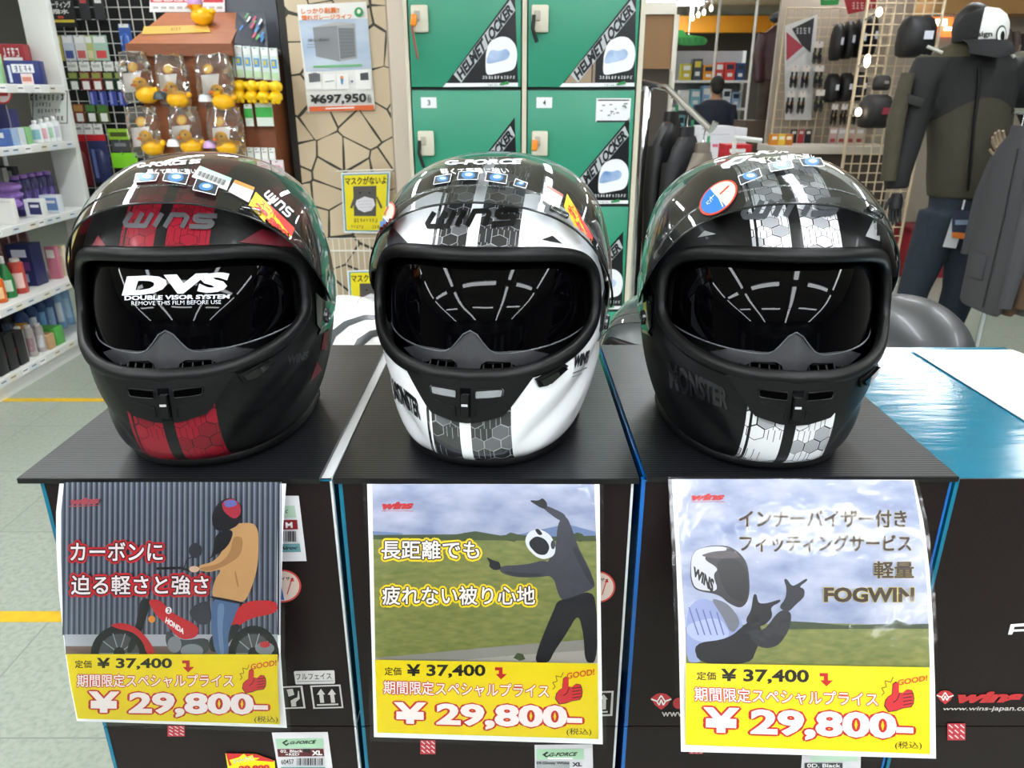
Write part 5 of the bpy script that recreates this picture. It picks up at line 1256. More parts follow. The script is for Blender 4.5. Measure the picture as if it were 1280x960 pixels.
P.poly(q((198, 404), (232, 396), (262, 402), (264, 444), (204, 450)), mat('#6a6d72', .45)); P.poly(q((480, 400), (524, 394), (528, 436), (482, 438)), mat('#4a4d52', .45)); P.poly(q((372, 428), (390, 428), (386, 460), (378, 460)), mat('#5a9ad0', .45)); P.oval(*k_(380, 422), 2, 2, mat('#e8944a', .45)); P.line([k_(290, 446), k_(338, 440)], 1, mat('#8a8d92', .45)); P.text('+', q((428, 436), (444, 436), (444, 452), (428, 452)), mat('#33507a', .45), .03)
P.text('¥697,950', q((206, 518), (514, 506), (516, 566), (210, 574)), INK, .04); P.text('税込', q((520, 516), (540, 514), (542, 560), (522, 562)), INK, .02); P.poly(q((202, 582), (554, 572), (556, 600), (204, 608)), mat('#e0642c', .45)); P.line([k_(292, 592), k_(448, 586)], 1.6, WHITE)
P.build('poster_print', T)
# mask notices and the white wire rack in front of the pillar
WYR = PY-.10
rk = thing('wire_rack', 'white wire rack standing in front of the stone pillar', 'rack', at_z(440, 420, 0) if False else V((at_y(440, 330, WYR).x, WYR, 0)))
mb = MB(wire_w)
xs0, xs1, ztop = at_y(408, 300, WYR).x, at_y(500, 300, WYR).x, at_y(440, 298, WYR).z
mb.tube([(xs0, WYR, 0), (xs0, WYR, ztop), (xs1, WYR, ztop), (xs1, WYR, 0)], .006, 8); mb.build('frame', rk)
mb = MB(wire_w)
for k in range(1, 12): x = xs0+(xs1-xs0)*k/12; mb.tube([(x, WYR, .06), (x, WYR, ztop)], .0025, 5)
for zz in (ztop-.055, ztop-.3, ztop-.6): mb.tube([(xs0, WYR, zz), (xs1, WYR, zz)], .004, 6)
mb.build('wires', rk)
def mask_notice(quad, Y, label):
    T = thing('mask_notice', label, 'notice', at_y((quad[0][0]+quad[2][0])/2, quad[2][1], Y))
    TL, TR, BR, BL = [V(p) for p in quad]
    fn = lambda u, v, l: (lambda p: at_y(p.x, p.y, Y-l))((TL*(1-u)+TR*u)*(1-v)+(BL*(1-u)+BR*u)*v)
    P = Print(fn, .0006); P.rect(0, 0, 1, 1, mat('#e9eef0', .4)); P.build('sleeve', T)
    P = Print(fn, .0006, 0, .001); P.rect(.03, .03, .97, .97, mat('#3f97b8', .45)); P.rect(.06, .045, .94, .955, mat('#f2e01c', .45))
    P.text('マスクがないよ', (.08, .08, .92, .20), INK, .03)
    dk = mat('#55504f', .45); P.rect(.24, .23, .72, .72, dk); P.poly([(.24, .42), (.16, .58), (.20, .60), (.25, .52)], dk); P.poly([(.72, .42), (.82, .60), (.86, .58), (.74, .40)], dk)
    P.oval(.38, .34, .02, .016, INK, 10); P.oval(.58, .34, .02, .016, INK, 10)
    P.poly([(.30, .46), (.48, .40), (.66, .44), (.70, .54), (.62, .63), (.46, .66), (.33, .61), (.28, .53)], mat('#e4e2ea', .45))
    for k in range(3): P.line([(.34, .48+.05*k), (.64, .47+.05*k)], .006, mat('#b8b4c4', .45))
    P.marks(.22, .76, .76, .82, mat('#6a5a10', .45), 8, 3); P.marks(.16, .87, .46, .92, mat('#6a5a10', .45), 5, 4); P.marks(.62, .87, .80, .92, mat('#6a5a10', .45), 3, 5); P.build('notice_print', T); return T
N1 = mask_notice([(426, 216), (488, 214), (485, 292), (430, 291)], PY-.03, 'yellow mask notice hanging on the stone pillar under the shed poster')
MB(wire_w).tube([at_y(420, 214, PY-.028), at_y(492, 212, PY-.028)], .003, 6).build('hanger_rail', N1)
N2 = mask_notice([(434, 338), (496, 336), (493, 412), (438, 411)], WYR-.012, 'yellow mask notice on the white wire rack, half hidden behind the helmets')
# lockers
LY = 2.70; LK = mpp(LY, 1.45)
green = noisy('green_locker_paint', '#2b8a6c', '#2f9072', 3., .38); cream = mat('#cfc8b4', .4); shadow_gap = mat('#2a2c2a', .6)
lx0, lx1 = -.343, .420
LK_T = thing('locker_bank', 'green helmet lockers in two columns with cream frames', 'lockers', ((lx0+lx1)/2, LY+.25, 0))
MB(cream).bx(lx0-.012, lx0, LY-.002, LY+.5, 0, 2.25).build('side_panel', LK_T, 0); MB(cream).bx(lx1, lx1+.016, LY-.002, LY+.5, 0, 2.25).build('side_panel', LK_T, 0)
MB(cream).bx(.034, .049, LY-.002, LY+.03, 0, 2.25).build('centre_post', LK_T, 0); MB(mat('#44484a', .6)).bx(lx0, lx1, LY+.02, LY+.5, 0, 2.25).build('carcass', LK_T, 0)
ZR = [2.225, 1.838, 1.451, 1.064, .677, .290]
sticker_w, stick_k = mat('#e9ebee', .4), mat('#101216', .3)
latch_m = mat('#cfcab8', .4)
zl = lambda x, y: ((500+x/3.693-514.5)*LK*1.0, (112.3-y/3.693)*LK*1.015)   # crop of the top door -> metres from its lower corner
DC = [('orange', '#b8503c'), ('black', '#141414'), ('black', '#141414'), ('orange', '#b8503c')]
STRAP = {(1, 0): ('orange', '#9a4a40', 118), (1, 1): (None, '#17171a', 48), (2, 0): (None, '#17171a', 60), (2, 1): ('orange', None, 0), (3, 0): ('orange', '#9a4a40', 80), (3, 1): ('orange', None, 0)}
for r_ in range(5):
    for c_ in range(2):
        x0 = lx0+.004 if c_ == 0 else .053; x1 = .030 if c_ == 0 else lx1-.004
        z1, z0 = ZR[r_]-.005, ZR[r_+1]+.005
        d = MB(green).bx(x0, x1, LY, LY+.02, z0, z1, .003).build('door', LK_T, 30)
        fn = lambda x, y, l: V((x0+x, LY-l, z0+y))
        Z = lambda *a: [zl(x, y) for x, y in a]
        if r_ in (1, 2, 3):
            P = Print(fn, .0005, 0, .0004)
            P.poly(Z((215, 398), (530, 22), (545, 398)), stick_k); P.poly(Z((200, 414), (215, 398), (545, 396), (545, 412)), sticker_w)
            if (r_, c_) == (1, 1): P.poly(Z((222, 396), (300, 300), (345, 300), (345, 396)), mat('#a08a72', .35)); P.poly(Z((350, 396), (350, 250), (362, 250), (362, 396)), mat('#8a7a66', .35))
            P.poly(Z((250, 362), (510, 60), (532, 102), (284, 396)), mat('#b9bdc0', .4)); 
            P.text('HELMET', Z((262, 352), (384, 208), (402, 254), (286, 388)), stick_k, .05, [], .0); P.text('LOCKER', Z((392, 200), (506, 68), (526, 106), (410, 246)), stick_k, .05)
            P.poly(chaikin(Z((396, 345), (398, 275), (415, 228), (460, 206), (502, 208), (534, 238), (543, 285), (530, 342), (470, 354), (405, 366))), sticker_w)
            P.poly(chaikin(Z((402, 296), (420, 258), (460, 266), (490, 254), (510, 272), (500, 298), (460, 308), (402, 320))), noisy('visor_blue', '#5c86c0', '#c8d8ec', 12., .4))
            a_, b_2 = zl(378, 381), zl(534, 368); P.marks(a_[0], a_[1], b_2[0], b_2[1], sticker_w, 11, 5); P.poly(Z((460, 400), (500, 388), (504, 402), (464, 408)), mat('#2f8a4c', .4)); a_, b_2 = zl(404, 410), zl(452, 401); P.marks(a_[0], a_[1], b_2[0], b_2[1], mat('#5a5a5a', .4), 5, 6)
            P.build('door_sticker', d)
            lx, lz = zl(*((106, 136) if r_ == 1 else (112, 136)))
            L = MB(latch_m).box((x0+lx, LY-.009, z0+lz), (.056, .018, .082), None, .006).build('latch', d, 40)
            MB(mat('#a9a594', .4)).box((x0+lx-.008, LY-.02, z0+lz+.008), (.018, .008, .030), None, .003).build('key_slot', L, 40)
            kt = STRAP[(r_, c_)]
            px_, pz_ = x0+lx-.018, z0+lz
            if kt[0]: MB(mat('#ef8a1c', .4)).box((px_, LY-.026, pz_-.005), (.020, .012, .036), Euler((0, .1, 0)).to_matrix(), .005).build('key_fob', L, 40)
            if kt[1]:
                n_ = kt[2]*LK*.27
                MB(mat(kt[1], .6)).tube([V((px_-.002, LY-.022, pz_+.01)), V((px_-.006, LY-.026, pz_-.03)), V((px_, LY-.024, pz_-.03-n_*.5)), V((px_+.008, LY-.020, pz_-.035-n_))], .006 if kt[0] is None else .0035, 8).build('key_strap', L, 60)
        if r_ in (2, 3):
            P = Print(fn, .0005, 0, .0004); a = zl(103, -140+12); 
            W0, H0 = .030, .355; P.rect(W0, H0-.034, W0+.053, H0, sticker_w); P.text(str(2*(r_-1)+1+c_), (W0+.022, H0-.008, W0+.032, H0-.026), INK, .02)
            if (r_, c_) == (2, 1):
                Q = Print(fn, .0005, 0, .0004)
                Q.rect(.233, .352, .350, .276, sticker_w); Q.rect(.238, .348, .345, .344, INK); Q.rect(.236, .281, .347, .276, INK)
                rr = random.Random(2)
                for k in range(14): u, v = rr.uniform(.245, .33), rr.uniform(.29, .335); Q.rect(u, v, u+rr.uniform(.004, .014), v+.004, mat('#7a7d80', .4))
            P.build('number_plate', d)
            if (r_, c_) == (2, 1): Q.build('instruction_card', d)
MB(mat('#bdb8a6', .4)).bx(lx0, lx1, LY+.0, LY+.45, 0, .285).build('plinth', LK_T, 0)
# brown board on a post beside the lockers
Tb = thing('board_sign', 'plain brown board with a pale frame on a thin post beside the lockers', 'board', (at_y(840, 85, 3.42).x, 3.42, 0))
A, B = at_y(797, 18, 3.42), at_y(838, 86, 3.42)
mb = MB(mat('#8d6a44', .6)).bx(A.x-.03, B.x, 3.42, 3.435, B.z, A.z); mb.build('board', Tb, 0)
mb = MB(mat('#e2dccf', .5)).bx(A.x-.03, B.x+.008, 3.41, 3.44, A.z, A.z+.045).bx(B.x, B.x+.010, 3.41, 3.44, B.z-.01, A.z); mb.build('board_frame', Tb, 0)
MB(mat('#d8d2c6', .5)).tube([(B.x+.014, 3.44, 0), (B.x+.014, 3.44, A.z)], .012, 8).build('post', Tb)
# cartons' neighbours: helmets on the shelf behind
GRY = dict(base='#323336', top='#323336', a='#323336', b='#323336', c='#323336', gap='#323336', flank='#323336', fline='#323336', edge=9, rough=.38, coat=.1)
BLK2 = dict(GRY, base='#6f7274', top='#6f7274', a='#6f7274', b='#6f7274', c='#6f7274', gap='#6f7274', flank='#6f7274', fline='#6f7274')
WH2 = dict(base='#eef0ee', top='#eef0ee', a='#eef0ee', b='#303134', c='#eef0ee', gap='#eef0ee', flank='#eef0ee', fline='#303134', edge=-9, lean=.2, rough=.25, coat=.4)
SH = .870
make_helmet('full_face_helmet', 'plain grey matt helmet on the shelf behind the helmet with white stripes', (.650, 1.20, SH), pi, GRY, 'helmets on the rear shelf', visor=False, detail=False)
make_helmet('full_face_helmet', 'grey helmet with a raised visor behind the gap beside the white helmet', (.275, 1.215, SH), math.radians(-30), BLK2, 'helmets on the rear shelf', visor=True, detail=False)
H3 = make_helmet('full_face_helmet', 'white helmet with a dark swoosh, behind the red striped helmet', (-.285, 1.19, SH), pi, dict(WH2, edge=9), 'helmets on the rear shelf', visor=False, detail=False)
hp = helmet_print(H3, 'shell', .0004, 4)
hp.poly([(402, 436), (412, 416), (430, 402), (455, 394), (480, 394), (480, 399), (456, 400), (436, 408), (420, 421), (412, 440)], mat('#55585c', .3)); hp.poly([(438, 440), (446, 424), (462, 414), (484, 410), (484, 418), (466, 422), (454, 432), (450, 440)], mat('#33363a', .3))
hp.build('swoosh', H3['o'])
# ---------------------------------------------------------------- clothing side of the shop
chrome = mat('#d4d6dc', .12, metal=1.); wood_h = mat('#8f5a24', .45)
def ell(c, rx, ry, n=20, pw=2.2): return [V((c[0]+rx*math.copysign(abs(math.cos(a))**(2/pw), math.cos(a)), c[1]+ry*math.copysign(abs(math.sin(a))**(2/pw), math.sin(a)), c[2])) for a in [2*pi*k/n for k in range(n)]]
def hung_jacket(name, label, loc, rz, w_, h_, m, m2=None, group=None, depth=.09, hanger=True, cat='jacket'):
    """a jacket on a hanger: w_ across the shoulders, hem at loc.z"""
    T = thing(name, label, cat, loc, rz, group)
    mb = MB(m); z = h_
    rings = []
    r = random.Random(int(abs(loc[0])*1000))
    for zz, wf, df in ((0, .78, .9), (.12, .80, 1.05), (.35, .80, 1.1), (.6, .84, 1.1), (.8, .95, 1.05), (.90, .98, .85), (.96, .62, .7), (1., .30, .55)):
        rings.append([v+V((r.uniform(-.006, .006), r.uniform(-.006, .006), 0)) for v in ell((0, 0, zz*h_), w_/2*wf, depth*df, 24, 2.4)])
    mb.loft(rings); mb.build('jacket_body', T, 60, local=True)
    for sd in (-1, 1):
        pts = [V((sd*w_*.42, 0, h_*.90)), V((sd*w_*.52, -.01, h_*.72)), V((sd*w_*.55, -.02, h_*.45)), V((sd*w_*.54, -.03, h_*.14))]
        MB(m2 or m).tube(pts, .06, 12, radii=[depth*.75, depth*.8, depth*.7, depth*.6]).build('sleeve', T, 60, local=True)
    MB(m2 or m).loft([ell((0, 0, h_*.985), w_*.15, depth*.6), ell((0, .0, h_*1.04), w_*.13, depth*.55)]).build('collar', T, 60, local=True)
    if hanger:
        MB(wood_h).tube([(-w_*.15, 0, h_*.985), (0, 0, h_*1.02), (w_*.15, 0, h_*.985)], .012, 8).build('hanger', T, 60, local=True)
        MB(chrome).tube([(0, 0, h_*1.01), (0, 0, h_*1.01+.05), (.016, 0, h_*1.01+.075), (0, 0, h_*1.01+.092), (-.016, 0, h_*1.01+.078)], .0028, 6).build('hook', T, 60, local=True)
    return T
# chrome waterfall rack
RY = 3.3
U = at_y(812, 112, RY); p1, p2, p3 = at_y(800, 102, RY), at_y(834, 110, RY-.05), at_y(889, 163, RY-.30)
K = thing('garment_rack', 'chrome garment rack with a sloping arm beside the lockers', 'garment rack', (U.x, RY, 0))
MB(chrome).bx(p1.x-.25, U.x+.02, RY+.015, RY+.045, U.z-.005, U.z+.03, .004).build('crossbar', K, 30)
MB(chrome).bx(U.x-.022, U.x+.008, RY+.0, RY+.03, .03, U.z+.02, .003).build('upright', K, 30)
MB(chrome).tube([p1+V((0, .02, .0)), p2, p3, p3+V((.012, -.01, .03))], .013, 8).build('sloping_arm', K)
MB(chrome).bx(U.x-.10, U.x+.25, RY-.12, RY+.10, 0, .03, .004).build('base', K, 30)
dk = noisy('black_nylon', '#0b0b0d', '#131316', 8., .55); dk2 = noisy('charcoal_cloth', '#1c1d20', '#26272b', 9., .7); bg = noisy('taupe_cloth', '#6b6258', '#7a7066', 9., .8)
s_ = (p3-p2)
for i, (f, m, lb, wd, dz) in enumerate(((.14, dk, 'black jacket on the sloping rack arm, next to the lockers', .42, .93), (.50, dk2, 'charcoal jacket in the middle of the sloping rack arm', .44, .93), (.86, bg, 'taupe jacket at the low end of the sloping rack arm', .44, .90))):
    p = p2+s_*f; h_ = dz; zt = p.z-.095
    T = hung_jacket('jacket', lb, (p.x, p.y, zt-h_*1.01), math.radians(62), wd, h_, m, None, 'jackets on the sloping rack arm', depth=.045)
    MB(mat('#27a06c', .4)).box((0.0, -.02, h_*1.01+.03), (.03, .004, .045)).build('size_tag', T, 0, local=True)
# ---- person in a navy jacket, seen from behind
def figure(c, H_, lean=0.):
    """a continuous standing body; c is the point between the feet"""
    c = V(c); b = MB(mat('#b88a6c', .6)); k = H_/1.7
    def P_(x, y, z): return c+V((x*k, -(y+lean*max(0, z-.9))*k, z*k))
    for sd in (-1, 1):
        b.tube([P_(sd*.10, 0, .0), P_(sd*.10, 0, .08), P_(sd*.10, .0, .45), P_(sd*.095, .0, .86)], .06, 12, radii=[.045*k, .042*k, .055*k, .085*k])
        b.ball(P_(sd*.11, -.06, .035), (.045*k, .12*k, .035*k), 12)
        b.tube([P_(sd*.17, 0, 1.38), P_(sd*.235, .02, 1.10), P_(sd*.21, -.14, .92), P_(sd*.19, -.18, .88)], .05, 10, radii=[.055*k, .045*k, .036*k, .03*k])
        for f in range(5): b.tube([P_(sd*.19, -.18, .88), P_(sd*(.165+.013*f), -.225, .862), P_(sd*(.168+.012*f), -.25, .835)], .009, 6, radii=[.012*k, .010*k, .008*k])
    b.loft([ell(P_(0, 0, z), w_*k, d*k, 20) for z, w_, d in ((.80, .155, .10), (.95, .165, .115), (1.08, .145, .10), (1.25, .175, .115), (1.38, .185, .105), (1.44, .12, .075), (1.47, .06, .055))])
    b.tube([P_(0, 0, 1.42), P_(0, -.01, 1.54)], .055*k, 12); b.ball(P_(0, -.015, 1.60), (.073*k, .095*k, .108*k), 18); b.ball(P_(0, -.105, 1.585), (.014*k, .02*k, .022*k), 8)
    for sd in (-1, 1): b.ball(P_(sd*.075, 0, 1.595), (.012*k, .022*k, .032*k), 8)
    return b, P_, k
pc = V((at_y(893, 140, 9.1).x, 9.1, 0))
Pn = thing('person', 'person in a navy jacket seen from behind among the shelves, dark short hair', 'person', pc)
b, P_, k = figure(pc, 1.62)
def paint_body(me, M_): pass
fuse(b, .014, 2, 'body', Pn)
j = MB(mat('#1d2333', .75)); j.loft([ell(P_(0, 0, z), w_*k, d*k, 20) for z, w_, d in ((.80, .185, .13), (.95, .19, .14), (1.1, .19, .135), (1.28, .215, .14), (1.40, .205, .12), (1.455, .11, .085))])
for sd in (-1, 1): j.tube([P_(sd*.175, 0, 1.385), P_(sd*.25, .02, 1.10), P_(sd*.22, -.13, .93)], .06, 12, radii=[.08*k, .066*k, .052*k])
fuse(j, .016, 3, 'jacket', Pn)
t_ = MB(mat('#22252c', .8))
for sd in (-1, 1): t_.tube([P_(sd*.10, 0, .06), P_(sd*.10, 0, .45), P_(sd*.09, 0, .86)], .06, 12, radii=[.07*k, .075*k, .10*k])
t_.loft([ell(P_(0, 0, z), w_*k, d*k) for z, w_, d in ((.78, .17, .12), (.92, .18, .125))]); fuse(t_, .016, 2, 'trousers', Pn)
h_ = MB(mat('#15120f', .6)); h_.ball(P_(0, .012, 1.635), (.085*k, .098*k, .088*k), 16).ball(P_(0, .05, 1.58), (.074*k, .06*k, .07*k), 14); fuse(h_, .012, 2, 'hair', Pn)
for sd in (-1, 1): MB(mat('#1a1a1a', .5)).ball(P_(sd*.11, -.06, .04), (.052*k, .13*k, .042*k), 12).build('shoe', Pn)
# white cartons in front of that person
for i, (x0, x1, y0, y1, Y, lb) in enumerate(((876, 912, 158, 222, 6.4, 'large white carton standing in the aisle before the person in navy'), (915, 928, 160, 220, 6.5, 'narrow white carton beside the large white one'))):
    A, B = at_y(x0, y0, Y), at_y(x1, y1, Y); T = thing('white_carton', lb, 'carton', ((A.x+B.x)/2, Y+.15, 0)); MB(mat('#dcdce2', .6)).bx(A.x, B.x, Y, Y+.3, 0, A.z, .004).build('carton', T, 30)
    P = Print(on_y(Y), .0008, 0, .0005); P.line([(x0, y0+10), (x1, y0+10)], .7, mat('#b4b4bc', .5)); P.rect(x0+(x1-x0)*.4, y0+22, x0+(x1-x0)*.6, y0+26, mat('#e06a8a', .5)); P.build('print', T)
# pale mannequin-stand arm rail at the end of the aisle
A, B = at_y(917, 172, 5.2), at_y(952, 176, 5.2)
T = thing('handrail_stand', 'white tube rail on a post in front of the white cartons', 'rail', (A.x, 5.2, 0)); MB(enamel).tube([A, B], .016, 8).build('rail', T); MB(enamel).tube([(A.x+.01, 5.2, 0), (A.x+.01, 5.2, A.z)], .014, 8).build('post', T); MB(steel).bx(A.x-.12, A.x+.14, 5.1, 5.3, 0, .015).build('foot', T, 0)
T = thing('red_box', 'bright red box below the white tube rail', 'box', (at_y(925, 188, 5.5).x, 5.6, 0)); A, B = at_y(908, 181, 5.5), at_y(938, 200, 5.5); MB(mat('#c8202c', .5)).bx(A.x, B.x, 5.5, 5.7, 0, A.z).build('box', T, 0); P = Print(on_y(5.5), .001, 0, .001); P.rect(912, 186, 932, 191, WHITE); P.build('print', T)

# ---- white shelving with goods in the middle distance
SY = 10.2
def rack_shelf(name, label, x0, x1, Y, d, zs, h_, m=enamel, back='#8d8f90'):
    T = thing(name, label, 'shelf', ((x0+x1)/2, Y+d/2, 0))
    for sd, x in ((-1, x0), (1, x1)): MB(m).bx(x-.02, x+.02, Y+d-.04, Y+d, 0, h_).build('upright', T, 0)
    MB(mat(back, .7)).bx(x0, x1, Y+d, Y+d+.02, 0, h_).build('back_panel', T, 0)
    for z in zs:
        s_ = MB(m).bx(x0, x1, Y, Y+d, z-.03, z).build('shelf_board', T, 0)
    return T
xa, xb = at_y(846, 100, SY).x, at_y(938, 100, SY).x
zs = [.2, .60, .95, 1.28, 1.61]
rack_shelf('white_shelf', 'tall white shelf of bottles and boxes behind the person in navy', xa, xb, SY, .4, zs, 1.97)
cols = ['#8fb0d0', '#4f74a8', '#d8dce0', '#c8b83a', '#5aa04a', '#d0443c', '#e8e8e4', '#2f4a7a', '#e0902c', '#7fb8c8', '#444a52', '#c8d8a8']
r = random.Random(21)
CN = {'#8fb0d0': 'pale blue', '#4f74a8': 'mid blue', '#d8dce0': 'silver', '#c8b83a': 'mustard', '#5aa04a': 'green', '#d0443c': 'red', '#e8e8e4': 'white', '#2f4a7a': 'navy', '#e0902c': 'orange', '#7fb8c8': 'aqua', '#444a52': 'dark grey', '#c8d8a8': 'pale green'}
LV = ['lowest', 'second lowest', 'middle', 'second highest', 'top']
for zi, z in enumerate(zs[2:], 2):
    x = xa+.06; k = 0
    while x < xb-.17:
        w_ = r.uniform(.085, .14); hh = r.uniform(.17, .27); c = r.choice(cols if zi == 4 else cols[:3]+cols[6:8]+['#7fb8c8', '#444a52'])
        carton_goods('shelf_carton', f'{CN[c]} box on the {LV[zi]} board behind the person in navy, {ORD[k]} along', 'box', (x+w_/2, SY+.12, z+.0012), w_*.95, hh, c, fc([(.15, .12, .85, .4, r.choice(['#f0f0ee', '#2c3040', '#d8c84a'])), (.25, .6, .75, .8, '#e4e4e0')]), .16, group='goods on the tall white shelf')
        x += w_+.01; k += 1
# green cloud sign, poles
T = thing('hanging_sign', 'green cloud shaped sign with dark green lettering hanging under the yellow band', 'sign', at_y(861, 48, 12.2)); c = at_y(861, 48, 12.2)
P = Print(on_y(12.2), .002)
P.poly([(841, 55), (840, 48), (844, 46), (843, 40), (849, 37), (855, 38), (858, 44), (866, 44), (872, 45), (880, 46), (884, 50), (882, 56), (870, 57), (855, 57)], mat('#2a8a3a', .5)); P.build('board', T)
P = Print(on_y(12.2), .002, 0, .006); P.rect(843.5, 46.5, 880.5, 55, mat('#1f7a30', .5)); P.marks(845, 47, 880, 54, mat('#0f5a22', .5), 5); P.build('lettering', T)
MB(wire_w).tube([c+V((0, .02, .05)), V((c.x, 12.22, CEIL_Z))], .006, 5).build('rod', T)
for i, (x, y1, Y) in enumerate(((895, 60, 9.6), (943, 40, 9.0), (987, 60, 8.2))):
    p = at_y(x, y1, Y); T = thing('ceiling_pole', ['thin white ceiling pole over the person in navy', 'thin white ceiling pole beside the maroon jacket figure', 'thin white ceiling pole over the triangle poster'][i], 'pole', (p.x, Y, .0)); MB(wire_w).tube([(p.x, Y, 0), (p.x, Y, CEIL_Z)], .016, 8).build('pole', T); MB(wire_w).lathe([(.06, 0), (.06, .012), (.02, .02)], (p.x, Y, 0), 12).build('foot', T)
# track spotlights
for i in range(4):
    p = at_y((866, 873, 880, 889)[i], (22, 18, 15, 10)[i], 12.4-.35*i); T = thing('spotlight', f'small lit spotlight on the ceiling track, {ORD[i]} from the lockers', 'spotlight', (p.x, p.y, p.z), 0, 'spotlights on the ceiling track')
    MB(mat('#e8e4da', .4)).tube([p+V((0, 0, .02)), V((p.x, p.y, CEIL_Z))], .012, 6).build('arm', T); MB(mat('#fff3d8', .5, emit=3.)).lathe([(.015, 0), (.028, .04), (.012, .07)], p-V((0, 0, .04)), 10).build('lamp_head', T)

# ---- pegged wall on the right: panels, gloves, bags
def side_pack(*a, **k): return pack(*a, **k)
def bag(x0, y0, x1, y1, Y, c, label, name='pouch', cat='bag', group=None, tagc='#d8dce8', rough=.5, d=.10):
    A, B = span(x0, y0, x1, y1, Y); w_, h_ = B.x-A.x, A.z-B.z
    T = thing(name, label, cat, ((A.x+B.x)/2, Y, B.z), 0, group)
    MB(mat(c, rough)).loft([ell((0, 0, h_*f), w_/2*g, d*g2, 18, 3.) for f, g, g2 in ((0, .75, .4), (.06, .95, .8), (.3, 1., 1.), (.7, .98, .95), (.92, .85, .6), (1., .6, .3))]).build('bag_body', T, 60, local=True)
    MB(mat(tagc, .5)).box((w_*.12, -d*1.02, h_*.52), (w_*.26, .006, h_*.20)).build('tag', T, 0, local=True)
    MB(steel).tube([(0, -d*.4, h_*.98), (0, .10+d*.3, h_*1.0)], .006, 5).build('peg', T, 60, local=True)
    return T
def glove_pair(x0, y0, x1, y1, Y, label, c='#17171a', group=None, acc='#c8883a'):
    A, B = span(x0, y0, x1, y1, Y); w_, h_ = (B.x-A.x)*.82, (A.z-B.z)*.94
    T = thing('glove_pair', label, 'gloves', ((A.x+B.x)/2, Y, B.z), 0, group)
    for sd in (-1, 1):
        mb = MB(mat(c, .6)); cx = sd*w_*.25; mb.ball((cx, 0, h_*.45), (w_*.19, .03, h_*.20), 10)
        mb.tube([(cx, 0, h_*.5), (cx, 0, h_*.74)], w_*.13, 8)
        for f in range(4): mb.tube([(cx+(f-1.5)*w_*.095, 0, h_*.36), (cx+(f-1.5)*w_*.11, -.006, h_*(.06 if f in (1, 2) else .12))], w_*.045, 6)
        mb.tube([(cx-sd*w_*.16, 0, h_*.45), (cx-sd*w_*.25, -.01, h_*.26)], w_*.05, 6)
        g = mb.build('glove', T, 60, local=True)
        MB(mat(acc, .5)).box((cx, -.032, h_*.50), (w_*.10, .006, h_*.10)).build('knuckle_patch', g, 0, local=True)
    MB(mat('#e6dcd6', .5)).bx(-w_*.42, w_*.42, -.006, .0, h_*.74, h_, .001).build('header_card', T, 0, local=True)
    MB(steel).tube([(0, -.01, h_*.95), (0, .08, h_*.95)], .006, 5).build('peg', T, 60, local=True)
    return T
cream_w = mat('#d6c3a4', .4)
YA = 7.2
a_, b2 = at_y(984, 60, YA), at_y(1118, 60, YA)
struct(MB(mat('#b7ab9c', .7)).bx(a_.x, b2.x+3.0, YA+.30, YA+.34, 0, CEIL_Z), 'wall_2', smooth=0)
grid_panel('wire_grid', 'cream wire grid behind the gloves and pouches', a_.x, b2.x, 0, 2.15, YA+.13, .075, cream_w, .006)
for i in range(4): bag(1040+14*i, 30-i*3, 1051.5+14*i, 76-i*2, YA, '#121214', f'rounded black pouch in the upper row of the cream grid, {ORD[i]} from the gloves', group='black pouches on the cream grid')
for i in range(3): bag(1032+17*i, 92-i, 1046.5+17*i, 128-i, YA, '#1c1c1e', f'rounded black pouch in the lower row of the cream grid, {ORD[i]} from the gloves', group='black pouches on the cream grid')
for r_ in range(2):
    for i in range(2): glove_pair(986+14*i-r_*5, 80+32*r_, 999+14*i-r_*5, 112+32*r_, YA, f'black gloves with a pale header in the {"upper" if r_ == 0 else "lower"} row, {ORD[i]} from the maroon jacket', group='black gloves on the cream grid')
for i in range(3): glove_pair(1014+0*i+(i*1), 50+30*i, 1030+i, 82+30*i, YA-.02, f'dark gloves hanging beside the black pouches, {ORD[i]} from the top', '#22242a', 'dark gloves beside the pouches', '#8aa04a')
for i in range(4): glove_pair(1037+12*i, 128, 1048+12*i, 158, YA-.03, f'dark gloves with a pale header under the pouches, {ORD[i]} from the white post', '#2a2622', 'gloves under the pouches', '#d0a068')
for i in range(4): pack(1036+11*i, 160, 1046+11*i, 182, YA-.03, ['#d8b8b4', '#d4ccc4', '#d8b4ac', '#cfc4b8'][i], f'pale pink and white pack below the gloves, {ORD[i]} from the white post', bands=[(.1, .1, .9, .3, '#f2eeea'), (.2, .6, .8, .8, '#b8544c')], bulge=0, hook=.165, group='pale packs below the gloves')
for i in range(3): pack(988+9*i, 162, 996+9*i, 180, YA-.03, ['#22242c', '#b83a44', '#2c2c34'][i], ['dark', 'red', 'black'][i]+' glove pack above the low counter', bands=[(.2, .1, .8, .3, '#e0d8d4')], bulge=0, hook=.165)
# counter under the gloves
A, B = at_y(962, 182, YA-.5), at_y(1112, 196, YA-.5)
T = thing('glove_counter', 'pale low counter under the gloves and packs', 'counter', ((A.x+B.x)/2, YA-.2, 0)); MB(mat('#cfc6ba', .5)).bx(A.x, B.x, YA-.65, YA-.16, A.z-.06, A.z, .006).build('top', T, 30); MB(mat('#4a4038', .6)).bx(A.x+.03, B.x-.03, YA-.60, YA-.18, 0, A.z-.06).build('cabinet', T, 0)
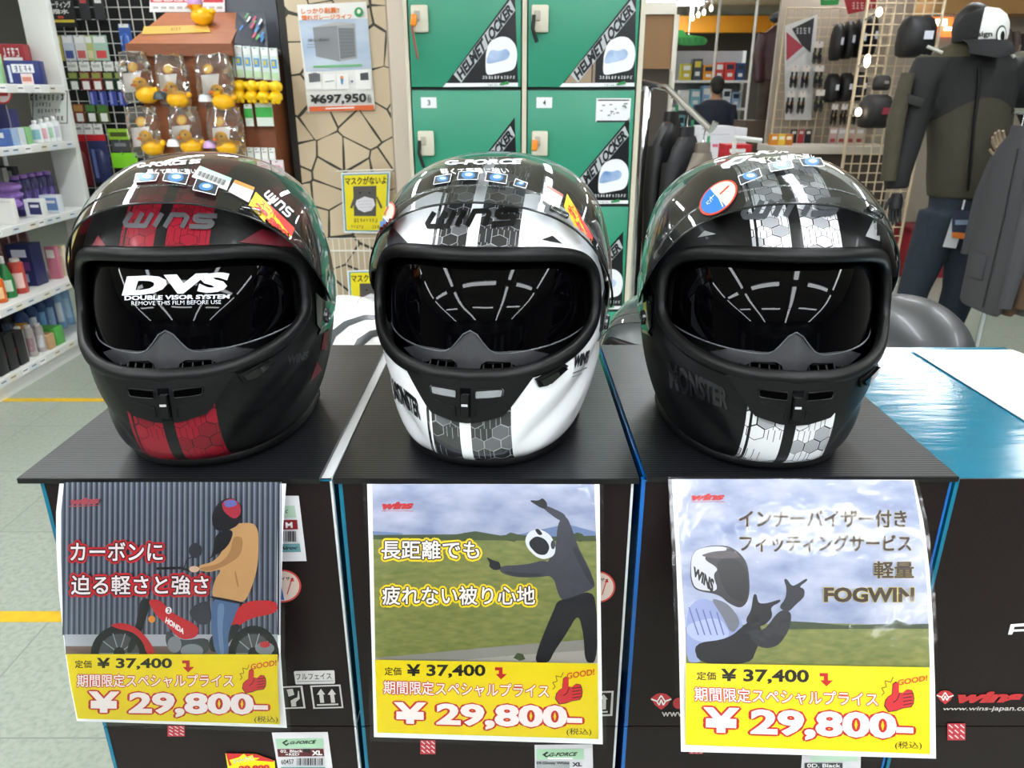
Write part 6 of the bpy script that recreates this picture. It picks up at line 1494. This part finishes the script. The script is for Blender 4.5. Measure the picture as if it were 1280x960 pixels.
# triangle poster
T = thing('triangle_poster', 'red, black and white poster with diagonal fields beside the maroon jacket', 'poster', at_y(1003, 75, YA+.10))
P = Print(on_y(YA+.09), .002); P.poly([(981, 32), (1022, 18), (1014, 150), (981, 150)], mat('#d9d8d8', .5)); P.build('paper', T)
P = Print(on_y(YA+.09), .002, 0, .004); P.poly([(983, 40), (1004, 58), (983, 76)], mat('#a83a48', .5)); P.poly([(990, 36), (1018, 22), (1013, 66), (1002, 56)], mat('#2c2c30', .5)); P.poly([(983, 76), (1004, 58), (1008, 62), (983, 84)], mat('#c8c8cc', .5)); P.marks(994, 34, 1014, 42, mat('#c8c8cc', .5), 4); P.build('print', T)
# red and green hanging posters
for q, c, tx, lb in (([(1052, -12), (1102, -14), (1096, 10), (1060, 18)], '#b02c34', 'B-GUTS', 'red hanging poster with pale lettering above the black pouches'), ([(1024, -12), (1052, -14), (1048, 6), (1026, 7)], '#2f9a4c', 'NEW', 'green hanging poster beside the red one')):
    Y = YA-.1; T = thing('hanging_poster', lb, 'poster', at_y((q[0][0]+q[2][0])/2, q[2][1], Y)); P = Print(on_y(Y), .002); P.poly(q, mat(c, .5)); P.build('paper', T)
    P = Print(on_y(Y), .002, 0, .004); x0, x1 = q[3][0]+4, q[2][0]-4; P.marks(x0, q[3][1]-16, x1, q[3][1]-7, mat('#e8c8c4', .5), 5); P.build('print', T)
    c_ = at_y((q[0][0]+q[1][0])/2, q[0][1], Y); MB(wire_w).tube([c_, V((c_.x, c_.y, CEIL_Z))], .004, 5).build('string', T)
# maroon jacket figure on a plinth
Y = 7.9; K_ = mpp(Y, 1.7)
c = at_y(962, 150, Y); pz = c.z
T = thing('dress_form', 'dark maroon leather suit on a dress form above the shelf, with a grey cap', 'mannequin', (c.x, Y, 0))
MB(mat('#5a4a3c', .6)).bx(c.x-.3, c.x+.3, Y-.2, Y+.2, 0, pz).build('plinth', T, 0)
mar = noisy('maroon_leather', '#3a1c22', '#46242a', 10., .45); brn = noisy('brown_cloth', '#3c2c24', '#4a382e', 10., .7)
def Zp(y): return at_y(962, y, Y).z
b = MB(mar); b.loft([ell((c.x, Y, Zp(y)), w_*K_, .11, 20) for y, w_ in ((102, 17), (90, 16), (75, 17), (55, 20), (42, 20), (36, 12), (31, 7))])
for sd in (-1, 1): b.tube([V((c.x+sd*17*K_, Y, Zp(42))), V((c.x+sd*23*K_, Y, Zp(70))), V((c.x+sd*22*K_, Y-.06, Zp(104)))], .05, 10, radii=[.075, .06, .045])
fuse(b, .018, 2, 'jacket', T)
b = MB(brn); 
for sd in (-1, 1): b.tube([V((c.x+sd*8*K_, Y, Zp(100))), V((c.x+sd*9*K_, Y, Zp(125))), V((c.x+sd*9*K_, Y, pz))], .07, 10, radii=[.085, .075, .065])
b.build('trousers', T)
b = MB(mat('#c8b098', .6)).ball((c.x+.02, Y-.01, Zp(27)), (.075, .09, .10), 14); b.build('head', T)
b = MB(mat('#4a4a4c', .7)).ball((c.x, Y, Zp(22)), (.115, .125, .055), 16); b.box((c.x-.06, Y-.12, Zp(24)), (.14, .10, .014), None, .004); b.build('flat_cap', T)
MB(WHITE).box((c.x+.01, Y-.125, Zp(60)), (.05, .006, .15)).build('price_tag', T, 0)
# orange and yellow goods below
for i in range(3): carton_goods('snack_box', ['orange', 'yellow', 'amber'][i]+' box on the low counter under the gloves', 'box', (at_y(968+9*i, 182, YA-.45).x, YA-.40, at_y(968, 182, YA-.5).z), .07, .09, ['#d8882c', '#e6c23a', '#c8782c'][i], fc([(.2, .2, .8, .5, '#f4ecd8')]), .07)
# black body bag on its own grid, warm reflections added as glowing balls
YB = 6.0
A, B = at_y(1098, -20, YB), at_y(1172, 110, YB)
grid_panel('wire_grid', 'cream wire grid behind the black backpack', A.x, B.x, 0, 2.35, YB+.13, .07, cream_w, .006)
bag(1124, 20, 1166, 72, YB, '#0f0f11', 'black backpack with a white tag on the cream grid', 'backpack', 'bag', None, '#d8dce8', .6, .12)
bag(1092, 94, 1112, 113, YB, '#2c2a2a', 'small dark cap pack under the black backpack', 'cap_pack', 'pack', None, '#8a8480', .7, .05)
bag(1076, 118, 1112, 160, YB-.05, '#1a1718', 'black tail bag with a maroon panel beside the jacket figure', 'tail_bag', 'bag', None, '#8a2a3a', .6, .12)
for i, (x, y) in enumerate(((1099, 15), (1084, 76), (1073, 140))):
    p = at_y(x, y, YB-.1); T = thing('reflection_glow', f'small glowing ball for a warm reflection by the cream grid, {ORD[i]} from the top', 'reflection', p, 0, 'warm reflections by the cream grid')
    MB(mat('#fff0cc', .5, emit=5.)).ball((0, 0, 0), (.022, .022, .045 if i == 1 else .03), 10).build('bulb', T, local=True); MB(steel).tube([(0, .02, 0), (A.x-p.x, .22, -.03)], .008, 6).build('glow_holder', T, local=True)  # glowing ball and its holder imitate a bright reflection, no lamp there
# lit orange shop sign and the tan soffit
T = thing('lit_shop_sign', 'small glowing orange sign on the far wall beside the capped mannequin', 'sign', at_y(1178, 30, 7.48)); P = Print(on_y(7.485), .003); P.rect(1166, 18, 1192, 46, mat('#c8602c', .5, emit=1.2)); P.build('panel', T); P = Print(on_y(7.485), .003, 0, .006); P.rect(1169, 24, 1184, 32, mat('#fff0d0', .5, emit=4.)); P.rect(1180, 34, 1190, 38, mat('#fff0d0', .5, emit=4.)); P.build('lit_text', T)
a, b_ = at_y(1165, 17, 6.9), at_y(1290, 17, 6.9)
struct(MB(mat('#b98d58', .6)).bx(a.x, b_.x+2, 6.9, 7.2, a.z, CEIL_Z), 'trim_5', smooth=0)
for i in range(4): bag(1262+11*i-12, 36+i*3, 1271+11*i-12, 84, 6.6, ['#4a3f3a', '#5a4c46', '#40383a', '#4e4440'][i], f'brown grey hooded top on the wall behind the capped mannequin, {ORD[i]} from the glowing sign', 'hooded_top', 'clothing', 'hooded tops on the wall', '#8a7a72', .8, .08)
# ---- mannequin with the white cap
MY = 4.30
def q3(x, y, dy=0.): return at_y(x, y, MY+dy)
k = mpp(MY, 1.5)
foot = q3(1165, 425); base = V((q3(1175, 430).x, MY, 0))
M1 = thing('mannequin', 'mannequin in an olive and black riding jacket, jeans and a white cap', 'mannequin', base)
ol = '#403d31'; 
t = NT('riding_jacket'); o = t.obj(); X = t.xyz(o); 
zc = q3(1200, 122).z; xc = q3(1222, 100).x-base.x
lim = t.math('MULTIPLY_ADD', t.math('MULTIPLY', t.math('SUBTRACT', X[0], xc), t.math('SUBTRACT', X[0], xc)), -2.4, zc)
body = t.math('LESS_THAN', t.math('ABSOLUTE', t.math('SUBTRACT', X[0], xc)), .235)
low = t.math('MULTIPLY', t.math('LESS_THAN', X[2], lim), body)
col = t.mix(low, '#1f1f21', '#403d31'); nz = t.noise(o, 14., 3.)
sh = t.math('GREATER_THAN', X[2], q3(1200, 72).z); sho = t.math('MULTIPLY', sh, t.math('GREATER_THAN', t.math('ABSOLUTE', t.math('SUBTRACT', X[0], xc)), .13))
col = t.mix(sho, col, '#47432f'); t.base(col); t.p(Roughness=.75); t.bump(nz, .012, .5); jm = t.m
olm = noisy('olive_nylon', '#433f30', '#4a4636', 12., .75, .004)
b = MB(jm)
def cx_(y): return 1214-(y-60)*.03
prof = ((246, 50, .135), (225, 51, .14), (190, 50, .14), (150, 52, .14), (115, 55, .145), (90, 56, .14), (72, 52, .12), (60, 38, .10), (52, 20, .08))
b.loft([ell((q3(cx_(y), y).x, MY, q3(cx_(y), y).z), w_*k, d, 28) for y, w_, d in prof])
b.tube([q3(1166, 76), q3(1150, 110, -.02), q3(1136, 165, -.03), q3(1122, 215, -.06), q3(1120, 236, -.07)], .07, 16, radii=[.09, .088, .082, .072, .062])
b.tube([q3(1262, 78), q3(1284, 112, .02), q3(1302, 165, .03), q3(1280, 185, -.10), q3(1254, 196, -.13)], .07, 16, radii=[.09, .085, .08, .072, .062])
fuse(b, .012, 4, 'jacket', M1)
P = None
zp = [q3(1224, 84, -.155)+V((0, .0, 0)), q3(1223, 110, -.15), q3(1217, 160, -.148), q3(1210, 238, -.142)]
MB(mat('#0b0b0c', .4)).tube(zp, .008, 6).build('zip', M1)
MB(jm).loft([ell((q3(1217, 58).x, MY, q3(1217, 58).z), 17*k, .075), ell((q3(1217, 48).x, MY-.01, q3(1217, 46).z), 15*k, .07)]).build('collar', M1, 60)
refl = mat('#c8c8c0', .3)
for (x0, y0), (x1, y1) in (((1159, 58), (1178, 66)), ((1260, 62), (1268, 72))): MB(refl).tube([q3(x0, y0, -.11), q3(x1, y1, -.13)], .008, 6).build('reflective_strip', M1)
MB(olm).tube([q3(1135, 92, -.075), q3(1120, 150, -.095), q3(1110, 226, -.115)], .03, 12, radii=[.034, .046, .040]).build('sleeve_panel', M1)
MB(mat('#2c2d2c', .7)).box(q3(1142, 126, -.115), (.10, .02, .045), Euler((0, .3, 0)).to_matrix(), .006).build('sleeve_pocket', M1, 40)
# hand on the hip and hanging hand
skin_m = mat('#b5a48c', .5); glove_m = mat('#141416', .6)
def mann_hand(wr, d, side, name, parent):
    b = MB(glove_m if name == 'gloved_hand' else skin_m); wr = V(wr); d = V(d).normalized(); s_ = V((side, 0, 0)); s_ = (s_-d*s_.dot(d)).normalized()
    b.tube([wr, wr+d*.035, wr+d*.085], .03, 10, radii=[.026, .036, .034])
    for f in range(4): b.tube([wr+d*.075+s_*(f-1.5)*.017, wr+d*(.115+.008*(f in (1, 2)))+s_*(f-1.5)*.019, wr+d*(.15+.014*(f in (1, 2)))+s_*(f-1.5)*.018+V((0, -.015, 0))], .009, 8, radii=[.010, .009, .007])
    b.tube([wr+d*.03-s_*.03, wr+d*.06-s_*.05, wr+d*.09-s_*.055], .01, 8, radii=[.012, .010, .008])
    b.build(name, parent)
mann_hand(q3(1121, 242, -.07), q3(1118, 268, -.09)-q3(1121, 242, -.07), 1, 'gloved_hand', M1)
mann_hand(q3(1256, 196, -.13), q3(1247, 172, -.15)-q3(1256, 196, -.13), 1, 'hand', M1)
# head, cap
hd = q3(1222, 34, -.04)
b = MB(mat('#1c1a1b', .5)); b.ball(hd+V((-.015, .03, .005)), (.088, .105, .115), 20); b.tube([q3(1217, 60), hd], .05, 12); fuse(b, .012, 2, 'head', M1)
capw, capb = noisy('white_twill', '#e4e4e2', '#eeeeec', 80., .8), noisy('black_twill', '#17181a', '#1e1f22', 80., .8)
t = NT('two_tone_cap'); o = t.obj(); X = t.xyz(o)
ct = q3(1226, 38, -.05); rel = ct-base
fr = t.math('GREATER_THAN', t.math('SUBTRACT', t.math('MULTIPLY', t.math('SUBTRACT', X[0], rel.x), .9), t.math('MULTIPLY', t.math('SUBTRACT', X[1], rel.y-MY+MY), .55)), .0)
t.base(t.mix(fr, '#18191b', '#e9e9e7')); t.p(Roughness=.8); capm = t.m
b = MB(capm); rings = []
for zz, rr in ((-.055, 1.0), (-.02, 1.03), (.03, .98), (.07, .82), (.098, .52), (.11, .05)): rings.append([ct+V((rr*.122*math.cos(a), rr*.132*math.sin(a), zz)) for a in [2*pi*q/28 for q in range(28)]])
b.loft(rings); b.build('cap_crown', M1, 60)
b = MB(capb); rings = []
for f in range(9):
    a = -1.15+2.3*f/8; dirn = -pi/2-.12+a*.95
    e0 = ct+V((.118*math.cos(dirn), .128*math.sin(dirn), -.045)); e1 = ct+V((-.012+.14*math.sin(a*.9)*.95, -.128-.085*math.cos(a), -.135+.02*abs(a)))
    rings.append([e0, (e0+e1)/2+V((0, -.012, .012)), e1, e1-V((0, 0, .004)), (e0+e1)/2+V((0, -.012, .008)), e0-V((0, 0, .004))])
b.loft(rings, True, True); b.build('cap_brim', M1, 40)
P = Print(on_y(MY-.195), .001); P.fn = lambda x, y, l: (lambda p: ct+V((.126*math.sin((p.x-ct.x)/.122*1.0), -.136*math.cos((p.x-ct.x)/.122), p.z-ct.z))*1.0+V((0, -l-.002, 0)))(at_y(x, y, MY-.17))
P.step = 3
P.text('design', (1212, 39, 1238, 48), INK, .03); P.line([(1212, 50), (1236, 51)], 1, INK); P.oval(1250, 45, 8, 13, INK); P.oval(1250, 45, 6.5, 11, WHITE); P.oval(1251, 46, 3.5, 7, INK); P.build('cap_emblem', M1)
# jeans
jn = noisy('dark_denim', '#1d2733', '#26323f', 40., .8, .002)
b = MB(jn); b.loft([ell((q3(1204, y).x, MY, q3(1204, y).z), w_*k, d, 24) for y, w_, d in ((228, 40, .11), (250, 43, .12), (280, 45, .12))])
b.tube([q3(1176, 265), q3(1158, 320), q3(1142, 362), q3(1130, 412, .05), q3(1126, 448, .06)], .08, 16, radii=[.115, .105, .085, .075, .07])
b.tube([q3(1216, 265), q3(1206, 320), q3(1200, 362, -.02), q3(1184, 408, .02), q3(1178, 448, .04)], .08, 16, radii=[.115, .11, .095, .08, .072])
fuse(b, .013, 4, 'jeans', M1)
for x in (1124, 1176): b = MB(mat('#2a2624', .5)); p = q3(x, 448, .05); b.ball((p.x, p.y-.06, .045), (.05, .13, .045), 14); b.tube([(p.x, p.y, .05), (p.x, p.y, p.z+.02)], .05, 10); b.build('boot', M1)
MB(steel).lathe([(.22, 0), (.22, .008), (.03, .014)], base+V((.02, .05, 0)), 24).build('base_plate', M1)
# hang tags on the jeans
T = MB(mat('#d9dade', .4)).box(q3(1194, 287, -.155), (.075, .003, .20), Euler((0, .12, 0)).to_matrix()).build('hang_tag', M1, 0)
P = Print(lambda x, y, l: at_y(x, y, MY-.165-l), .0006); P.poly([(1190, 262), (1214, 264), (1213, 300), (1190, 297)], mat('#3c4254', .4)); P.poly([(1190, 290), (1213, 292), (1213, 300), (1190, 297)], mat('#e8843a', .4)); P.rect(1194, 275, 1210, 281, mat('#8fa0b8', .4)); P.build('tag_print', T)
MB(mat('#d8d8dc', .5)).tube([q3(1206, 250, -.15), q3(1203, 262, -.155)], .005, 5).build('tag_string', M1)
# red box on the floor seen between the legs
p = at_y(1156, 336, 6.2); T = thing('red_crate', 'red crate on the floor behind the mannequin legs', 'crate', (p.x, 6.3, 0)); MB(mat('#a8303a', .5)).bx(p.x-.2, p.x+.2, 6.15, 6.45, 0, .42, .006).build('crate', T, 30); MB(mat('#7d222a', .5)).bx(p.x-.21, p.x+.21, 6.14, 6.46, .38, .42, .004).build('rim', T, 30)
# ---- rail of jackets at the right edge
JX = [(2.43, '#4a494d', 'grey jacket with price tags, first on the rail beside the mannequin'), (2.50, '#5c4532', 'brown jacket, second on the rail beside the mannequin'), (2.57, '#57544f', 'stone grey jacket on the rail, third from the mannequin'), (2.64, '#4a4d50', 'slate grey jacket on the rail, fourth from the mannequin'), (2.71, '#3e4144', 'dark slate jacket on the rail, fifth from the mannequin'), (2.78, '#45474a', 'charcoal jacket at the far end of the rail')]
JY = 3.75
R2 = thing('garment_rail', 'chrome garment rail of heavy jackets beside the mannequin', 'garment rack', (2.6, JY, 0))
MB(chrome).tube([(2.37, JY, 1.36), (3.0, JY, 1.36)], .014, 8).build('rail', R2)
for x in (2.465, 2.98):
    MB(chrome).tube([(x, JY, .03), (x, JY, 1.36)], .013, 8).build('upright', R2); MB(chrome).bx(x-.02, x+.02, JY-.26, JY+.26, 0, .03, .004).build('foot', R2, 30)
for i, (x, c, lb) in enumerate(JX):
    T = thing('jacket', lb, 'jacket', (x, JY, .395), 0, 'heavy jackets on the rail')
    m = noisy('cloth_'+c[1:], c, c, 10., .85, .004)
    rings = []
    for zz, dy, th in ((0, .15, .026), (.02, .17, .032), (.3, .175, .034), (.6, .185, .034), (.72, .17, .033), (.80, .13, .030), (.86, .07, .024)):
        rings.append([V((v.x, v.y, zz)) for v in ell((0, 0, 0), th, dy, 26, 2.6)])
    MB(m).loft(rings).build('jacket_body', T, 60, local=True)
    MB(m).tube([(0, -.14, .74), (-.003, -.19, .55), (-.004, -.21, .25), (-.004, -.20, .06)], .05, 12, radii=[.030, .036, .036, .030]).build('sleeve', T, 60, local=True)
    MB(m).tube([(0, .14, .74), (.0, .19, .55), (.0, .20, .25)], .05, 12, radii=[.030, .036, .034]).build('sleeve', T, 60, local=True)
    MB(mat('#2c2b2d', .7)).tube([(-.034, -.06, .80), (-.037, -.08, .5), (-.036, -.08, .03)], .0035, 6).build('front_seam', T, 60, local=True)
    MB(m).box((-.036, .03, .22), (.012, .11, .13), None, .005).build('pocket', T, 40, local=True)
    MB(m).loft([ell((0, 0, .84), .030, .075), ell((0, .0, .90), .026, .065)]).build('collar', T, 60, local=True)
    MB(chrome).tube([(0, 0, .85), (0, 0, .945), (0, .016, .97), (0, .0, .985), (0, -.016, .972)], .003, 6).build('hanger_hook', T, 60, local=True)
    if i < 2:
        MB(mat('#d8d6d0', .5)).box((-.01, -.252, .60-.12*i), (.07, .003, .12 if i == 0 else .18)).build('price_tag', T, 0, local=True)
# ---------------------------------------------------------------- lettering and stickers on the three helmets
w_ink, g_ink, y_st, r_st = mat('#e6e8ea', .4), mat('#4c4d50', .4), mat('#f4c81c', .4), mat('#d8342c', .4)
def hz_(H_, key, ox, oy, k, step=14, lift=.0005):
    P = helmet_print(H_, key, .00025, step, lift); f = P.fn; P.fn = lambda x, y, l: f(ox+x/k, oy+y/k, l); return P
def wins(P, q, m):
    """wide slanted four letter word mark drawn in strokes"""
    TL, TR, BR, BL = [V(p) for p in q]
    def at(u, v): u = u/4.75; p = (TL*(1-u)+TR*u)*v+(BL*(1-u)+BR*u)*(1-v); return (p.x, p.y)
    wd = abs(BL.y-TL.y)*.30
    for st in ([(.35, .95), (.12, .30), (.22, .12), (1.15, .12), (1.42, .95)], [(.92, .95), (.68, .15)], [(1.90, .95), (1.62, .08)], [(2.14, .05), (2.42, .88), (3.05, .88), (3.20, .72), (2.98, .05)],
               [(4.68, .88), (3.78, .88), (3.62, .76), (3.60, .60), (3.72, .50), (4.38, .50), (4.48, .38), (4.40, .20), (4.26, .12), (3.36, .12)]):
        pts = [at(*p) for p in st]; P.line(pts, wd, m)
        for x, y in pts[1:-1]: P.oval(x, y, wd/2, wd/2, m, 10, .05)
def icon(P, q, blue=True):
    P.poly(q, mat('#3a3f46', .3)); P.line(list(q)+[q[0]], 3.2, w_ink)
    cx, cy = sum(p[0] for p in q)/4, sum(p[1] for p in q)/4; ww = abs(q[1][0]-q[0][0])*.34
    P.oval(cx, cy, ww, ww*.55, mat('#4a7fb4', .35), 16); P.oval(cx+ww*.1, cy-ww*.05, ww*.6, ww*.28, mat('#b8cfe4', .35), 14)
def price(P, q):
    TL, TR, BR, BL = [V(p) for p in q]
    def at(u, v): p = (TL*(1-u)+TR*u)*(1-v)+(BL*(1-u)+BR*u)*v; return (p.x, p.y)
    P.poly(q, y_st); P.poly([at(.25, 0), at(1, 0), at(1, .48), at(.8, .40)], r_st)
    P.text('スーパー', [at(.18, .12), at(.66, .12), at(.66, .42), at(.18, .42)], r_st, .03); P.text('29,800', [at(.10, .50), at(.92, .50), at(.92, .92), at(.10, .92)], r_st, .06)
# red striped helmet
P = hz_(HR, 'shell', 60, 180, 3.368); wins(P, [(325, 285), (718, 300), (712, 362), (312, 352)], g_ink); P.build('forehead_logo', HR['o'])
P = hz_(HR, 'shell', 120, 390, 4.267); P.text('WiNS', [(1015, 232), (1130, 205), (1128, 250), (1018, 285)], mat('#26272a', .3), .05, slant=.2); P.build('cheek_logo', HR['o'])
P = hz_(HR, 'shell', 120, 390, 4.267)
for q in ([(1140, 370), (1175, 265), (1205, 310)], [(1198, 200), (1225, 60), (1262, 20), (1235, 130), (1232, 205)]): P = hz_(HR, 'shell', 120, 390, 4.267); P.poly(q, mat('#6e1120', .4)); P.build('flank_graphic', HR['o'])
P = hz_(HR, 'shell', 60, 180, 3.368); P.poly([(168, 465), (215, 385), (245, 430)], mat('#6e1120', .4)); P.build('brow_graphic', HR['o']); P = hz_(HR, 'shell', 60, 180, 3.368); P.poly([(805, 415), (900, 360), (1060, 400), (1085, 440)], mat('#5e101e', .4)); P.build('brow_graphic', HR['o'])
P = hz_(HR, 'visor', 60, 180, 3.368)
P.text('G-FORCE SS', [(372, 84), (640, 66), (646, 84), (378, 104)], w_ink, .05, slant=.3); P.text('軽くて衝撃に強い', [(420, 110), (622, 108), (626, 128), (424, 132)], w_ink, .02)
for q in ([(376, 130), (470, 128), (456, 160), (366, 168)], [(498, 130), (597, 136), (582, 180), (487, 164)], [(630, 158), (718, 186), (704, 228), (612, 206)]): icon(P, q)
P.build('visor_print', HR['vo'])
P = hz_(HR, 'visor', 60, 180, 3.368, lift=.0015)
P.poly([(640, 100), (772, 152), (752, 202), (606, 146)], mat('#e9ebea', .4)); P.poly([(640, 100), (772, 152), (766, 166), (632, 114)], mat('#a9d0bc', .4))
for k in range(22): x = k/21; P.line([(636+x*116, 120+x*46), (626+x*112, 140+x*48)], 1.6+1.4*((k*7) % 3), INK)
P.build('barcode_sticker', HR['vo'])
P = hz_(HR, 'visor', 60, 180, 3.368, lift=.0015)
P.poly([(786, 158), (868, 190), (842, 252), (758, 206)], mat('#e6e0dc', .4)); P.poly([(786, 158), (868, 190), (862, 204), (780, 172)], mat('#c88a4a', .4)); P.build('info_sticker', HR['vo'])
P = hz_(HR, 'visor', 60, 180, 3.368, lift=.0015); price(P, [(872, 208), (1032, 358), (1003, 432), (842, 264)]); P.build('price_sticker', HR['vo'])
P = hz_(HR, 'visor', 60, 180, 3.368); wins(P, [(925, 190), (1035, 285), (1008, 322), (905, 218)], w_ink); P.build('side_logo', HR['vo'])
P = hz_(HR, 'sun', 60, 170, 2.2316, 12)
P.text('DVS', [(216, 392), (505, 380), (500, 436), (214, 446)], mat('#c9ccd4', .4), .06, slant=.1); P.text('DOUBLE VISOR SYSTEM', [(216, 446), (507, 442), (505, 454), (216, 459)], mat('#c9ccd4', .4), .04); P.text('REMOVE THIS FILM BEFORE USE', [(236, 462), (482, 458), (482, 469), (236, 473)], mat('#c9ccd4', .4), .0)
P.build('film_lettering', HR['sv'])
# white helmet
P = hz_(HW, 'shell', 450, 180, 4.); wins(P, [(340, 340), (800, 318), (795, 412), (322, 425)], mat('#060607', .3)); P.build('forehead_logo', HW['o'])
P = hz_(HW, 'shell', 440, 170, 2.2333, 8); P.text('MONSTER', [(112, 676), (188, 738), (192, 792), (120, 732)], mat('#101114', .3), .05, slant=-.3); P.build('cheek_lettering', HW['o'])
P = hz_(HW, 'shell', 440, 170, 2.2333, 8); P.text('WiNS', [(620, 614), (662, 596), (658, 632), (616, 650)], mat('#1c1d22', .3), .06, slant=.2); P.line([(614, 662), (654, 646)], 3, mat('#54565c', .3)); P.line([(612, 672), (640, 662)], 2, mat('#54565c', .3)); P.build('cheek_logo', HW['o'])
P = hz_(HW, 'shell', 450, 180, 4.); P.poly([(170, 420), (245, 500), (110, 520), (120, 470)], mat('#3a3b3e', .3)); P.build('brow_graphic', HW['o']); P = hz_(HW, 'shell', 450, 180, 4.); P.poly([(905, 480), (960, 460), (1010, 500)], mat('#1c1d20', .3)); P.build('brow_graphic', HW['o'])
P = hz_(HW, 'visor', 450, 180, 4.)
P.text('G-FORCE', [(420, 86), (800, 76), (812, 104), (430, 108)], w_ink, .05, slant=.3); P.text('軽くて衝撃に強い', [(400, 128), (735, 122), (748, 152), (410, 156)], w_ink, .02)
for q in ([(380, 170), (460, 156), (452, 196), (370, 210)], [(498, 150), (597, 150), (590, 190), (490, 190)], [(636, 156), (736, 172), (728, 216), (628, 200)], [(776, 196), (832, 216), (822, 242), (764, 228)]): icon(P, q)
P.build('visor_print', HW['vo'])
P = hz_(HW, 'visor', 450, 180, 4., lift=.0015); price(P, [(1030, 256), (1156, 470), (1134, 536), (1014, 318)]); P.build('price_sticker', HW['vo'])
P = hz_(HW, 'visor', 450, 180, 4., lift=.0015); P.poly([(930, 212), (1012, 262), (986, 336), (912, 290)], mat('#d6cfcf', .4)); P.poly([(930, 212), (1012, 262), (1008, 274), (926, 224)], mat('#a85a4a', .4)); P.build('info_sticker', HW['vo'])
def oval_sticker(P, cx, cy, rx, ry, ang):
    c, s = math.cos(ang), math.sin(ang)
    E = lambda a, f: (cx+f*(rx*math.cos(a)*c-ry*math.sin(a)*s), cy+f*(rx*math.cos(a)*s+ry*math.sin(a)*c))
    P.poly([E(2*pi*k/28, 1) for k in range(28)], mat('#d0402c', .4)); P.poly([E(2*pi*k/28, .9) for k in range(28)], mat('#e8c8b4', .4))
    P.poly([E(pi/2+pi*k/14, .9) for k in range(15)], mat('#2a6fb8', .4)); P.line([E(pi*.55, .8), E(pi*.5, .1), E(pi*1.5, .8)], 5, w_ink); P.line([E(-.5, .15), E(-.15, .7)], 6, r_st); P.text('インナー', [E(pi*1.1, .7), E(pi*1.45, .5), E(pi*1.3, .15), E(pi, .5)], w_ink, .03)
P = hz_(HW, 'visor', 450, 180, 4., lift=.0015); oval_sticker(P, 128, 372, 85, 42, -1.05); P.build('oval_sticker', HW['vo'])
# helmet with white stripes
P = hz_(HB, 'shell', 780, 165, 3.556); wins(P, [(530, 305), (968, 298), (960, 372), (515, 390)], mat('#505257', .4)); P.build('forehead_logo', HB['o'])
P = hz_(HB, 'shell', 770, 170, 2.2316, 8); P.text('MONSTER', [(146, 626), (312, 706), (314, 764), (152, 704)], mat('#1b1b1e', .25), .05); P.build('cheek_lettering', HB['o'])
P = hz_(HB, 'shell', 780, 165, 3.556); P.poly([(1125, 350), (1160, 450), (1150, 492), (1070, 465)], mat('#b9bbb9', .4)); P.build('brow_graphic', HB['o']); P = hz_(HB, 'shell', 780, 165, 3.556); P.poly([(330, 470), (410, 455), (360, 440)], mat('#8a8c8c', .4)); P.build('brow_graphic', HB['o'])
P = hz_(HB, 'visor', 780, 165, 3.556)
P.poly([(430, 150), (500, 115), (575, 106), (520, 140), (475, 152), (470, 164), (438, 165)], w_ink); P.poly([(475, 140), (505, 124), (540, 118), (512, 138)], mat('#4a4c50', .4))
P.text('FORCE', [(588, 92), (820, 68), (826, 90), (594, 108)], w_ink, .05, slant=.3); P.text('軽くて衝撃に強い', [(596, 122), (850, 98), (856, 122), (602, 146)], w_ink, .02)
for q in ([(508, 206), (600, 170), (612, 206), (520, 244)], [(638, 152), (738, 138), (750, 172), (650, 190)], [(772, 136), (866, 134), (882, 170), (790, 168)]): icon(P, q)
P.build('visor_print', HB['vo'])
P = hz_(HB, 'visor', 780, 165, 3.556, lift=.0015); oval_sticker(P, 422, 298, 98, 58, -.72); P.build('oval_sticker', HB['vo'])
